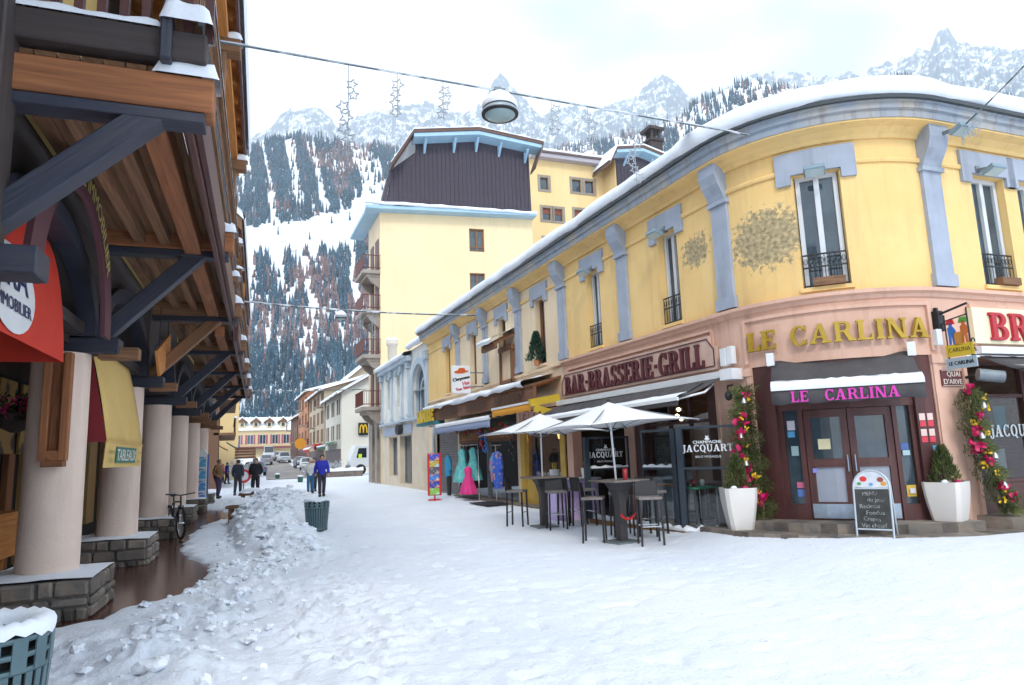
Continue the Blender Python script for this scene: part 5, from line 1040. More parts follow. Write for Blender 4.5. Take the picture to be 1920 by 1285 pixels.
# hanging orange shop panel under the second bay
OP = thing('orange_hanging_panel', 'orange boarded panel hanging under the timber balcony of the second bay', 'hanging panel', tuple(lpt(4.6, .66, 3.2)))
q = MB(); q.prism([(0, .35), (1.75, .95), (1.75, .35), (.5, -.02)], lpt(3.0, .62, 3.2), LU, (0, 0, 1), LV, .04); q.build('panel', M_orange, OP)
q = MB(); q.tube([lpt(4.5, .64, 4.0), lpt(4.5, .64, 4.4)], .01, 5); q.build('hanger', M_black, OP); q = MB(); q.tube([lpt(3.4, .64, 3.6), lpt(3.4, .64, 4.4)], .01, 5); q.build('hanger', M_black, OP)
# ---------------------------------------------------------------- the far street
def ray(px, py): return FW+RT*((px-960)/1280)+UPV*((642.5-py)/1280)
def at(px, py, Y): d = ray(px, py); return EYE+d*(Y/d.y)
def gpt(px, py):                                    # where that sight line meets the ground
    d = ray(px, py); z = 0.
    for _ in range(12): p = EYE+d*((z-1.65)/d.z); z = float(ground(np.array(p.x), np.array(p.y)))
    return Vector((p.x, p.y, z))
def line(o, dx, dy):                                # straight facade: s along (dx,dy), d outwards to its right-hand side
    o = Vector(o); t = Vector((dx, dy, 0)).normalized(); n = Vector((t.y, -t.x, 0)); return lambda s, d, z: o+t*s+n*d+Vector((0, 0, z))
M_beige = mat('beige_render', (.52, .42, .29), .9, (.45, .36, .25), .4); M_whiteh = mat('white_render', (.78, .74, .64), .9, (.70, .66, .57), .3)
M_terra = mat('terracotta_render', (.48, .22, .11), .9, (.42, .19, .10), .4); M_shbr = wood('brown_shutter', (.14, .07, .04), (.18, .09, .05), .7, .1)
M_snowroof = M_snow
def gable_roof(par, p0, t, L, W, z0, rise, over=.6, thick=.32, axis_along=True):
    """ridge runs along t; p0 = corner on the street, W = depth to the right"""
    p0 = Vector(p0); t = Vector(t).normalized(); n = Vector((t.y, -t.x, 0)); a = p0-t*over; b = p0+t*(L+over)
    for sgn in (0, 1):
        e0 = -over if sgn == 0 else W+over; h = rise/(W/2)*over
        A = [a+n*e0+Vector((0, 0, z0-h)), b+n*e0+Vector((0, 0, z0-h)), b+n*W/2+Vector((0, 0, z0+rise)), a+n*W/2+Vector((0, 0, z0+rise))]
        u = Vector((0, 0, .14)); MB().hexa(A+[p+u for p in A]).build('roof', M_shbr, par)
        k = 12; P = []
        for i in range(k+1):
            f = i/k; r = []
            for g, hh in ((-.01, .14), (-.015, .14+thick*.5), (.03, .14+thick), (.5, .14+thick*1.05), (1.0, .14+thick)): p = (A[0]+(A[1]-A[0])*f)*(1-g)+(A[3]+(A[2]-A[3])*f)*g; r.append(p+Vector((0, 0, hh+.05*math.sin(i*2.1+g*5))))
            P.append(r)
        MB().grid(P).build('roof_snow', M_snow, par)
        for e in (0, 1): q = MB(); pa, pb = (A[0], A[3]) if e == 0 else (A[1], A[2]); q.hexa([pa+Vector((0, 0, .13)), pb+Vector((0, 0, .13)), pb+Vector((0, 0, .13))+t*.05*(1 if e else -1), pa+Vector((0, 0, .13))+t*.05*(1 if e else -1), pa+Vector((0, 0, .13+thick)), pb+Vector((0, 0, .13+thick)), pb+Vector((0, 0, .13+thick))+t*.05*(1 if e else -1), pa+Vector((0, 0, .13+thick))+t*.05*(1 if e else -1)]); q.build('verge_snow', M_snow, par)
def house(name, label, X0, Y0, Y1, W, zb, ze, rise, wm, floors, gable_windows=(), shutters=True, bal=True, nb=3, seed=1):
    rd = random.Random(seed); H = thing(name, label, 'house', (X0+W/2, (Y0+Y1)/2, zb)); L = Y1-Y0
    fp = lambda s, d, z: Vector((X0-d, Y0+s, z)); gp_ = lambda s, d, z: Vector((X0+s, Y0-d, z))
    hs = []; fh = (ze-zb-3.2)/max(1, floors)
    for f in range(floors):
        for k in range(nb):
            c = L*(k+.5)/nb; z = zb+3.4+f*fh; hs.append((c-.5, c+.5, z+.25, z+min(fh-.4, 1.9)))
    w = MB(); pwall(w, 0, L, zb-.5, ze, hs, pt=fp, rev=.2); w.build('street_wall', wm, H)
    w = MB(); pwall(w, 0, W, zb-.5, ze, list(gable_windows), pt=gp_, rev=.2); w.add([gp_(0, 0, ze), gp_(W, 0, ze), gp_(W/2, 0, ze+rise)], [(0, 1, 2)]); w.build('gable_wall', wm, H)
    MB().box((X0+W/2+.15, (Y0+Y1)/2+.3, (zb+ze)/2), (W-.5, L-1.2, ze-zb-.4)).build('building_core', M_void, H)
    for a, b, z0, z1 in hs:
        casement(H, a, b, z0, z1, -.12, M_winw, pt=fp, fw=.08)
        if shutters:
            for e in (a-.5, b+.02): q = MB(); pbox(q, e, e+.48, z0, z1, .01, .06, pt=fp); q.build('shutter', M_shbr, H)
    for a, b, z0, z1 in gable_windows: casement(H, a, b, z0, z1, -.12, M_winw, pt=gp_, fw=.08)
    if bal:
        for f in range(floors):
            z = zb+3.4+f*fh; k = rd.randrange(nb); c = L*(k+.5)/nb; q = MB(); pbox(q, c-1.1, c+1.1, z-.02, z+.12, 0, .9, pt=fp); o = q.build('balcony', M_balc, H); q = MB(); pbox(q, c-1.1, c+1.1, z+.95, z+1.02, .85, .9, pt=fp)
            for i in range(12): s = c-1.08+i*.196; pbox(q, s, s+.04, z+.12, z+.95, .86, .89, pt=fp)
            q.build('railing', M_rail, o)
    q = MB(); pbox(q, .3, L-.3, zb, zb+2.6, -.05, .03, pt=fp); q.build('shop_front', M_brownframe, H)
    gable_roof(H, (X0, Y0, 0), (0, 1, 0), L, W, ze, rise)
    return H
def slant_awning(name, label, pts, drop, m, snow=True, cat='awning', depth=.40):
    """pts: back-left, back-right, front-right, front-left"""
    a, b, c, d = [Vector(p) for p in pts]; T_ = thing(name, label, cat, tuple((c+d)/2))
    P = [[a.lerp(d, j/6).lerp(b.lerp(c, j/6), i/10)+Vector((0, 0, -.025*math.sin(math.pi*j/6)*(1+.5*math.cos(i*2.5)))) for j in range(7)] for i in range(11)]
    MB().grid(P).build('canvas', m, T_, solid=.008)
    q = MB(); dn = Vector((0, 0, -drop)); f = ((d-a).normalized()); q.grid([[d.lerp(c, i/14)+dn*(j/2)*(1+.06*math.sin(i*1.9)*(j == 2)) for j in range(3)] for i in range(15)]); q.build('valance', m, T_, solid=.006)
    q = MB(); q.beam(d+Vector((0, 0, .0)), c+Vector((0, 0, .0)), .05, .06); q.build('front_bar', M_white, T_)
    if snow:
        P = []
        for i in range(25):
            f = i/24; r = []
            for g, h in ((1.015, .0), (1.02, .03+.05*(depth > .3)), (1-depth*.15, .04+.05*(depth > .3)), (1-depth*(.7+.3*float(vnoise(np.array(i*.9), np.array(3.)))), .03), (1-depth*(1.25-.6*float(vnoise(np.array(i*2.3), np.array(7.)))), .004)): r.append(a.lerp(d, g).lerp(b.lerp(c, g), f)+Vector((0, 0, h+.02)))
            P.append(r)
        MB().grid(P).build('snow', M_snow, T_)
    return T_
# right side of the street
WH = house('white_house', 'white house with a gable facing the square and a dark fast food sign', 11.1, 75, 88, 10, 0, 8.6, 2.9, M_whiteh, 2, gable_windows=((3.2, 4.0, 1.0, 3.0),), nb=3, bal=False, seed=3)
M_signs = mat('sign_black', (.012, .02, .012), .4)
SG = thing('arches_sign', 'square black sign with a golden double arch on the white gable wall', 'sign', tuple(at(681, 815, 74.7)))
a, b = at(672, 793, 74.8), at(690, 816, 74.8)
MB().box(((a.x+b.x)/2, 74.82, (a.z+b.z)/2), (b.x-a.x, .2, a.z-b.z)).build('panel', M_signs, SG)
q = MB(); cx, cz, w_, h_ = (a.x+b.x)/2, b.z+.2, .36*(b.x-a.x), .66*(a.z-b.z)
for sg in (-1, 1): q.tube([(cx+sg*w_*(.5-.5*math.cos(t)), 74.68, cz+h_*math.sin(t)**.75) for t in np.linspace(.02, math.pi-.02, 15)], .075, 6)
q.build('golden_arches', mat('arch_yellow', (.80, .50, .02), .5), SG)
house('beige_house', 'beige house with brown shutters and small balconies beside the white house', 11.0, 88.4, 106, 10, .1, 10.2, 1.5, M_beige, 3, nb=4, seed=5)
house('terracotta_house', 'narrow terracotta and brown house beyond the beige one', 10.8, 106.5, 121, 9, .6, 11.6, 1.2, M_terra, 3, nb=3, seed=7)
house('timber_front_house', 'brown timber house with low snowy roof near the end of the street', 10.6, 121.5, 134, 9, 1.2, 8.8, 2.4, M_shbr, 2, nb=3, seed=9, shutters=False)
house('tall_back_house', 'taller house with a steep snow covered roof rising behind the white gable', 14.5, 92, 106, 9, 0, 12.0, 3.8, M_beige, 2, nb=2, seed=11, bal=False)
# left side beyond the chalets
house('brown_chalet', 'brown balconied chalet beyond the arcade on the left', -9.2, 47, 60, 8.6, 0, 7.0, 2.4, M_shbr, 2, nb=3, seed=13, shutters=False, bal=False)
BCx = bpy.data.objects['brown_chalet']
for z in (3.4, 5.6):
    q = MB(); q.box((-.25, 53.5, z), (1.3, 13, .14)); o_ = q.build('balcony', M_chalet, BCx); q = MB(); q.box((.36, 53.5, z+.55), (.05, 13, .9)); q.build('railing', M_chalet, o_); q = MB(); q.box((.36, 53.5, z+1.05), (.16, 13, .1)); q.build('rail_snow', M_snow, o_)
house('tall_yellow_house', 'tall narrow yellow house seen past the chalet balconies', -7.2, 68, 84, 8.0, 0, 11.4, 2.2, M_hotel2, 3, nb=3, seed=15, bal=False)
slant_awning('green_awning', 'small teal awning below the tall yellow house', [(-.2, 61, 3.3), (-.2, 66.5, 3.3), (.75, 66.5, 2.7), (.75, 61, 2.7)], .25, mat('teal_canvas', (.02, .13, .13), .8), False)
slant_awning('amber_awning', 'small amber awning under the brown chalet balconies', [(-.8, 50, 2.9), (-.8, 55, 2.9), (-.05, 55, 2.45), (-.05, 50, 2.45)], .2, mat('amber_canvas', (.62, .34, .03), .8), False)
slant_awning('red_shop_awning', 'snowy awning with red edge on the beige house', [(10.9, 90, 3.6), (10.9, 98, 3.6), (9.4, 98, 2.9), (9.4, 90, 2.9)], .35, mat('far_red_canvas', (.5, .04, .03), .8))
slant_awning('green_shop_awning', 'snowy awning with green edge on the white house', [(11.0, 78, 3.5), (11.0, 86, 3.5), (9.8, 86, 3.0), (9.8, 78, 3.0)], .35, mat('far_green_canvas', (.03, .16, .09), .8))
def disc_sign(name, label, c, r, m, post=True, ring=None, sq=None):
    c = Vector(c); T_ = thing(name, label, 'sign', (c.x, c.y, c.z-r)); q = MB()
    if sq: q.box(c, (sq[0], .06, sq[1]))
    else: q.prism([(r*math.cos(t), r*math.sin(t)) for t in np.linspace(0, 6.28, 25)[:-1]], c, (1, 0, 0), (0, 0, 1), (0, 1, 0), .04)
    q.build('plate', m, T_)
    if ring: MB().tube([c+Vector((r*.93*math.cos(t), -.01, r*.93*math.sin(t))) for t in np.linspace(0, 6.28, 25)[:-1]], r*.2, 8, closed=True).build('red_ring', ring, T_)
    if post: MB().tube([(c.x, c.y+.06, float(ground(np.array(c.x), np.array(c.y)))-.1), (c.x, c.y+.06, c.z)], .035, 8).build('post', M_grey, T_)
    return T_
M_redsign = mat('sign_red', (.55, .015, .02), .5)
disc_sign('no_traffic_sign', 'low round white traffic sign with a red ring behind the walkers', at(457, 893, 39), .32, M_white, True, M_redsign)
disc_sign('orange_disc_sign', 'orange round shop sign far down the right side of the street', at(563, 832, 100), .75, mat('sign_orange', (.7, .3, .02), .5), False)
disc_sign('pale_blue_sign', 'square white and blue sign on the beige house', at(643, 798, 84), .6, mat('sign_blue', (.12, .42, .62), .5), False, sq=(1.2, 1.2))
disc_sign('red_shop_sign', 'bright red oblong shop sign above the far pavement', at(603, 838, 92), .5, M_redsign, False, sq=(1.9, .75))
disc_sign('blue_parking_sign', 'small blue square sign on a pole far down the street', at(443, 838, 70), .35, mat('sign_deepblue', (.03, .12, .45), .5), True, sq=(.6, .6))
DS = thing('direction_board', 'brown board of stacked direction arrows on two posts', 'sign', tuple(gpt(460, 889)))
c0 = at(460, 850, 58)
for k in range(4): MB().box((c0.x, 58, c0.z+.33-.22*k), (1.55, .06, .18)).build('arrow_plate', wood('sign_brown', (.25, .10, .06), (.30, .13, .08)), DS)
for e in (-.6, .6): MB().tube([(c0.x+e, 58.06, 0), (c0.x+e, 58.06, c0.z+.5)], .04, 6).build('post', M_grey, DS)
# hotel closing the view
FH = thing('far_hotel', 'long cream hotel with pink shutters and snowy dormers closing the end of the street', 'building', (6.2, 152, 2))
q = MB(); fpt = lambda s, d, z: Vector((.4+s, 150-d, z)); hs = [(c-.6, c+.6, 5.0, 6.9) for c in (1.2, 3.6, 6.0, 8.4, 10.6)]
pwall(q, 0, 12, 1.5, 7.9, hs, pt=fpt); q.build('wall', mat('far_cream', (.66, .52, .30), .9), FH); MB().box((6.4, 155, 4.6), (11.6, 9, 6)).build('building_core', M_void, FH)
M_pinks = mat('pink_shutter', (.36, .10, .15), .7)
for a, b, z0, z1 in hs:
    casement(FH, a, b, z0, z1, -.1, M_winw, pt=fpt)
    for e in (a-.36, b): w = MB(); pbox(w, e, e+.36, z0, z1, .01, .07, pt=fpt); w.build('shutter', M_pinks, FH)
q = MB(); pbox(q, -.2, 12.2, 4.1, 4.5, 0, 1.4, pt=fpt); q.build('canopy', mat('plum_canopy', (.20, .07, .08), .8), FH)
q = MB(); q.hexa([fpt(-.5, .6, 7.8), fpt(12.5, .6, 7.8), fpt(12.5, -8, 7.8), fpt(-.5, -8, 7.8), fpt(-.2, -2.6, 10.6), fpt(12.2, -2.6, 10.6), fpt(12.2, -6, 10.6), fpt(-.2, -6, 10.6)]); rf = q.build('snowy_roof', M_snow, FH)
for c in (2.0, 4.6, 7.2, 9.9):
    d_ = MB(); d_.box(fpt(c, -.4, 8.9), (1.1, 1.2, 1.1)); do = d_.build('dormer', MATS['far_cream'], rf); d_ = MB(); d_.box(fpt(c, .21, 8.95), (.6, .05, .7)); d_.build('dormer_window', M_glass, do); d_ = MB(); d_.prism([(-.95, 0), (.95, 0), (0, .95)], fpt(c, .35, 9.4), (1, 0, 0), (0, 0, 1), (0, 1, 0), 2.2); d_.build('dormer_gable', M_shbr, rf); d_ = MB(); d_.prism([(-1.1, .05), (0, 1.0), (1.1, .05), (1.1, .28), (0, 1.28), (-1.1, .28)], fpt(c, .42, 9.4), (1, 0, 0), (0, 0, 1), (0, 1, 0), 2.3); d_.build('dormer_snow', M_snow, rf)
# low snowy wall by the bridge
LW = thing('low_wall', 'low stone wall under a thick layer of snow where the square meets the street', 'wall', (7.4, 62, 0))
q = MB(); q.box((8.9, 62, .22), (4.2, .5, .6)); q.build('stonework', M_stoneg, LW); P = [[Vector((6.75+4.3*i/20, 62+.33*math.cos(math.pi*(1-j/8)), .5+(.28+.05*math.sin(i*1.3))*math.sin(math.pi*j/8)**.5)) for j in range(9)] for i in range(21)]; MB().grid(P, caps=True).build('snow_cap', M_snow, LW)
# cars
M_tyre = mat('tyre_rubber', (.015, .015, .016), .8); M_carglass = mat('car_glass', (.02, .028, .034), .06, spec=.8); M_headl = mat('headlight', (.7, .7, .7), .15, spec=.8)
def car(label, c, rz, col, snow=1., L=4.2, W=1.75, H=1.48, van=False):
    C_ = thing('parked_car', label, 'car', (0, 0, 0), 'cars parked along the far street'); m = mat('car_paint_%d_%d_%d' % tuple(int(x*99) for x in col), col, .3, coat=.5)
    if van: pr = [(-L/2, .35), (L/2-.1, .35), (L/2, .55), (L/2-.05, .95), (L/2-.75, 1.15), (L/2-1.35, H), (-L/2+.1, H), (-L/2, H-.2)]
    else: pr = [(-L/2, .4), (L/2-.15, .32), (L/2, .5), (L/2-.05, .78), (L/2-.95, .95), (L/2-1.7, H-.03), (L/2-2.3, H), (-L/2+.9, H-.02), (-L/2+.25, .98), (-L/2+.02, .9)]
    B = MB(); n = len(pr); rows = []
    for y, k in ((-W/2, .96), (-W/2+.09, 1.), (W/2-.09, 1.), (W/2, .96)): rows.append([Vector((x*k, y*(1-.13*max(0, (z-.9)/.6)), z)) for x, z in pr])
    B.grid(rows, closed=True, caps=True, smooth=False); bo = B.build('body', m, C_, bevel=.03)
    g = MB()
    if van: g.add([(L/2-.74, -W/2+.2, 1.19), (L/2-.74, W/2-.2, 1.19), (L/2-1.3, W/2-.28, H-.06), (L/2-1.3, -W/2+.28, H-.06)], [(0, 1, 2, 3)])
    else:
        g.add([(L/2-.93, -W/2+.2, 1.0), (L/2-.93, W/2-.2, 1.0), (L/2-1.64, W/2-.3, H-.06), (L/2-1.64, -W/2+.3, H-.06)], [(0, 1, 2, 3)])
        g.add([(-L/2+.26, -W/2+.2, 1.02), (-L/2+.26, W/2-.2, 1.02), (-L/2+.82, W/2-.3, H-.08), (-L/2+.82, -W/2+.3, H-.08)], [(3, 2, 1, 0)])
    for s in (-1, 1): y = s*(W/2-.04); g.add([(L/2-1.05, y, .98), (-L/2+.5, y, .98), (-L/2+1.0, y-s*.07, H-.1), (L/2-1.75, y-s*.07, H-.1)], [(0, 1, 2, 3)])
    g.build('windows', M_carglass, C_)
    for x in (-L/2+.75, L/2-.8):
        for s in (-1, 1):
            w = MB(); w.prism([(.31*math.cos(t), .31*math.sin(t)) for t in np.linspace(0, 6.28, 19)[:-1]], (x, s*(W/2-.1)-.1, .31), (1, 0, 0), (0, 0, 1), (0, 1, 0), .2); wo_ = w.build('wheel', M_tyre, C_)
            w = MB(); w.prism([(.19*math.cos(t), .19*math.sin(t)) for t in np.linspace(0, 6.28, 13)[:-1]], (x, s*(W/2-.1)-.115, .31), (1, 0, 0), (0, 0, 1), (0, 1, 0), .23); w.build('rim', M_grey, wo_)
    for s in (-1, 1): MB().blob((L/2-.08, s*(W/2-.3), .68), (.09, .2, .09), 0, 1).build('headlight', M_headl, C_); MB().box((-L/2+.04, s*(W/2-.25), .82), (.08, .22, .14)).build('tail_light', M_redsign, C_)
    MB().box((L/2+.0, 0, .42), (.06, .5, .11)).build('number_plate', M_white, C_)
    if snow:
        P = [[Vector((-L/2+.85+(L-2.55)*i/8, -W/2+.2+(W-.4)*j/6, H-.02+.13*snow*(math.sin(math.pi*(i+.25)/8.5)*math.sin(math.pi*(j+.25)/6.5))**.4)) for j in range(7)] for i in range(9)]; MB().grid(P).build('roof_snow', M_snow, C_)
        if not van: P = [[Vector((L/2-.9+.8*i/4, -W/2+.2+(W-.4)*j/6, .95-.1*i/4+.09*snow*(math.sin(math.pi*(i+.3)/4.6)*math.sin(math.pi*(j+.25)/6.5))**.4)) for j in range(7)] for i in range(5)]; MB().grid(P).build('bonnet_snow', M_snow, C_)
    C_.location = c; C_.rotation_euler = (0, 0, rz); return C_
def gz(x, y, dz=.05): return (x, y, float(ground(np.array(x), np.array(y)))+dz)
PI = math.pi
car('small white car capped with snow at the right kerb facing the square', gz(9.3, 92), -PI/2-.1, (.55, .58, .6))
car('dark blue car parked behind the snow capped white car', gz(9.2, 98.5), -PI/2, (.03, .045, .08), .6)
car('silver car facing the square further up the right kerb', gz(8.3, 117), -PI/2, (.35, .40, .45), .7, 4.5, 1.85, 1.65)
car('dark car parked beyond the silver one', gz(8.0, 124), -PI/2, (.05, .05, .055), .8)
car('grey car driving up the middle of the street', gz(5.3, 112), PI/2, (.20, .23, .27), .5)
car('white van at the far end of the street', gz(6.7, 133), -PI/2, (.6, .63, .66), .5, 5.0, 1.95, 2.3, True)
car('snowy blue car on the left behind the direction board', gz(2.6, 80), PI/2+.2, (.10, .18, .28), 1.2)
car('silver car half hidden past the last arcade column', gz(-2.1, 66), PI/2, (.35, .38, .40), 1.2)
car('dark green car under the amber awning', gz(-1.9, 58), PI/2, (.02, .05, .045), .8)
# crane truck
TR = thing('crane_truck', 'white truck with a folded red crane arm behind the low snowy wall', 'truck', gz(12.6, 68)); x0, y0 = 10.6, 67.
B = MB(); B.prism([(0, .7), (2.0, .7), (2.0, 2.75), (.5, 2.8), (.08, 1.75), (0, 1.3)], (x0, y0-1.1, 0), (1, 0, 0), (0, 0, 1), (0, 1, 0), 2.2); B.build('cab', mat('truck_white', (.62, .64, .65), .35, coat=.3), TR, bevel=.06)
B = MB(); B.prism([(.55, 1.6), (1.5, 1.6), (1.5, 2.5), (.75, 2.5)], (x0, y0-1.115, 0), (1, 0, 0), (0, 0, 1), (0, 1, 0), .02); B.build('cab_window', M_carglass, TR)
MB().box((x0+.9, y0-1.12, 1.75), (.3, .02, .4)).build('hi_vis_vest', mat('hi_vis', (.5, .75, .02), .7), TR)
MB().box((x0+3.6, y0, .95), (5.2, 2.0, .25)).build('chassis', M_tyre, TR); MB().box((x0+4.2, y0, 1.2), (3.8, 2.2, .22)).build('flat_bed', M_grey, TR)
for x in (.95, 3.6, 4.9): w = MB(); w.prism([(.5*math.cos(t), .5*math.sin(t)) for t in np.linspace(0, 6.28, 21)[:-1]], (x0+x, y0-1.15, .5), (1, 0, 0), (0, 0, 1), (0, 1, 0), .3); wo_ = w.build('wheel', M_tyre, TR); w = MB(); w.prism([(.27*math.cos(t), .27*math.sin(t)) for t in np.linspace(0, 6.28, 15)[:-1]], (x0+x, y0-1.17, .5), (1, 0, 0), (0, 0, 1), (0, 1, 0), .1); w.build('rim', M_grey, wo_)
B = MB(); B.beam((x0+2.4, y0, 1.3), (x0+2.4, y0, 2.9), .3, .3); B.beam((x0+2.4, y0, 2.8), (x0+3.6, y0-.2, 1.7), .22, .25); B.beam((x0+3.6, y0-.2, 1.75), (x0+4.8, y0-.2, 2.6), .18, .2); B.build('crane_arm', mat('crane_red', (.32, .05, .03), .5), TR)
MB().box((x0-.02, y0, .75), (.2, 2.1, .4)).build('bumper', M_grey, TR); MB().box((x0-.05, y0-.75, 1.1), (.1, .35, .22)).build('headlight', M_headl, TR)
# snow laden shrubs and young trees by the street
M_twig = mat('snowy_twigs', (.62, .66, .70), .8, (.12, .09, .08), 9, 3, .50, .62)
def bare_shrub(label, c, h, w, seed):
    T_ = thing('snowy_shrub', label, 'shrub', tuple(c), 'snow laden shrubs by the far street'); rd = random.Random(seed); q = MB(); c = Vector(c)
    def br(p, d, l, r, k):
        e = p+d*l; q.tube([p, p.lerp(e, .5)+Vector((rd.uniform(-.04, .04),)*3)*l, e], [r, r*.8, r*.6], 4, caps=False)
        if k:
            for _ in range(3+(k > 1)): br(p.lerp(e, rd.uniform(.45, 1)), (d+Vector((rd.uniform(-.9, .9), rd.uniform(-.9, .9), rd.uniform(-.2, .6)))).normalized(), l*rd.uniform(.5, .75), r*.62, k-1)
    for _ in range(5): br(c, Vector((rd.uniform(-.5, .5)*w, rd.uniform(-.5, .5)*w, 1)).normalized(), h*.45, .05, 3)
    q.build('branches', M_twig, T_); return T_
for i, (px, Y, h, w, lb) in enumerate(((612, 70, 1.9, 1.5, 'snow covered shrub just left of the truck cab'), (628, 69, 1.7, 1.5, 'snow covered shrub touching the truck cab'), (432, 66, 2.2, 1.3, 'white frosted shrub left of the direction board'), (447, 62, 1.7, 1.4, 'white frosted shrub right below the direction board'), (470, 68, 1.8, 1.3, 'white frosted shrub right of the direction board'))):
    p = at(px, 880, Y); bare_shrub(lb, gz(p.x, Y, 0), h, w, 30+i)
for i, (px, py, lb) in enumerate(((520, 893, 'small green box in the snow beside the road'), (563, 899, 'green bin standing left of the couple walking'))):
    p = gpt(px, py+6); t_ = thing('green_bin', lb, 'bin', tuple(p)); MB().lathe([(.17, 0), (.2, .42)], (p.x, p.y, p.z), 12).build('tub', mat('bin_green', (.02, .10, .08), .6), t_); MB().lathe([(.22, .42), (.2, .5), (0, .54)], (p.x, p.y, p.z), 12).build('lid', M_snow, t_)
# ---------------------------------------------------------------- awnings of the corner building
m0 = path_mid = cpt(1.93, 0, 0); nn_ = (cpt(1.93, 1, 0)-m0)
a, b = cpt(.86, .06, 3.04), cpt(3.0, .06, 3.04); tt_ = (b-a).normalized()
CA = slant_awning('entrance_awning', 'charcoal awning with magenta lettering over the corner entrance', [a, b, b+nn_*.80+Vector((0, 0, -.54))+tt_*.02, a+nn_*.80+Vector((0, 0, -.54))-tt_*.02], .25, M_fabric, depth=.18)
q = MB(); fc = (a+b)/2+nn_*.82+Vector((0, 0, -.68)); pl = flatplace(fc, tt_, (0, 0, 1)); w0 = slab_width('LE CARLINA')*.17
slab_text(q, 'LE', .17, lambda x, y, z: pl(x-.66, y, z), .012, .92*1.55/w0); q.build('awning_word', M_magenta, CA); q = MB(); slab_text(q, 'CARLINA', .17, lambda x, y, z: pl(x+.22, y, z), .012, .92*1.55/w0); q.build('awning_word', M_magenta, CA)
for p in (a, b): MB().box(p+Vector((0, 0, .02))+nn_*.1, (.12, .12, .22), -.9).build('awning_bracket', M_white, CA)
BA = slant_awning('restaurant_awning', 'long charcoal awning with folds and a snowy edge below the brasserie sign', [cpt(-6.9, .12, 2.86), cpt(-.05, .12, 2.92), cpt(-.30, 1.05, 2.50), cpt(-6.7, 1.05, 2.44)], .12, M_fabric, depth=.2)
q = MB(); pbox(q, -7.0, .0, 2.86, 2.99, .02, .22); q.build('cassette', M_white, BA); q = MB(); pbox(q, -.02, .26, 2.80, 3.0, .02, .3); q.build('cassette_end', M_white, BA)
q = MB(); q.grid([[cpt(-6.6+6.2*i/40, .35+.55*j, 2.80-.24*j+.03*math.sin(i*1.3+j*2)) for j in (0, .5, 1)] for i in range(41)]); q.build('sagging_folds', M_fabric, BA, solid=.006)
for s in (-.4, -3.5, -6.5): q = MB(); q.tube([cpt(s, .15, 2.78), cpt(s+.3, .6, 2.6), cpt(s, 1.0, 2.5)], .02, 6); q.build('folding_arm', M_white, BA)
slant_awning('quay_awning', 'charcoal awning with snow on its slope on the quay side shop front', [cpt(4.3, .12, 2.95), cpt(10, .12, 2.95), cpt(10, 1.1, 2.52), cpt(4.3, 1.1, 2.52)], .12, M_fabric)
QA = bpy.data.objects['quay_awning']; q = MB(); pbox(q, 4.22, 10, 2.98, 3.1, .02, .24); q.build('cassette', M_white, QA)
OA = slant_awning('orange_awning', 'bright orange awning beside the long timber canopy', [cpt(-10.1, .15, 3.18), cpt(-7.1, .15, 3.18), cpt(-7.1, .95, 2.98), cpt(-10.1, .95, 2.98)], .24, mat('orange_canvas', (.80, .34, .015), .7), False)
q = MB(); q.beam(cpt(-7.05, .1, 3.1), cpt(-7.05, 1.0, 2.95), .12, .2); q.beam(cpt(-6.95, .2, 2.6), cpt(-6.95, .9, 2.8), .1, .2); q.build('yellow_arm', mat('yellow_arm', (.6, .42, .03), .6), OA)
slant_awning('blue_grey_awning', 'pale blue grey awning with snow over the roller shutter and clothes shop', [cpt(-16.6, .1, 2.9), cpt(-10.4, .1, 2.9), cpt(-10.4, .92, 2.72), cpt(-16.6, .92, 2.72)], .26, mat('blue_grey_canvas', (.30, .36, .52), .8))
# ---------------------------------------------------------------- floodlights
def flood(s, z, d=.34, label=''):
    F = thing('floodlight', label, 'floodlight', tuple(cpt(s, d, z)), 'floodlights on the corner building'); ex = (cpt(s+.01, 0, 0)-cpt(s-.01, 0, 0)).normalized(); n = cpt(s, 1, 0)-cpt(s, 0, 0); c = cpt(s, d, z); dn = (n*.35+Vector((0, 0, -1))).normalized(); fw = n.cross(ex); e2 = dn.cross(ex)
    M = Matrix((ex, e2, dn)).transposed()
    MB().box(c, (.34, .24, .09), M=M).build('housing', mat('flood_housing', (.20, .28, .33), .5), F, bevel=.012); MB().box(c+dn*.048, (.29, .19, .012), M=M).build('lens', mat('flood_lens', (.45, .55, .56), .12, spec=.8), F)
    q = MB(); q.beam(cpt(s, .0, z+.12), c+Vector((0, 0, .05)), .05, .05); q.box(cpt(s, .03, z+.12), (.1, .1, .12), 0); q.build('bracket', M_grey, F)
for s, z, d, lb in ((-4.95, 6.12, .3, 'floodlight above the second tall street window from the corner'), (-1.73, 6.12, .3, 'floodlight above the street window beside the small peeled patch'), (1.86, 6.18, .25, 'floodlight over the white framed window at the rounded corner'), (5.02, 6.2, .34, 'floodlight over the right hand window on the quay side'), (3.95, 6.66, .62, 'floodlight hanging from the cornice bracket right of the corner window')): flood(s, z, d, lb)
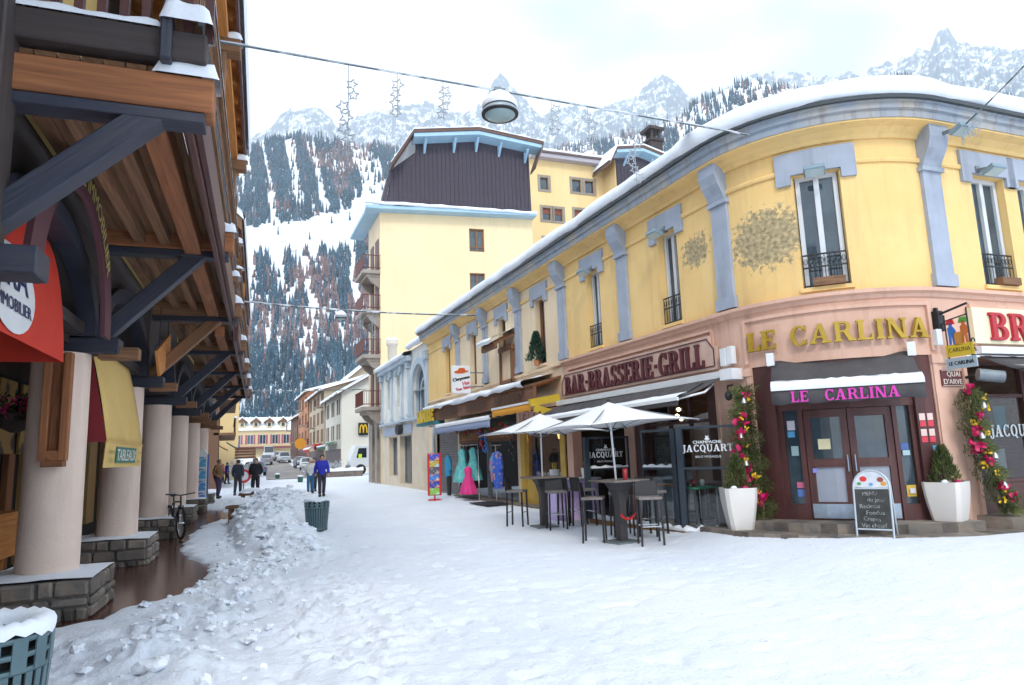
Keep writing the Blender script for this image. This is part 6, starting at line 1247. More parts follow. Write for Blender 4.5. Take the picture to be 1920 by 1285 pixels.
# ---------------------------------------------------------------- hanging iron sign, street plaque, boxes
IS = thing('iron_shop_sign', 'painted wrought iron sign with two little figures and a barrel hanging beside the entrance', 'sign', tuple(cpt(3.42, .6, 2.75))); n3 = cpt(3.5, 1, 0)-cpt(3.5, 0, 0); t3 = (cpt(3.51, 0, 0)-cpt(3.49, 0, 0)).normalized()
o3 = cpt(3.55, .05, 0); ip = lambda x, z, k=0: o3+n3*(x*.50)+t3*(x*.06+k)+Vector((0, 0, z)); ex3 = (ip(1, 0)-ip(0, 0)).normalized(); nrm3 = ex3.cross(Vector((0, 0, 1)))
q = MB(); q.beam(ip(0, 3.62), ip(1.05, 3.72), .03, .03); q.beam(ip(0, 3.3), ip(0, 3.75), .05, .05); q.tube([ip(.25, 3.6), ip(.25, 2.86)], .012, 5); q.tube([ip(1.0, 3.66), ip(1.0, 2.8)], .012, 5); q.tube([ip(.25, 3.5), ip(1.0, 3.55)], .012, 5)
for x, z in ((.25, 2.95), (1.08, 3.1), (1.08, 2.95), (.2, 3.42)): q.tube([ip(x+.05*math.cos(t), z+.06*math.sin(t)) for t in np.linspace(0, 5.2, 12)], .01, 5)
q.build('iron_frame', M_black, IS); MB().box(ip(.02, 3.52), (.12, .12, .34)).build('wall_plate', M_black, IS)
def flatpoly(pts, x0, z0, s, m, nm, th=.02, par=IS): MB().prism([(x*s, y*s) for x, y in pts], ip(x0, z0)-nrm3*th/2, ex3, (0, 0, 1), nrm3, th).build(nm, m, par)
fig = [(-.3, 0), (-.1, 0), (-.05, .8), (.05, .8), (.1, 0), (.32, 0), (.25, .9), (.5, 1.3), (.28, 1.75), (.15, 1.85), (.18, 2.15), (0, 2.3), (-.18, 2.15), (-.15, 1.85), (-.35, 1.7), (-.3, .9)]
flatpoly(fig, .42, 3.10, .16, mat('figure_blue', (.03, .14, .42), .5), 'left_figure'); flatpoly(fig, .84, 3.10, .16, mat('figure_orange', (.5, .13, .03), .5), 'right_figure')
flatpoly([(-.2, 0), (.2, 0), (.26, .3), (.2, .6), (-.2, .6), (-.26, .3)], .63, 3.08, .35, mat('barrel_orange', (.5, .2, .03), .5), 'barrel'); flatpoly([(-.3, 0), (.3, 0), (.2, .35), (-.2, .35)], .84, 3.43, .25, mat('hat_green', (.08, .3, .05), .5), 'hat'); flatpoly([(-.3, 0), (.3, 0), (.2, .3), (-.2, .3)], .42, 3.43, .25, M_redsign, 'hat')
flatpoly([(-1, -.4), (1, -.4), (1, .45), (-1, .45)], .63, 3.0, .23, mat('scroll_yellow', (.60, .42, .03), .5), 'scroll')
flatpoly([(-1, -.35), (1, -.35), (1, .35), (-1, .35)], .63, 2.80, .25, mat('plate_grey', (.35, .42, .46), .5), 'name_plate')
for e in (1, -1): q = MB(); text_mb(q, 'LE CARLINA', .085, flatplace(ip(.63, 2.80)+nrm3*.012*e, ex3*e, (0, 0, 1)), .003, .9, .004); q.build('plate_letters', M_black, IS); q = MB(); text_mb(q, 'CARLINA', .095, flatplace(ip(.63, 3.01)+nrm3*.012*e, ex3*e, (0, 0, 1)), .003, .9); q.build('scroll_letters', M_black, IS)
SP = thing('street_plaque', 'maroon street name plaque on the pink pier', 'plaque', tuple(cpt(3.75, .03, 2.46))); q = MB(); pbox(q, 3.52, 3.98, 2.46, 2.73, .0, .025); q.build('plate', mat('plaque_maroon', (.13, .03, .03), .5), SP)
q = MB(); text_mb(q, 'QUAI', .12, lambda x, y, z: cpt(3.78+x, .026+z, 2.655+y), .003, 1.05, .003); text_mb(q, "D'ARVE", .12, lambda x, y, z: cpt(3.75+x, .026+z, 2.53+y), .003, 1.05, .003); pbox(q, 3.53, 3.97, 2.466, 2.474, .025, .028); pbox(q, 3.53, 3.97, 2.716, 2.724, .025, .028); q.build('letters', mat('plaque_cream', (.7, .62, .52), .6), SP)
q = MB(); pbox(q, -.12, .02, 3.08, 3.4, .05, .18); pbox(q, .04, .16, 3.1, 3.42, .05, .16); tag(q.build('junction_boxes', M_white, bevel=.01), 'pale electrical boxes on the wall right of the brasserie sign', 'electrical box')
q = MB(); pbox(q, 3.42, 3.52, 3.12, 3.38, .05, .14); tag(q.build('junction_box', M_white, bevel=.01), 'small pale box on the wall under the iron sign bracket', 'electrical box')
LM = thing('wall_lamp', 'grey cylindrical spotlight on an arm beside the street plaque', 'lamp', tuple(cpt(4.1, .4, 2.55))); q = MB(); q.tube([cpt(4.05, .0, 2.6), cpt(4.05, .3, 2.62)], .025, 6); q.build('arm', M_black, LM); q = MB(); q.tube([cpt(3.95, .3, 2.62), cpt(4.25, .5, 2.56)], .1, 12); q.build('head', M_grey, LM)
LM = thing('wall_lamp', 'small black lantern under the awning case on the pink pier', 'lamp', tuple(cpt(.02, .2, 2.5))); q = MB(); q.tube([cpt(.02, .05, 2.72), cpt(.02, .18, 2.7), cpt(.05, .2, 2.6)], .018, 6); q.build('arm', M_black, LM); MB().blob(cpt(.05, .2, 2.52), (.07, .07, .09), 0, 2).build('head', M_black, LM)
# ---------------------------------------------------------------- planters with conical shrubs, garlands, chalkboard
M_pot = mat('white_planter', (.74, .70, .66), .45, (.70, .66, .62), 2)
M_needle = mat('shrub_leaves', (.06, .085, .02), .8, (.12, .13, .035), 3, island=.4)
def leafcone(q, c, h, r, n, seed, l=.05):
    rd = random.Random(seed); c = Vector(c)
    for _ in range(n):
        t = rd.random()**.8; a = rd.uniform(0, 6.28); rr = r*(1-t)**.75*rd.uniform(.45, 1.12)+.01; p = c+Vector((rr*math.cos(a), rr*math.sin(a), t*h)); d = Vector((math.cos(a)*.6, math.sin(a)*.6, rd.uniform(.5, 1.4))).normalized(); s = d.cross(Vector((rd.uniform(-1, 1), rd.uniform(-1, 1), rd.uniform(-1, 1)))).normalized()*l*.22; L = l*rd.uniform(.7, 1.4)
        q.add([p-s, p+s, p+d*L+s*.3, p+d*L-s*.3], [(0, 1, 2, 3)])
def planter(c, rz, label, seed, h=.76):
    P_ = thing('planter', label, 'planter', tuple(c), 'planters beside the entrance'); x, y, z = c; R = Matrix.Rotation(rz, 3, 'Z'); rows = []
    for k in range(9):
        t = k/8; w = .165+.100*math.sin(t*1.35)/math.sin(1.35); cc = .05
        ring = [(-w+cc, -w), (w-cc, -w), (w, -w+cc), (w, w-cc), (w-cc, w), (-w+cc, w), (-w, w-cc), (-w, -w+cc)]; rows.append([Vector(c)+R@Vector((a, b, t*h)) for a, b in ring])
    q = MB(); q.grid(rows, closed=True, caps=False, smooth=False); ins = [Vector(c)+R@Vector((a*.9, b*.9, h-.05)) for a, b in ((-.27, -.27), (.27, -.27), (.27, .27), (-.27, .27))]; q.build('pot', M_pot, P_, solid=.012)
    q = MB(); q.add(ins, [(0, 1, 2, 3)]); q.build('soil', M_void, P_)
    q = MB(); leafcone(q, (x, y, z+h-.06), .60, .215, 1500, seed); sh = q.build('shrub', M_needle, P_); q = MB(); q.tube([(x, y, z+h-.06), (x, y, z+h+.45)], .02, 6); q.build('stem', M_shopwood, sh)
    q = MB(); MBl = Vector(c)+Vector((-.18, -.12, h)); q.blob(MBl, (.06, .05, .04), .2, 2, 3); q.build('snow_lump', M_snow, P_); q = MB(); q.blob(Vector(c)+Vector((-.02, -.22, h+.0)), (.06, .04, .035), .3, 2, 4); q.build('bow', mat('bow_magenta', (.45, .01, .1), .6), P_)
    return P_
g1, g2_ = gpt(1390, 1000), gpt(1785, 997)
planter(g1, -.45, 'white square planter with a conical shrub left of the entrance, by the glass screen', 3)
planter(g2_, .30, 'white square planter with a conical shrub right of the entrance, under the street plaque', 4)
M_fir = mat('fir_garland', (.055, .085, .02), .8, (.14, .15, .045), 4, island=.45); M_mag = mat('magenta_ribbon', (.50, .005, .09), .5, island=.25); M_gflow = mat('gold_flowers', (.72, .45, .02), .5, island=.2); M_silv = mat('silver_bells', (.55, .57, .60), .3, metal=.6)
def garland(label, pathpts, seed, w=.23):
    G = thing('christmas_garland', label, 'garland', tuple(pathpts[-1]), 'garlands framing the entrance'); rd = random.Random(seed); fir, mg, gd, sv = MB(), MB(), MB(), MB(); pts = [Vector(p) for p in pathpts]; m = len(pts)-1
    def P(t): i = min(m-1, int(t*m)); return pts[i].lerp(pts[i+1], t*m-i)
    out = (P(.5)-cpt(2, -3, 1)); out.z = 0; out.normalize(); side = out.cross(Vector((0, 0, 1)))
    for _ in range(5200):
        t = rd.random(); a = rd.uniform(-1.7, 1.7); r = w*(.55+.5*math.sin(t*17+seed)**2)*rd.uniform(.15, 1.25); p = P(t)+(side*math.sin(a)+out*max(0, math.cos(a))*.7)*r; d = (side*math.sin(a)+out*.5+Vector((0, 0, rd.uniform(-.9, .7)))).normalized(); s = d.cross(out+Vector((rd.uniform(-.5, .5),)*3)).normalized()*.008; L = rd.uniform(.06, .14); fir.add([p-s, p+s, p+d*L], [(0, 1, 2)])
    def cluster(q, t, n, sz, off):
        c = P(t)+side*off+out*w*.75
        for _ in range(n):
            p = c+Vector((rd.uniform(-1, 1), rd.uniform(-1, 1), rd.uniform(-1, 1)))*sz; M = Euler((rd.uniform(0, 6), rd.uniform(0, 6), rd.uniform(0, 6))).to_matrix(); e = sz*.55
            q.add([p+M@Vector(v)*e for v in ((-1, -.5, 0), (0, -.7, .3), (1, -.4, 0), (.9, .5, .1), (0, .6, .35), (-1, .5, 0))], [(0, 1, 4, 5), (1, 2, 3, 4)])
    for k in range(7): mg = MB(); cluster(mg, .05+.135*k+rd.uniform(-.04, .04), rd.randint(9, 18), rd.uniform(.055, .115), rd.uniform(-.17, .17)); mg.build('magenta_bow', M_mag, G)
    for k in range(9): gd = MB(); cluster(gd, .08+.1*k+rd.uniform(-.03, .03), 7, rd.uniform(.03, .06), rd.uniform(-.18, .18)); gd.build('gold_flower', M_gflow, G)
    for k in range(4): t = .12+.22*k+rd.uniform(-.05, .05); c = P(t)+side*rd.uniform(-.12, .12)+out*w*.9; sv = MB(); sv.lathe([(.045, -.05), (.035, -.01), (.02, .03), (.004, .045)], c, 10); sv.build('silver_bell', M_silv, G)
    fir.build('fir_branches', M_fir, G); return G
garland('garland of fir, magenta bows and gold flowers left of the entrance doors', [cpt(.36, .1, 2.66), cpt(.34, .14, 2.0), cpt(.42, .14, 1.4), cpt(.50, .16, .9), cpt(.58, .2, .42)], 5)
garland('garland of fir, bows and a white star right of the entrance, below the street plaque', [cpt(3.92, .1, 2.40), cpt(3.82, .16, 1.9), cpt(3.86, .18, 1.4), cpt(3.98, .24, .9), cpt(4.14, .34, .45)], 6)
CBd = thing('chalkboard', 'arched sandwich board with a chalk menu in front of the entrance', 'chalkboard', tuple(gpt(1645, 1008))); c = gpt(1645, 1008); fdir = (Vector((0, 0, 0))-c); fdir.z = 0; fdir.normalize(); fdir = (fdir+Vector((-.28, 0, 0))).normalized(); sd_ = Vector((-fdir.y, fdir.x, 0))
cp = lambda x, y, z=0.: c+sd_*x+Vector((0, 0, y))+fdir*(-(y-.0)*.16+z+.16)
q = MB(); W_ = .245; arc = [(W_*math.cos(t), .74+W_*math.sin(t)) for t in np.linspace(0, math.pi, 15)]; outl = [(W_, 0)]+arc+[(-W_, 0)]
q.tube([cp(x, y) for x, y in outl], .016, 8); q.tube([cp(-W_, .13), cp(W_, .13)], .014, 6); q.tube([cp(-W_, .72), cp(W_, .72)], .014, 6); q.build('front_frame', mat('board_frame', (.50, .56, .60), .4, metal=.4), CBd)
q = MB(); bk_ = lambda x, y: c+sd_*x+Vector((0, 0, y))+fdir*(.16-.16*1.0-(1.0-y)*.24); q.tube([bk_(x, y) for x, y in outl], .015, 8); q.tube([cp(W_, .5), bk_(W_, .5)], .008, 5); q.tube([cp(-W_, .5), bk_(-W_, .5)], .008, 5); q.build('rear_frame', MATS['board_frame'], CBd)
q = MB(); q.add([cp(-W_+.012, .14, .004), cp(W_-.012, .14, .004), cp(W_-.012, .71, .004), cp(-W_+.012, .71, .004)], [(0, 1, 2, 3)]); bo = q.build('slate', mat('blackboard', (.022, .024, .022), .7, (.05, .05, .048), 6), CBd)
q = MB(); q.add([cp(0, .735, .004)]+[cp(x*.95, .735+(y-.735)*.95, .004) for x, y in arc], [tuple([0]+list(range(1, 16)))]); hp_ = q.build('header_panel', mat('menu_header', (.50, .55, .62), .5, (.68, .68, .70), 9), CBd)
for x, y, r, cc in ((-.1, .86, .05, (.6, .03, .03)), (.13, .85, .045, (.3, .06, .05)), (-.16, .79, .03, (.1, .3, .08)), (.17, .79, .04, (.6, .3, .05)), (0, .78, .03, (.15, .3, .55))): q = MB(); q.add([cp(x+r*math.cos(t), y+r*.8*math.sin(t), .007) for t in np.linspace(0, 6.28, 15)[:-1]], [tuple(range(14))]); q.build('header_mark', mat('mark_%d_%d_%d' % tuple(int(v*99) for v in cc), cc, .5), hp_)
rd = random.Random(8)
for row, (tx, s) in enumerate((('MENU', .075), ('du jour', .08), ('Raclette', .085), ('Fondue', .085), ('Crepes', .08), ('Vin chaud', .085))): q = MB(); text_mb(q, tx, s, lambda x, y, z, row=row: cp(x+(-.03, .05, -.04, .03, -.02, .0)[row], .645-.092*row+y+x*(.05, -.04, .03, .02, -.05, .03)[row], .008), 0, 1.0); q.build('chalk_line', mat('chalk', (.42, .44, .43), .9, (.16, .17, .16), 16, 3, .4, .6), bo)
# ---------------------------------------------------------------- terrace: deck, glass screens, tables, stools, umbrellas
M_deck = wood('larch_deck', (.36, .17, .045), (.26, .12, .03), .7, .4)
DK = thing('terrace_deck', 'low wooden deck edged with snow in front of the brasserie', 'deck', (8.1, 12.6, 0)); q = MB()
dk = [(7.62, 10.5), (8.6, 9.78), (8.56, 13.9), (7.5, 13.9)]; q.prism(dk, (0, 0, -.06), (1, 0, 0), (0, 1, 0), (0, 0, 1), .2); q.build('boards', M_deck, DK, bevel=.01)
P = []
for i in range(41):
    t = i/40; L = [Vector((7.5, 13.9, 0)), Vector((7.62, 10.5, 0)), Vector((8.35, 9.95, 0))]; p = L[0].lerp(L[1], t/.75) if t < .75 else L[1].lerp(L[2], (t-.75)/.25); n = Vector((-1, 0, 0)) if t < .72 else Vector((-.75, -.75, 0)) if t < .78 else Vector((-.6, -.8, 0)); w = .10+.05*math.sin(i*1.7); hgt = .07+.04*math.sin(i*2.3+1)
    P.append([p+n*(.02)+Vector((0, 0, .135)), p+n*.045+Vector((0, 0, .14+hgt*.6)), p-n*w*.5+Vector((0, 0, .14+hgt)), p-n*w*1.6+Vector((0, 0, .14+hgt*.7)), p-n*w*2.6+Vector((0, 0, .138))])
MB().grid(P).build('edge_snow', M_snow, DK)
M_gfr = mat('anthracite_frame', (.045, .06, .08), .45, metal=.3)
def screen(label, a, b, z0, z1, mid, text=True, posts=True):
    a, b = Vector((a[0], a[1], 0)), Vector((b[0], b[1], 0)); S = thing('glass_screen', label, 'glass screen', ((a.x+b.x)/2, (a.y+b.y)/2, z0), 'glass screens round the terrace'); q = MB(); up = Vector((0, 0, 1)); d = (b-a).normalized()
    q.beam(a+up*z0, a+up*z1, .11, .11, tuple(d)); q.beam(b+up*z0, b+up*z1, .045, .045, tuple(d))
    for z in (z0+.03, mid, z1-.02): q.beam(a+d*.055+up*z, b-d*.0225+up*z, .045, .045)
    q.build('frame', M_gfr, S)
    for e0, e1 in ((z0+.05, mid-.02), (mid+.02, z1-.04)): q = MB(); q.add([a+d*.05+up*e0, b-d*.02+up*e0, b-d*.02+up*e1, a+d*.05+up*e1], [(0, 1, 2, 3)]); q.build('pane', M_clear, S, solid=.008)
    if text:
        m = a.lerp(b, .46); n = d.cross(up); vm = MATS['white_vinyl']; q = MB(); pl = flatplace(m+n*.006+up*(z1-.40), d, up)
        W = (b-a).length; k = min(1., W/1.2); text_mb(q, 'CHAMPAGNE', .085*k, lambda x, y, z: pl(x, y+.115*k, z), .003, 1.1, .002); q.build('lettering', vm, S); q = MB(); slab_text(q, 'JACQUART', .115*W, pl, .003, 1.0); q.build('lettering', vm, S); q = MB(); text_mb(q, 'BRUT MOSAIQUE', .06*k, lambda x, y, z: pl(x, y-.17*k, z), .003, 1.1); q.build('lettering', vm, S); q = MB()
        q.prism([(-.05, 0), (0, -.015), (.055, .0), (.02, .03), (.035, .07), (.0, .05), (-.03, .075), (-.02, .03)], pl(0, .17*k, 0), d, up, n, .004); q.build('emblem', vm, S)
    return S
screen('tall glass screen with champagne lettering between the dark post and the left planter', (7.73, 10.66), (8.42, 9.80), .14, 2.0, 1.24)
sc_ = screen('glass screen running along the deck edge beside the dark corner post', (7.70, 10.78), (7.62, 11.75), .14, 1.98, 1.24, text=False)
snow_r = MB(); P = [[Vector((7.70-.08*i/10+.05*math.cos(math.pi*(1-j/6)), 10.85+.85*i/10, 1.262+(.05+.02*math.sin(i*1.9))*math.sin(math.pi*j/6)**.6)) for j in range(7)] for i in range(11)]; snow_r.grid(P, caps=True); snow_r.build('rail_snow', M_snow, sc_)
sc_ = screen('glass screen with champagne lettering at the far end of the deck', (7.42, 13.72), (8.5, 13.72), .14, 1.92, 1.2)
snow_r = MB(); P = [[Vector((7.5+.95*i/10, 13.70+.05*math.cos(math.pi*(1-j/6)), 1.222+(.05+.02*math.sin(i*1.9))*math.sin(math.pi*j/6)**.6)) for j in range(7)] for i in range(11)]; snow_r.grid(P, caps=True); snow_r.build('rail_snow', M_snow, sc_)
M_stool = mat('stool_black', (.018, .017, .020), .55); M_seat = mat('stool_seat', (.24, .21, .20), .7, (.18, .155, .15), 8); M_ttop = mat('table_top', (.22, .18, .16), .6, (.16, .13, .12), 4); M_chrome = mat('chrome_bar', (.5, .5, .52), .25, metal=.9)
def make_stool():
    T_ = thing('bar_stool', 'x', 'bar stool', (0, 0, 0), 'bar stools round the high tables')
    for x in (-.17, .17):
        for y in (-.17, .17): q = MB(); q.beam((x*1.08, y*1.1, -.06), (x, y, .74), .032, .032); q.build('leg', M_stool, T_)
    q = MB(); q.box((0, 0, .76), (.40, .40, .05)); q.build('seat', M_seat, T_, bevel=.012)
    q = MB(); q.hexa([(-.2, .17, .74), (.2, .17, .74), (.2, .205, .74), (-.2, .205, .74), (-.19, .21, 1.04), (.19, .21, 1.04), (.19, .24, 1.04), (-.19, .24, 1.04)]); q.build('backrest', M_stool, T_, bevel=.01)
    q = MB(); q.beam((-.17, -.175, .30), (.17, -.175, .30), .018, .018); q.beam((-.17, .175, .30), (.17, .175, .30), .018, .018); q.build('footrest', M_chrome, T_); return T_
stool0 = make_stool()
ST = [((6.10, 11.12), -2.2, 'stool left of the nearer high table with its back to the street'), ((6.62, 10.12), 2.75, 'stool nearest the camera turned away at the nearer high table'), ((7.18, 10.86), -1.15, 'stool on the right of the nearer high table beside the deck'), ((6.85, 11.4), -.35, 'stool behind the nearer high table half hidden by it'), ((6.02, 14.5), -2.3, 'leftmost stool at the further high table'), ((6.47, 13.42), 2.9, 'stool in front of the further high table by the lavender counter'), ((7.05, 13.95), -1.3, 'stool right of the further high table'), ((7.18, 13.5), -1.5, 'stool right of the further table and closest to the far glass screen')]
for i, ((x, y), rz, lb) in enumerate(ST):
    o = stool0 if i == 0 else dup(stool0, (0, 0, 0)); o.location = gz(x, y, .02); o.rotation_euler = (0, 0, rz+PI); o['label'] = lb
def make_table():
    T_ = thing('high_table', 'x', 'high table', (0, 0, 0), 'high tables on the snow'); q = MB(); q.box((0, 0, 1.055), (.78, .78, .035)); q.build('top', M_ttop, T_, bevel=.008)
    q = MB(); rows = [[(w*a, w*b, z) for a, b in ((-1, -1), (1, -1), (1, 1), (-1, 1))] for w, z in ((.075, 0), (.075, .62), (.085, .72), (.13, .9), (.2, 1.035))]; q.grid(rows, closed=True, caps=True, smooth=False); q.build('pedestal', mat('table_leg', (.05, .045, .048), .6), T_)
    q = MB(); q.box((0, 0, .01), (.5, .5, .03)); q.build('base_plate', M_grey, T_); return T_
t1 = make_table(); t2 = dup(t1, (0, 0, 0)); t1.location = gz(6.42, 10.72, .02); t2.location = gz(6.42, 13.95, .02); t1.rotation_euler = (0, 0, .12); t2.rotation_euler = (0, 0, -.06); t1['label'] = 'nearer high square table standing in the snow before the glass screens'; t2['label'] = 'further high square table in front of the yellow cafe'
M_canvas = mat('white_canvas', (.80, .80, .80), .8, (.76, .76, .77), 1.5)
def make_umb():
    U_ = thing('parasol', 'x', 'parasol', (0, 0, 0), 'white square parasols on the terrace'); W = 1.10; q = MB(); ap = Vector((0, 0, 2.47)); cs = [Vector((a*W, b*W, 2.03)) for a, b in ((-1, -1), (1, -1), (1, 1), (-1, 1))]
    for k in range(4):
        a, b = cs[k], cs[(k+1) % 4]; P = []
        for i in range(9):
            t = i/8; r = []
            for j in range(9): s = j/8; e = a.lerp(b, s); e.z += .05*math.sin(math.pi*s)*1.0; p = ap.lerp(e, t); p.z -= .045*math.sin(math.pi*t)*(1+.5*math.sin(math.pi*s)); r.append(p)
            P.append(r)
        q.grid(P)
    q.build('canopy', M_canvas, U_, solid=.006)
    MB().tube([(0, 0, 1.05), (.0, 0, 2.49)], .019, 8).build('pole', M_white, U_); MB().blob((0, 0, 2.50), (.03, .03, .035), 0, 2).build('finial', M_black, U_)
    for c in cs: q = MB(); q.beam((0, 0, 2.42), c+Vector((0, 0, -.02)), .015, .02); q.beam(Vector((0, 0, 1.95)), ap.lerp(c, .5)+Vector((0, 0, -.06)), .012, .015); q.build('rib', M_grey, U_)
    return U_
u1 = make_umb(); u2 = dup(u1, (0, 0, 0)); g_a = gz(6.42, 10.72, .0); g_b = gz(6.42, 13.95, 0); u1.location = (g_a[0], g_a[1], g_a[2]); u2.location = g_b; u1.rotation_euler = (math.radians(-1.5), math.radians(-2.0), .05); u2.rotation_euler = (0, 0, -.03); u1['label'] = 'white square parasol over the nearer high table'; u2['label'] = 'white square parasol over the further high table by the yellow cafe'
# things on the terrace
LC = thing('lavender_counter', 'glossy lavender box counter behind the further high table', 'counter', (7.75, 15.0, 0)); q = MB(); q.box((7.75, 15.1, .46), (1.15, .5, .95)); q.build('body', mat('lavender_panel', (.68, .52, .92), .3, (.76, .58, .92), .8), LC, bevel=.03); MB().box((7.75, 15.1, .955), (1.25, .6, .03)).build('top', M_white, LC)
for i, (x, y) in enumerate(((7.25, 15.05), (8.15, 15.15))):
    b_ = thing('wine_bucket', ('white bucket with breadsticks on the left of the lavender counter', 'white bucket with breadsticks on the right of the lavender counter')[i], 'bucket', (x, y, .97)); MB().lathe([(.09, .97), (.12, 1.2), (.11, 1.2), (.085, 1.0)], (x, y, 0), 14).build('pail', M_white, b_); q = MB(); [q.tube([(x+.03*k, y, 1.05), (x+.06*k, y+.02*k, 1.36)], .01, 5) for k in (-1, 0, 1)]; q.build('breadsticks', mat('breadstick', (.55, .38, .05), .7), b_)
def cafe_table(label, x, y, z, col):
    T_ = thing('terrace_table', label, 'table', (x, y, z), 'dining tables inside the glass screens'); MB().box((x, y, z+.74), (.62, .62, .03)).build('top', mat('cloth_%d' % int(col[1]*99), col, .6), T_); q = MB()
    for a in (-.25, .25):
        for b in (-.25, .25): q = MB(); q.beam((x+a, y+b, z), (x+a*1.0, y+b, z+.725), .03, .03); q.build('leg', M_chrome, T_)
cafe_table('table with a green cloth behind the champagne screen', 8.12, 10.75, .14, (.03, .22, .12)); cafe_table('table with an orange cloth inside the deck behind the corner post', 8.1, 12.1, .14, (.40, .14, .03)); cafe_table('table with a white top at the far end of the deck', 8.0, 13.1, .14, (.6, .6, .6))
for x, y, z, h, c, lb in ((8.0, 10.7, .895, .14, (.3, .02, .03), 'dark red glass on the green table'), (8.28, 10.8, .895, .12, (.6, .6, .6), 'white bowl on the green table'), (8.1, 12.2, .895, .08, (.55, .25, .05), 'orange dish on the orange table'), (6.42, 10.5, 1.1, .2, (.35, .02, .03), 'slim red candle glass on the nearer high table'), (6.5, 10.62, 1.1, .18, (.4, .03, .03), 'second red candle glass close to the parasol pole')):
    T_ = thing('glass_vessel', lb, 'glass', (x, y, z)); MB().lathe([(.03, z), (.045, z+h*.5), (.04, z+h), (.035, z+h)], (x, y, 0), 12).build('vessel', mat('vessel_%d_%d' % (int(c[0]*99), int(c[2]*99)), c, .2), T_)
RB = thing('red_ribbon_bow', 'red ribbon bow tied under the nearer high table', 'ribbon', (6.45, 10.6, .45)); q = MB(); q.tube([Vector((6.45, 10.62, .72))+Vector((.17*math.cos(t), -.10, .19*math.sin(t)-.1)) for t in np.linspace(-2.6, -.5, 12)], .022, 6); q.build('ribbon', M_redsign, RB)
# window box and little fir tree on upper sills
FT = thing('small_christmas_tree', 'small dark potted fir tree standing in a first floor window', 'tree', tuple(cpt(-8.35, .12, 4.15))); c = cpt(-8.35, .13, 4.15); MB().lathe([(.07, 0), (.1, .16), (.09, .16)], c, 12).build('pot', mat('terracotta_pot', (.45, .18, .07), .8), FT); q = MB(); leafcone(q, c+Vector((0, 0, .14)), .85, .27, 1300, 9, .08); q.build('foliage', mat('dark_fir', (.008, .05, .03), .8, island=.4), FT); MB().tube([c, c+Vector((0, 0, .85))], .015, 5).build('trunk', M_shopwood, FT)
for s, lb in ((1.9, 'wooden window box behind the railing of the corner window'), (5.4, 'wooden window box at the window on the quay side')): q = MB(); pbox(q, s-.22, s+.25, 4.23, 4.36, -.02, .12); tag(q.build('window_box', M_chalet, bevel=.008), lb, 'window box')
# ---------------------------------------------------------------- clothes and signs up the street
def cloth_item(nm, label, prof, c, m, cat, fl=.6, seed=1, sleeves=None):
    T_ = thing(nm, label, cat, tuple(c)); c = Vector(c); n = 20; rd = random.Random(seed); rows = []
    for r, z in prof: rows.append([c+Vector((r*fl*math.cos(2*math.pi*k/n)*(1+.13*math.sin(k*2.1+seed)*(r > .15)), r*math.sin(2*math.pi*k/n)*(1+.13*math.sin(k*2.1+seed)*(r > .15)), z)) for k in range(n)])
    MB().grid(rows, closed=True).build('garment', m, T_)
    if sleeves: 
        for sg in (-1, 1): q = MB(); q.tube([c+Vector((0, sg*.12, sleeves)), c+Vector((0, sg*.26, sleeves-.25)), c+Vector((0, sg*.28, sleeves-.45))], [.07, .06, .05], 8); q.build('sleeve', m, T_)
    MB().tube([c+Vector((0, 0, prof[-1][1])), c+Vector((0, 0, prof[-1][1]+.12))], .008, 5).build('hook', M_chrome, T_)
teal = mat('teal_tulle', (.06, .36, .38), .7, (.18, .55, .52), 6); pinkd = mat('pink_tulle', (.62, .02, .18), .7, (.7, .05, .25), 6); navy = mat('navy_cloth', (.02, .05, .16), .8)
dr = [(.34, 0), (.30, .25), (.2, .5), (.12, .7), (.16, .95), (.06, 1.05)]
X_ = 8.1
cloth_item('costume_dress', 'wide teal tulle dress hanging before the clothes shop', [(r*1.5, z*1.15) for r, z in dr], (X_-.1, 24.4, .62), teal, 'dress', seed=1, sleeves=.95); cloth_item('costume_dress', 'second teal dress hanging close behind the first', [(r*1.35, z*1.1) for r, z in dr], (X_+.05, 23.6, .7), teal, 'dress', seed=2, sleeves=.95)
cloth_item('costume_dress', 'bright pink flared dress hanging lower than the teal ones', [(r*1.35, z*.9) for r, z in dr], (X_-.25, 23.3, .25), pinkd, 'dress', seed=3); cloth_item('costume_skirt', 'dark blue costume skirt under the teal dress', [(.3, 0), (.26, .3), (.12, .55)], (X_, 24.5, .22), navy, 'skirt', seed=4)
cloth_item('child_outfit', 'blue patterned child outfit on a stand right of the dresses', [(.2, 0), (.25, .3), (.27, .75), (.22, 1.1), (.05, 1.2)], (X_-.05, 20.9, .5), mat('blue_print', (.03, .10, .50), .7, (.55, .3, .08), 9, 2, .58, .62), 'clothing', seed=5, sleeves=1.05)
cloth_item('child_outfit', 'pink and turquoise child outfit beside the blue one', [(.14, 0), (.16, .3), (.15, .7), (.05, .95)], (X_+.05, 21.55, .7), mat('pink_print', (.55, .10, .25), .7, (.05, .4, .5), 5, 2, .45, .55), 'clothing', seed=6, sleeves=.8)
cloth_item('ski_jacket', 'turquoise jacket hanging at the edge of the roller shutter', [(.17, 0), (.2, .35), (.2, .7), (.07, .85)], (X_, 26.5, .75), mat('turquoise_jacket', (.02, .28, .50), .6), 'jacket', seed=7, sleeves=.72); cloth_item('ski_trousers', 'black ski trousers hanging below the turquoise jacket', [(.12, 0), (.15, .4), (.16, .75)], (X_, 26.45, .05), M_stool, 'trousers', seed=8)
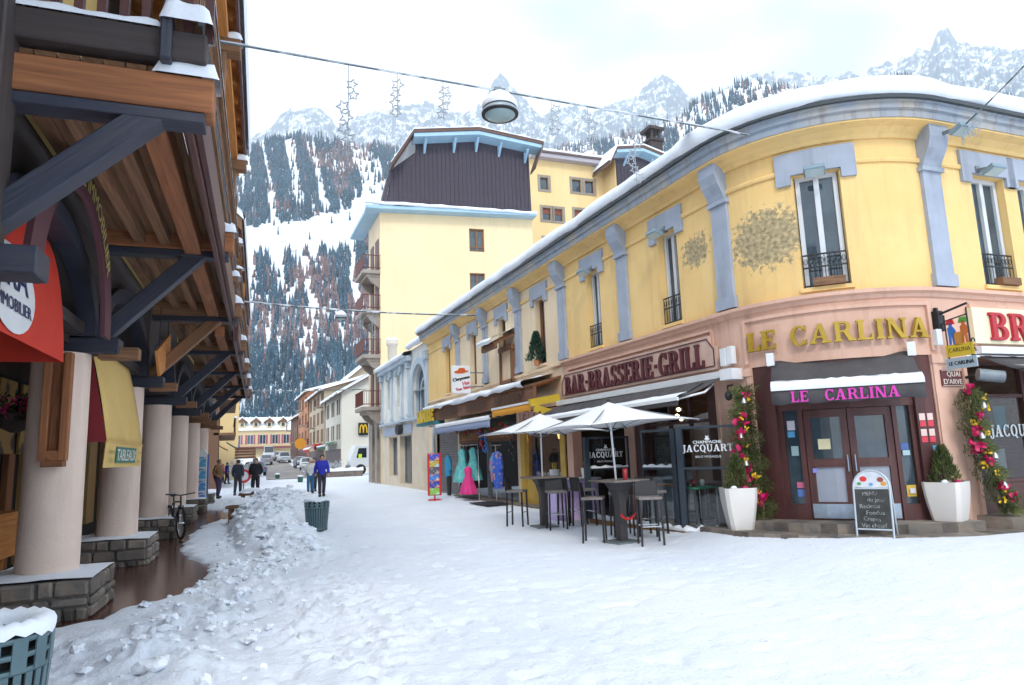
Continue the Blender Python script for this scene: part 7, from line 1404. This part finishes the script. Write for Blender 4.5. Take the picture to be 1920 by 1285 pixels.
RK = thing('garment_rail', 'metal garment rail holding the costume dresses', 'clothes rail', (X_, 23.8, 0)); q = MB(); q.tube([(X_, 22.9, 0), (X_, 22.9, 1.95), (X_, 24.9, 1.95), (X_, 24.9, 0)], .018, 6); q.tube([(X_-.25, 22.9, .03), (X_+.25, 22.9, .03)], .018, 6); q.tube([(X_-.25, 24.9, .03), (X_+.25, 24.9, .03)], .018, 6); q.build('rail', M_chrome, RK)
RK = thing('clothes_stand', 'single pole clothes stand for the child outfits', 'clothes stand', (X_, 21.0, 0)); q = MB(); q.tube([(X_, 21.2, 0), (X_, 21.2, 1.9)], .018, 6); q.tube([(X_-.25, 21.0, .02), (X_+.25, 21.4, .02)], .015, 5); q.build('pole', M_chrome, RK); MB().box((X_, 21.2, 1.88), (.05, .9, .03)).build('cross_bar', M_chrome, RK)
MTd = thing('door_mat', 'dark mat on the snow before the clothes shop', 'mat', (7.75, 20.9, .03)); MB().box((7.75, 21.0, .05), (.8, 1.6, .03)).build('mat', M_stool, MTd)
def lantern(label, c, m, seed):
    T_ = thing('hanging_trinket', label, 'ornament', tuple(c), 'trinkets hanging in the shop doorway'); rd = random.Random(seed); q = MB()
    for k in range(7): q.blob(Vector(c)+Vector((rd.uniform(-.06, .06), rd.uniform(-.1, .1), -.1*k)), (.05, .06, .07), .2, 1, k)
    q.build('beads', m, T_); MB().tube([Vector(c), Vector(c)+Vector((0, 0, .4))], .006, 4).build('cord', M_black, T_)
lantern('string of red and blue trinkets above the dresses', (8.2, 22.8, 2.35), mat('trinket_mix', (.5, .04, .06), .5, (.03, .15, .5), 5, 2, .48, .52), 1); lantern('string of blue trinkets beside the red string', (8.2, 22.4, 2.3), mat('trinket_blue', (.03, .2, .55), .5), 2); lantern('bundle of dark bags hanging by the shop post', (8.25, 20.1, 2.0), M_stool, 3)
SW = thing('fir_swag', 'fir swag with red bows above the carved shop sign', 'garland', tuple(cpt(-13.3, .2, 2.5))); q = MB(); rr2 = MB(); rd = random.Random(4)
for _ in range(1500): s = rd.uniform(-16, -10.5); p = cpt(s, .12+rd.uniform(0, .2), 2.55+.12*math.sin(s*2.2)+rd.uniform(-.12, .12)); d = Vector((rd.uniform(-1, .2), rd.uniform(-1, 1), rd.uniform(-1, 1))).normalized(); sd2 = d.cross(Vector((0, 0, 1)))*.012; q.add([p-sd2, p+sd2, p+d*.12], [(0, 1, 2)])
for k in range(12): rr2.blob(cpt(-15.8+k*.47, .3, 2.5+.1*math.sin(k*2.)), (.05, .07, .07), .2, 1, k)
q.build('branches', M_fir, SW); rr2.build('red_bows', M_redsign, SW)
TS = thing('rotating_card_display', 'tall red display board of bright toys and cards standing on the snow', 'display stand', (6.9, 24.3, 0)); f = Vector((-.30, -.95, 0)).normalized(); s2 = Vector((-f.y, f.x, 0)); R = Matrix((s2, -f, Vector((0, 0, 1)))).transposed(); c = Vector((6.9, 24.3, 0))
MB().box(c+Vector((0, 0, .95)), (.50, .08, 1.5), M=R).build('board', M_redsign, TS, bevel=.01)
for k, cc in enumerate(((.03, .08, .5), (.55, .4, .05), (.1, .1, .12), (.03, .2, .6), (.02, .06, .35), (.25, .5, .06))):
    MB().box(c+f*.05+Vector((0, 0, 1.57-.245*k)), (.34, .04, .22), M=R).build('card_pack', mat('pack_%d' % k, cc, .4, tuple(min(1, v+.3) for v in cc[::-1]), 9, 2, .5, .6), TS)
q = MB(); q.tube([c, c+Vector((0, 0, .25))], .03, 8); q.box(c+Vector((0, 0, .05)), (.5, .08, .05), M=R); q.box(c+Vector((0, 0, .05)), (.08, .5, .049), M=R); q.build('foot', M_redsign, TS)
for e in (-.22, .22): MB().blob(c+s2*e+Vector((0, 0, .06)), (.05, .05, .05), 0, 1).build('caster', M_white, TS)
# projecting hat shop sign
a, b = at(846, 686, 23.2), at(882, 738, 23.2); HS = thing('hat_shop_sign', 'white projecting sign with a red hat above the timber canopy', 'sign', ((a.x+b.x)/2, 23.2, b.z)); wS, hS = b.x-a.x, a.z-b.z; cS = Vector(((a.x+b.x)/2, 23.2, (a.z+b.z)/2)); MB().box(cS, (wS, .14, hS)).build('panel', M_white, HS, bevel=.02)
q = MB(); hat = [(-.42, -.06), (-.2, -.12), (.1, -.1), (.42, .04), (.44, .1), (.25, .1), (.2, .26), (.06, .3), (-.02, .27), (-.14, .28), (-.2, .12), (-.4, .04)]; q.prism([(x*wS*.9, y*hS*.5) for x, y in hat], cS+Vector((0, -.071, hS*.27)), (1, 0, 0), (0, 0, 1), (0, -1, 0), .015); q.build('red_hat', mat('hat_red', (.55, .09, .01), .5), HS)
pl = flatplace(cS+Vector((0, -.071, 0)), (1, 0, 0), (0, 0, 1), .22)
q = MB(); text_mb(q, 'Cheyenne', wS*.24, lambda x, y, z: pl(x, y+hS*.03, z), .01, .95, .012); q.build('black_script', M_black, HS); q = MB(); text_mb(q, 'Hat', wS*.26, lambda x, y, z: pl(x+wS*.18, y-hS*.17, z), .01, 1, .008); text_mb(q, 'Tee Shirt', wS*.22, lambda x, y, z: pl(x-wS*.02, y-hS*.33, z), .01, 1, .012); q.build('red_script', mat('script_red', (.6, .02, .06), .5), HS)
q = MB(); q.beam((b.x, 23.2, b.z+.25), (8.56, 23.2, b.z+.25), .04, .04); q.beam((b.x, 23.2, b.z+.75), (8.56, 23.2, b.z+.75), .04, .04); q.build('bracket', M_grey, HS)
DP = thing('drain_pipe', 'pale blue grey downpipe standing between the shop signs and the roller shutter', 'pipe', tuple(cpt(-19.75, .08, 0))); q = MB(); q.tube([cpt(-19.75, .1, 0), cpt(-19.75, .1, 2.9)], .07, 10); q.build('pipe', M_palebl, DP)
# ---------------------------------------------------------------- left: bins, bicycle, card rack, benches
M_bin = mat('bin_teal', (.12, .19, .21), .45, (.09, .15, .17), 4, metal=.2)
def litter_bin(label, x, y, r, h, zb):
    T_ = thing('litter_bin', label, 'litter bin', (x, y, zb), 'slatted litter bins'); n = 30
    for k in range(n): a = 2*math.pi*k/n; q = MB(); c0, c1 = Vector((x+r*.86*math.cos(a), y+r*.86*math.sin(a), zb+.06)), Vector((x+r*math.cos(a), y+r*math.sin(a), zb+h*.74)); q.beam(c0, c1, r*.13, .008, (math.cos(a), math.sin(a), 0)); q.build('slat', M_bin, T_)
    q = MB()
    for z, rr in ((.74, 1.0), (.83, 1.02), (.92, 1.03)): q.lathe([(r*rr, zb+h*z), (r*(rr+.012), zb+h*z), (r*(rr+.014), zb+h*(z+.03)), (r*rr, zb+h*(z+.03))], (x, y, 0), 40)
    MB().lathe([(r*.84, zb+.03), (r*.90, zb+.03), (r*.90, zb+.09), (r*.84, zb+.09)], (x, y, 0), 40).build('base_ring', M_bin, T_)
    for k in range(n//2): a = 4*math.pi*k/n; q.beam((x+r*1.005*math.cos(a), y+r*1.005*math.sin(a), zb+h*.75), (x+r*1.03*math.cos(a), y+r*1.03*math.sin(a), zb+h*.94), r*.26, .01, (math.cos(a), math.sin(a), 0))
    q.build('rim_bands', M_bin, T_); MB().lathe([(r*.75, zb+.05), (r*.84, zb+h*.9), (r*.7, zb+h*.9), (0, zb+h*.55)], (x, y, 0), 24).build('liner', M_void, T_)
    q = MB(); rd = random.Random(int(x*10)); rows = []
    for fr, dz in ((1.06, -.03), (1.065, .0), (1.02, .03), (.92, .042), (.74, .035), (.62, .01), (.6, -.03)): rows.append([Vector((x+r*fr*math.cos(2*math.pi*k/40), y+r*fr*math.sin(2*math.pi*k/40), zb+h*.985+dz*(h/.85)+.012*math.sin(k*.78)*(fr > 1.05)+.01*math.sin(k*3.1+fr*9))) for k in range(40)])
    q.grid(rows, closed=True); q.build('rim_snow', M_snow, T_)
pb_ = EYE+ray(-22, 1185)*3.62; litter_bin('large slatted litter bin with a snowy rim close to the camera at the bottom left', pb_.x, pb_.y, .285, .86, -.02)
litter_bin('small slatted litter bin standing on the far side of the snow bank', 1.93, 16.75, .27, .72, .0)
BK = thing('bicycle', 'dark mountain bike leaning by the third column base', 'bicycle', (-.97, 17.6, 0)); bx, by = -.93, 17.3; fd = Vector((.30, -.95, 0)).normalized(); c0 = Vector((bx, by, 0)); bp = lambda x, z, s=0: c0+fd*x+Vector((-fd.y, fd.x, 0))*s+Vector((0, 0, z))
M_bkf = mat('bike_black', (.02, .02, .022), .4)
for x, nm in ((0, 'front'), (-1.05, 'rear')):
    q = MB(); q.tube([bp(x+.335*math.cos(t), .335+.335*math.sin(t)) for t in np.linspace(0, 6.283, 41)[:-1]], .026, 8, closed=True); w = q.build('wheel', M_tyre, BK); q = MB(); q.tube([bp(x+.30*math.cos(t), .335+.30*math.sin(t)) for t in np.linspace(0, 6.283, 41)[:-1]], .013, 6, closed=True); q.tube([bp(x, .335, -.06), bp(x, .335, .06)], .028, 8); q.build('rim', M_chrome, w); q = MB(); [q.tube([bp(x, .335, .02*(-1)**k), bp(x+.295*math.cos(k*.35), .335+.295*math.sin(k*.35))], .0035, 3) for k in range(18)]; q.build('spokes', M_chrome, w)
q = MB(); q.tube([bp(-.12, .72), bp(-.6, .36)], .022, 8); q.tube([bp(-.1, .8), bp(-.68, .78)], .02, 8); q.tube([bp(-.6, .36), bp(-.72, .9)], .018, 8)
for s in (-.05, .05): q.tube([bp(0, .335, s), bp(-.09, .72, s*.9)], .017, 6); q.tube([bp(-1.05, .335, s), bp(-.6, .36, s*.6)], .012, 6); q.tube([bp(-1.05, .335, s), bp(-.69, .76, s*.4)], .011, 6)
q.tube([bp(-.08, .70), bp(-.13, .92)], .02, 8); q.build('frame', M_bkf, BK)
q = MB(); q.tube([bp(-.16, .98, -.31), bp(-.1, .96, -.12), bp(-.1, .94, 0), bp(-.1, .96, .12), bp(-.16, .98, .31)], .014, 8); q.build('handlebar', M_bkf, BK); q = MB(); q.blob(bp(-.75, .93), (.07, .13, .035), .1, 2); q.build('saddle', M_bkf, BK); q = MB(); q.tube([bp(-.6, .36, -.14), bp(-.6, .36, .14)], .01, 5); q.box(bp(-.46, .33, .16), (.1, .06, .02)); q.build('crank', M_chrome, BK)
CR = thing('postcard_rack', 'tall white and blue postcard rack beside the arcade columns', 'card rack', (-1.05, 27.2, 0)); cR = Vector((-1.02, 27.4, 0))
q = MB(); q.prism([(-.32, .15), (.32, .15), (.32, 1.95), (.2, 2.12), (-.2, 2.12), (-.32, 1.95)], cR, (1, -.1, 0), (0, 0, 1), (.1, 1, 0), .3); q.build('carcass', M_white, CR)
for k in range(4):
    for j in range(2): MB().box(cR+Vector((-.15+.3*j, -.03, .42+.42*k)), (.26, .05, .36)).build('card_pocket', mat('card_%d%d' % (k, j), ((.55, .6, .62) if j == 0 else (.04, .18+.05*k, .5)), .5, (.6, .5, .45), 8, 2, .55, .62), CR)
q = MB(); q.box(cR+Vector((.36, .1, 1.1)), (.03, .26, 1.7)); q.build('side_panel', mat('rack_blue', (.05, .16, .5), .5), CR); MB().box(cR+Vector((0, .1, .08)), (.7, .4, .16)).build('plinth', M_stool, CR)
for i, (x, y, L, lb) in enumerate(((.42, 20.0, .85, 'snow buried wooden bench nearer the camera in the snow bank'), (.85, 27.0, .9, 'snow buried wooden bench further along the snow bank'))):
    T_ = thing('bench', lb, 'bench', (x, y, 0), 'benches buried in the snow bank'); MB().box((x, y, .46), (L, .42, .07), -.25).build('seat', M_chalet, T_, bevel=.01)
    for e in (-.36, .36): MB().box((x+e*L, y-.09*(1 if e > 0 else -1), .2), (.07, .36, .46), -.25).build('leg', M_chalet, T_)
    P = [[Vector((x, y, 0))+Matrix.Rotation(-.25, 3, 'Z')@Vector((-L/2-.02+(L+.04)*a/12, -.23+.46*b/8, .49+.2*(math.sin(math.pi*(a+.3)/12.6)*math.sin(math.pi*(b+.2)/8.4))**.45+.02*math.sin(a*2+b))) for b in range(9)] for a in range(13)]; MB().grid(P).build('seat_snow', M_snow, T_)
# ---------------------------------------------------------------- cables with stars and street lamps
M_cable = mat('frosted_cable', (.10, .13, .14), .6, (.6, .65, .68), 3, 4, .50, .60); M_star = mat('star_wire', (.34, .38, .42), .35, metal=.1)
def cabl(A, Bp, sag, label, name='light_cable', r=.02, n=40, snow=False):
    A, Bp = Vector(A), Vector(Bp); pts = [A.lerp(Bp, i/n)+Vector((0, 0, -sag*4*(i/n)*(1-i/n))) for i in range(n+1)]; T_ = thing(name, label, 'cable', tuple((A+Bp)/2)); MB().tube(pts, r, 6).build('wire', M_cable, T_)
    if snow: P = [[p+Vector((0, 0, r*.5)), p+Vector((.008, .008, r+.008)), p+Vector((0, 0, r+.016+.008*math.sin(i*1.7))), p+Vector((-.008, -.008, r+.008)), ] for i, p in enumerate(pts)]; MB().grid(P).build('rime', M_snow, T_)
    return pts, T_
def star(q, c, R, e1, e2, tilt, r=.008): q.tube([c+(e1*math.cos(tilt+k*math.pi/5)+e2*math.sin(tilt+k*math.pi/5))*(R if k % 2 == 0 else R*.48) for k in range(10)], r, 5, closed=True)
def star_string(label, top, length, nst, seed, R=.085, r=.008):
    T_ = thing('star_light_string', label, 'light string', tuple(Vector(top)-Vector((0, 0, length))), 'star strings hanging from the cables'); rd = random.Random(seed); top = Vector(top); q = MB(); q.tube([top, top-Vector((0, 0, length))], r*.55, 4); q.build('cord', M_star, T_); e1 = RT.copy(); e1.z = 0; e1.normalize()
    for k in range(nst):
        f = .16+(.82)*(k+.5)/nst; q = MB(); star(q, top-Vector((0, 0, length*f))+e1*rd.uniform(-.07, .07), R*rd.uniform(.85, 1.15), e1, Vector((0, 0, 1)), rd.uniform(0, 1.2), r); q.build('star', M_star, T_)
def oncable(pts, px):                               # cable point nearest to a sight line's bearing
    best = min(pts, key=lambda p: abs((p-EYE).dot(RT)/(p-EYE).dot(FW)*1280+960-px)); return best
def street_lamp(label, c, s=1.):
    T_ = thing('suspended_lamp', label, 'street lamp', tuple(Vector(c)-Vector((0, 0, .5*s)))); c = Vector(c); MB().lathe([(.0, -.02*s), (.1*s, -.06*s), (.16*s, -.16*s), (.30*s, -.30*s), (.33*s, -.36*s), (.31*s, -.38*s)], c, 28).build('housing', mat('lamp_grey', (.32, .37, .40), .4, metal=.3), T_)
    MB().lathe([(.0, -.47*s), (.15*s, -.455*s), (.26*s, -.41*s), (.29*s, -.375*s)], c, 28).build('lens', mat('lamp_lens', (.30, .42, .42), .1, spec=.8), T_); rows = []
    for fr, dz in ((.30, -.27), (.325, -.22), (.29, -.14), (.2, -.03), (.1, .04), (.0, .06)): rows.append([c+Vector((fr*s*math.cos(2*math.pi*k/28), fr*s*math.sin(2*math.pi*k/28), dz*s)) for k in range(28)])
    MB().grid(rows, closed=True).build('snow_cap', M_snow, T_); q = MB(); q.tube([c+Vector((0, 0, -.02*s)), c+Vector((0, 0, .14*s))], .03*s, 6); q.box(c+Vector((0, 0, .08*s)), (.2*s, .1*s, .06*s)); q.build('clamp', M_grey, T_)
    ring = MB(); ring.lathe([(.285*s, -.36*s), (.325*s, -.36*s), (.325*s, -.395*s), (.285*s, -.40*s)], c, 28); ring.build('bezel', M_black, T_)
L1 = at(412, 79, 8.0); R1 = cpt(1.02, .45, 7.03); pts, _ = cabl(L1, R1, .0, 'nearest frosted cable crossing the square from the timber eave to the rounded corner', r=.010, snow=True)
for px, ln, ns, lb in ((655, 1.25, 7, 'long star string left of the hotel roof on the nearest cable'), (752, .62, 4, 'short star string second from the left on the nearest cable'), (843, .55, 4, 'short star string just left of the nearest lamp'), (1030, .55, 4, 'star string first right of the nearest lamp'), (1103, .72, 5, 'star string second right of the nearest lamp, before the hotel wing'), (1185, 1.15, 7, 'long star string before the second boarded gable')): star_string(lb, oncable(pts, px), ln, ns, px, .082, .011)
street_lamp('snow capped lamp hanging from the nearest cable over the square', oncable(pts, 940)+Vector((0, 0, -.05)), .8)
L2 = at(424, 562, 23.5); pts, _ = cabl(L2, (8.35, 23.2, 6.65), .12, 'second frosted cable crossing the street before the hotel', r=.022, snow=True)
for px, ln, ns, lb in ((523, 1.3, 8, 'long star string furthest left on the second cable'), (558, .9, 6, 'star string second from left on the second cable'), (601, 1.0, 6, 'star string just left of the further lamp'), (674, .6, 4, 'short star string right of the further lamp by the balconies'), (700, .95, 6, 'star string in front of the hotel corner on the second cable')): star_string(lb, oncable(pts, px), ln, ns, px, .085, .012)
street_lamp('further snow capped lamp hanging from the second cable in the street', oncable(pts, 636)+Vector((0, 0, -.05)), .62)
cabl(at(440, 733, 46), at(688, 730, 46), .05, 'third thin cable far down the street', r=.03)
L4 = cpt(4.05, .5, 6.72); R4 = at(1935, 108, 5.2); pts, _ = cabl(L4, R4, .02, 'short cable rising from the quay cornice toward the right edge', r=.012)
IC = thing('icicle_lights', 'cluster of white icicle lights on the cable at the right cornice', 'light string', tuple(pts[8])); rd = random.Random(3)
for k in range(12): q = MB(); p = pts[2+k]; q.tube([p, p-Vector((0, 0, rd.uniform(.08, .32)))], .006, 4); [star(q, p-Vector((rd.uniform(-.04, .04), rd.uniform(-.04, .04), rd.uniform(.05, .3))), .03, RT, UPV, rd.random(), .004) for _ in range(2)]; q.build('icicle', M_star, IC)
# ---------------------------------------------------------------- people
M_skin = mat('skin', (.50, .27, .19), .6); M_boot = mat('boot_leather', (.03, .022, .018), .6)
def skinmesh(name, nodes, edges, m, par=None, sub=2):
    me = bpy.data.meshes.new(name); org = Vector(nodes[0][0]); me.from_pydata([tuple(Vector(p)-org) for p, r in nodes], edges, []); me.materials.append(m); o = bpy.data.objects.new(name, me); COL.objects.link(o); o.modifiers.new('skin', 'SKIN'); sv = me.skin_vertices[0].data
    for i, (p, r) in enumerate(nodes): sv[i].radius = (r, r) if not isinstance(r, tuple) else r; sv[i].use_root = (i == 0)
    s = o.modifiers.new('smoothing', 'SUBSURF'); s.levels = sub; s.render_levels = sub; o.modifiers['skin'].use_smooth_shade = True
    pl = Vector((0, 0, 0)); q = par
    while q is not None: pl += q.location; q = q.parent
    o.location = org-pl
    if par is not None: o.parent = par
    return o
def person(label, x, y, head, coat, legs, stride=.16, h=1.75, hood=False, hair=(.04, .025, .02), hat=None, arm=.1, pocket=False, female=False):
    k = h/1.75; z0 = float(snow_z(np.array(x), np.array(y)))+.0; f = Vector((math.sin(head), math.cos(head), 0)); s = Vector((f.y, -f.x, 0)); P = lambda a, b, c: Vector((x, y, z0))+f*(a*k)+s*(b*k)+Vector((0, 0, c*k)); wd = .92 if female else 1.
    J = {'pel': P(0, 0, .95), 'wai': P(.01, 0, 1.12), 'che': P(.02, 0, 1.33), 'nek': P(.02, 0, 1.48), 'hed': P(.035, 0, 1.565), 'top': P(.03, 0, 1.68)}
    for n, sg in (('l', -1), ('r', 1)):
        st = stride*sg; J['hip'+n] = P(0, .09*sg*wd, .92); J['kne'+n] = P(.05+st*.55, .10*sg, .50); J['ank'+n] = P(-.02+st*1.1, .10*sg, .09 if sg > 0 else .09+.0); J['toe'+n] = P(.15+st*1.1, .11*sg, .04)
        J['sho'+n] = P(.01, .185*sg*wd, 1.42); J['elb'+n] = P(-.05-st*.6 if not pocket else -.08, .25*sg, 1.14); J['wri'+n] = P(.05-st*.9 if not pocket else .1, (.25 if not pocket else .17)*sg, .93 if not pocket else 1.0); J['han'+n] = P(.08-st*1.0 if not pocket else .15, (.245 if not pocket else .13)*sg, .85 if not pocket else .98)
    ks = list(J); ix = {n: i for i, n in enumerate(ks)}; R = dict(pel=.13, wai=.115, che=.135, nek=.055, hed=.085, top=.07)
    for n in 'lr': R.update({'hip'+n: .095, 'kne'+n: .06, 'ank'+n: .045, 'toe'+n: .04, 'sho'+n: .065, 'elb'+n: .045, 'wri'+n: .033, 'han'+n: .038})
    E = [('pel', 'wai'), ('wai', 'che'), ('che', 'nek'), ('nek', 'hed'), ('hed', 'top')]+[e for n in 'lr' for e in (('pel', 'hip'+n), ('hip'+n, 'kne'+n), ('kne'+n, 'ank'+n), ('ank'+n, 'toe'+n), ('che', 'sho'+n), ('sho'+n, 'elb'+n), ('elb'+n, 'wri'+n), ('wri'+n, 'han'+n))]
    B_ = skinmesh('person', [(J[n], R[n]*k) for n in ks], [(ix[a], ix[b]) for a, b in E], M_skin); tag(B_, label, 'person')
    cn = ['wai', 'pel', 'che', 'nek']+[a+n for n in 'lr' for a in ('sho', 'elb', 'wri')]; ci = {n: i for i, n in enumerate(cn)}; cr_ = dict(pel=.185, wai=.165, che=.175, nek=.085); 
    for n in 'lr': cr_.update({'sho'+n: .10, 'elb'+n: .078, 'wri'+n: .062})
    nodes = [(J[n] if n != 'pel' else P(0, 0, .86), cr_[n]*k) for n in cn]; ce = [('pel', 'wai'), ('wai', 'che'), ('che', 'nek')]+[e for n in 'lr' for e in (('che', 'sho'+n), ('sho'+n, 'elb'+n), ('elb'+n, 'wri'+n))]
    cm = lambda nm, c: mat('%s_%d_%d_%d' % ((nm,)+tuple(int(v*99) for v in c)), c, .8, tuple(v*.8 for v in c), 6)
    skinmesh('coat', nodes, [(ci[a], ci[b]) for a, b in ce], cm('coat', coat), B_)
    tn = ['pel']+[a+n for n in 'lr' for a in ('hip', 'kne', 'ank')]; ti = {n: i for i, n in enumerate(tn)}; tr = dict(pel=.14)
    for n in 'lr': tr.update({'hip'+n: .112, 'kne'+n: .082, 'ank'+n: .068})
    skinmesh('trousers', [(J[n], tr[n]*k) for n in tn], [(ti[a], ti[b]) for a, b in [e for n in 'lr' for e in (('pel', 'hip'+n), ('hip'+n, 'kne'+n), ('kne'+n, 'ank'+n))]], cm('trousers', legs), B_)
    for n in 'lr': MB().blob(J['ank'+n].lerp(J['toe'+n], .45)+Vector((0, 0, -.0)), (.07*k+.06*abs(f.x), .07*k+.06*abs(f.y), .065*k), .05, 2).build('boot', M_boot, B_)
    hc = P(.03, 0, 1.615)
    MB().blob(hc+f*-.02*k+Vector((0, 0, .035*k)), (.098*k, .098*k, .105*k), .06, 2, 3).build('hood' if hood else 'hat' if hat else 'hair', cm('coat', coat) if hood else cm('hat', hat) if hat else cm('hair', hair), B_)
    MB().blob(hc+f*.045*k+Vector((0, 0, -.02*k)), (.068*k, .068*k, .09*k), 0, 2).build('face', M_skin, B_); MB().blob(hc+f*.115*k+Vector((0, 0, -.025*k)), (.014*k, .014*k, .02*k), 0, 1).build('nose', M_skin, B_)
    for sg in (-1, 1): MB().blob(hc+f*.105*k+s*.03*sg*k+Vector((0, 0, .005*k)), (.009*k, .009*k, .008*k), 0, 1).build('eye', M_black, B_); MB().blob(hc+s*.092*sg*k+Vector((0, 0, -.02*k)), (.014*k, .014*k, .03*k), 0, 1).build('ear', M_skin, B_)
    MB().box(hc+f*.108*k+Vector((0, 0, -.06*k)), (.04*k, .012*k, .008*k), -head).build('mouth', mat('lips', (.35, .10, .09), .6), B_)
    return B_
w = gpt(408, 936); person('person in a brown hooded coat and purple trousers standing by the arcade', w.x, w.y, 2.2, (.20, .10, .035), (.06, .035, .09), .06, 1.76, hood=True, pocket=True)
w = at(446, 900, 37.0); person('person in a dark jacket and dark trousers walking away behind the snow bank', w.x, 37., .2, (.025, .032, .05), (.03, .032, .045), .14, 1.76)
w = at(479, 900, 33.5); person('person in a black open jacket standing behind the snow bank, hidden to the waist', w.x, 33.5, 3.3, (.014, .014, .018), (.02, .02, .025), .08, 1.78, hair=(.10, .07, .05), pocket=True)
w = gpt(582, 926); person('person in a white jacket and blue jeans walking on the snowy street', w.x, w.y, 3.3, (.62, .62, .60), (.03, .14, .28), .16, 1.68, hat=(.5, .5, .5), female=True)
w = gpt(603, 933); person('person in a bright blue jacket walking beside the white jacket', w.x, w.y, 3.1, (.02, .03, .42), (.035, .03, .05), .15, 1.8, hat=(.03, .03, .04))
w = gpt(592, 924); person('person in dark clothes with a pink scarf just behind the walking couple', w.x, w.y+1, 3.2, (.10, .02, .04), (.02, .02, .025), .12, 1.7)
w = at(426, 868, 56); person('small figure in a blue anorak near the far parked cars on the left', w.x, 56, 1.2, (.03, .05, .35), (.03, .03, .06), .1, 1.6, hood=True)
w = at(418, 868, 60); person('small figure in a pink anorak near the far parked cars on the left', w.x, 60, 1.8, (.5, .06, .12), (.04, .04, .05), .1, 1.5, hood=True)
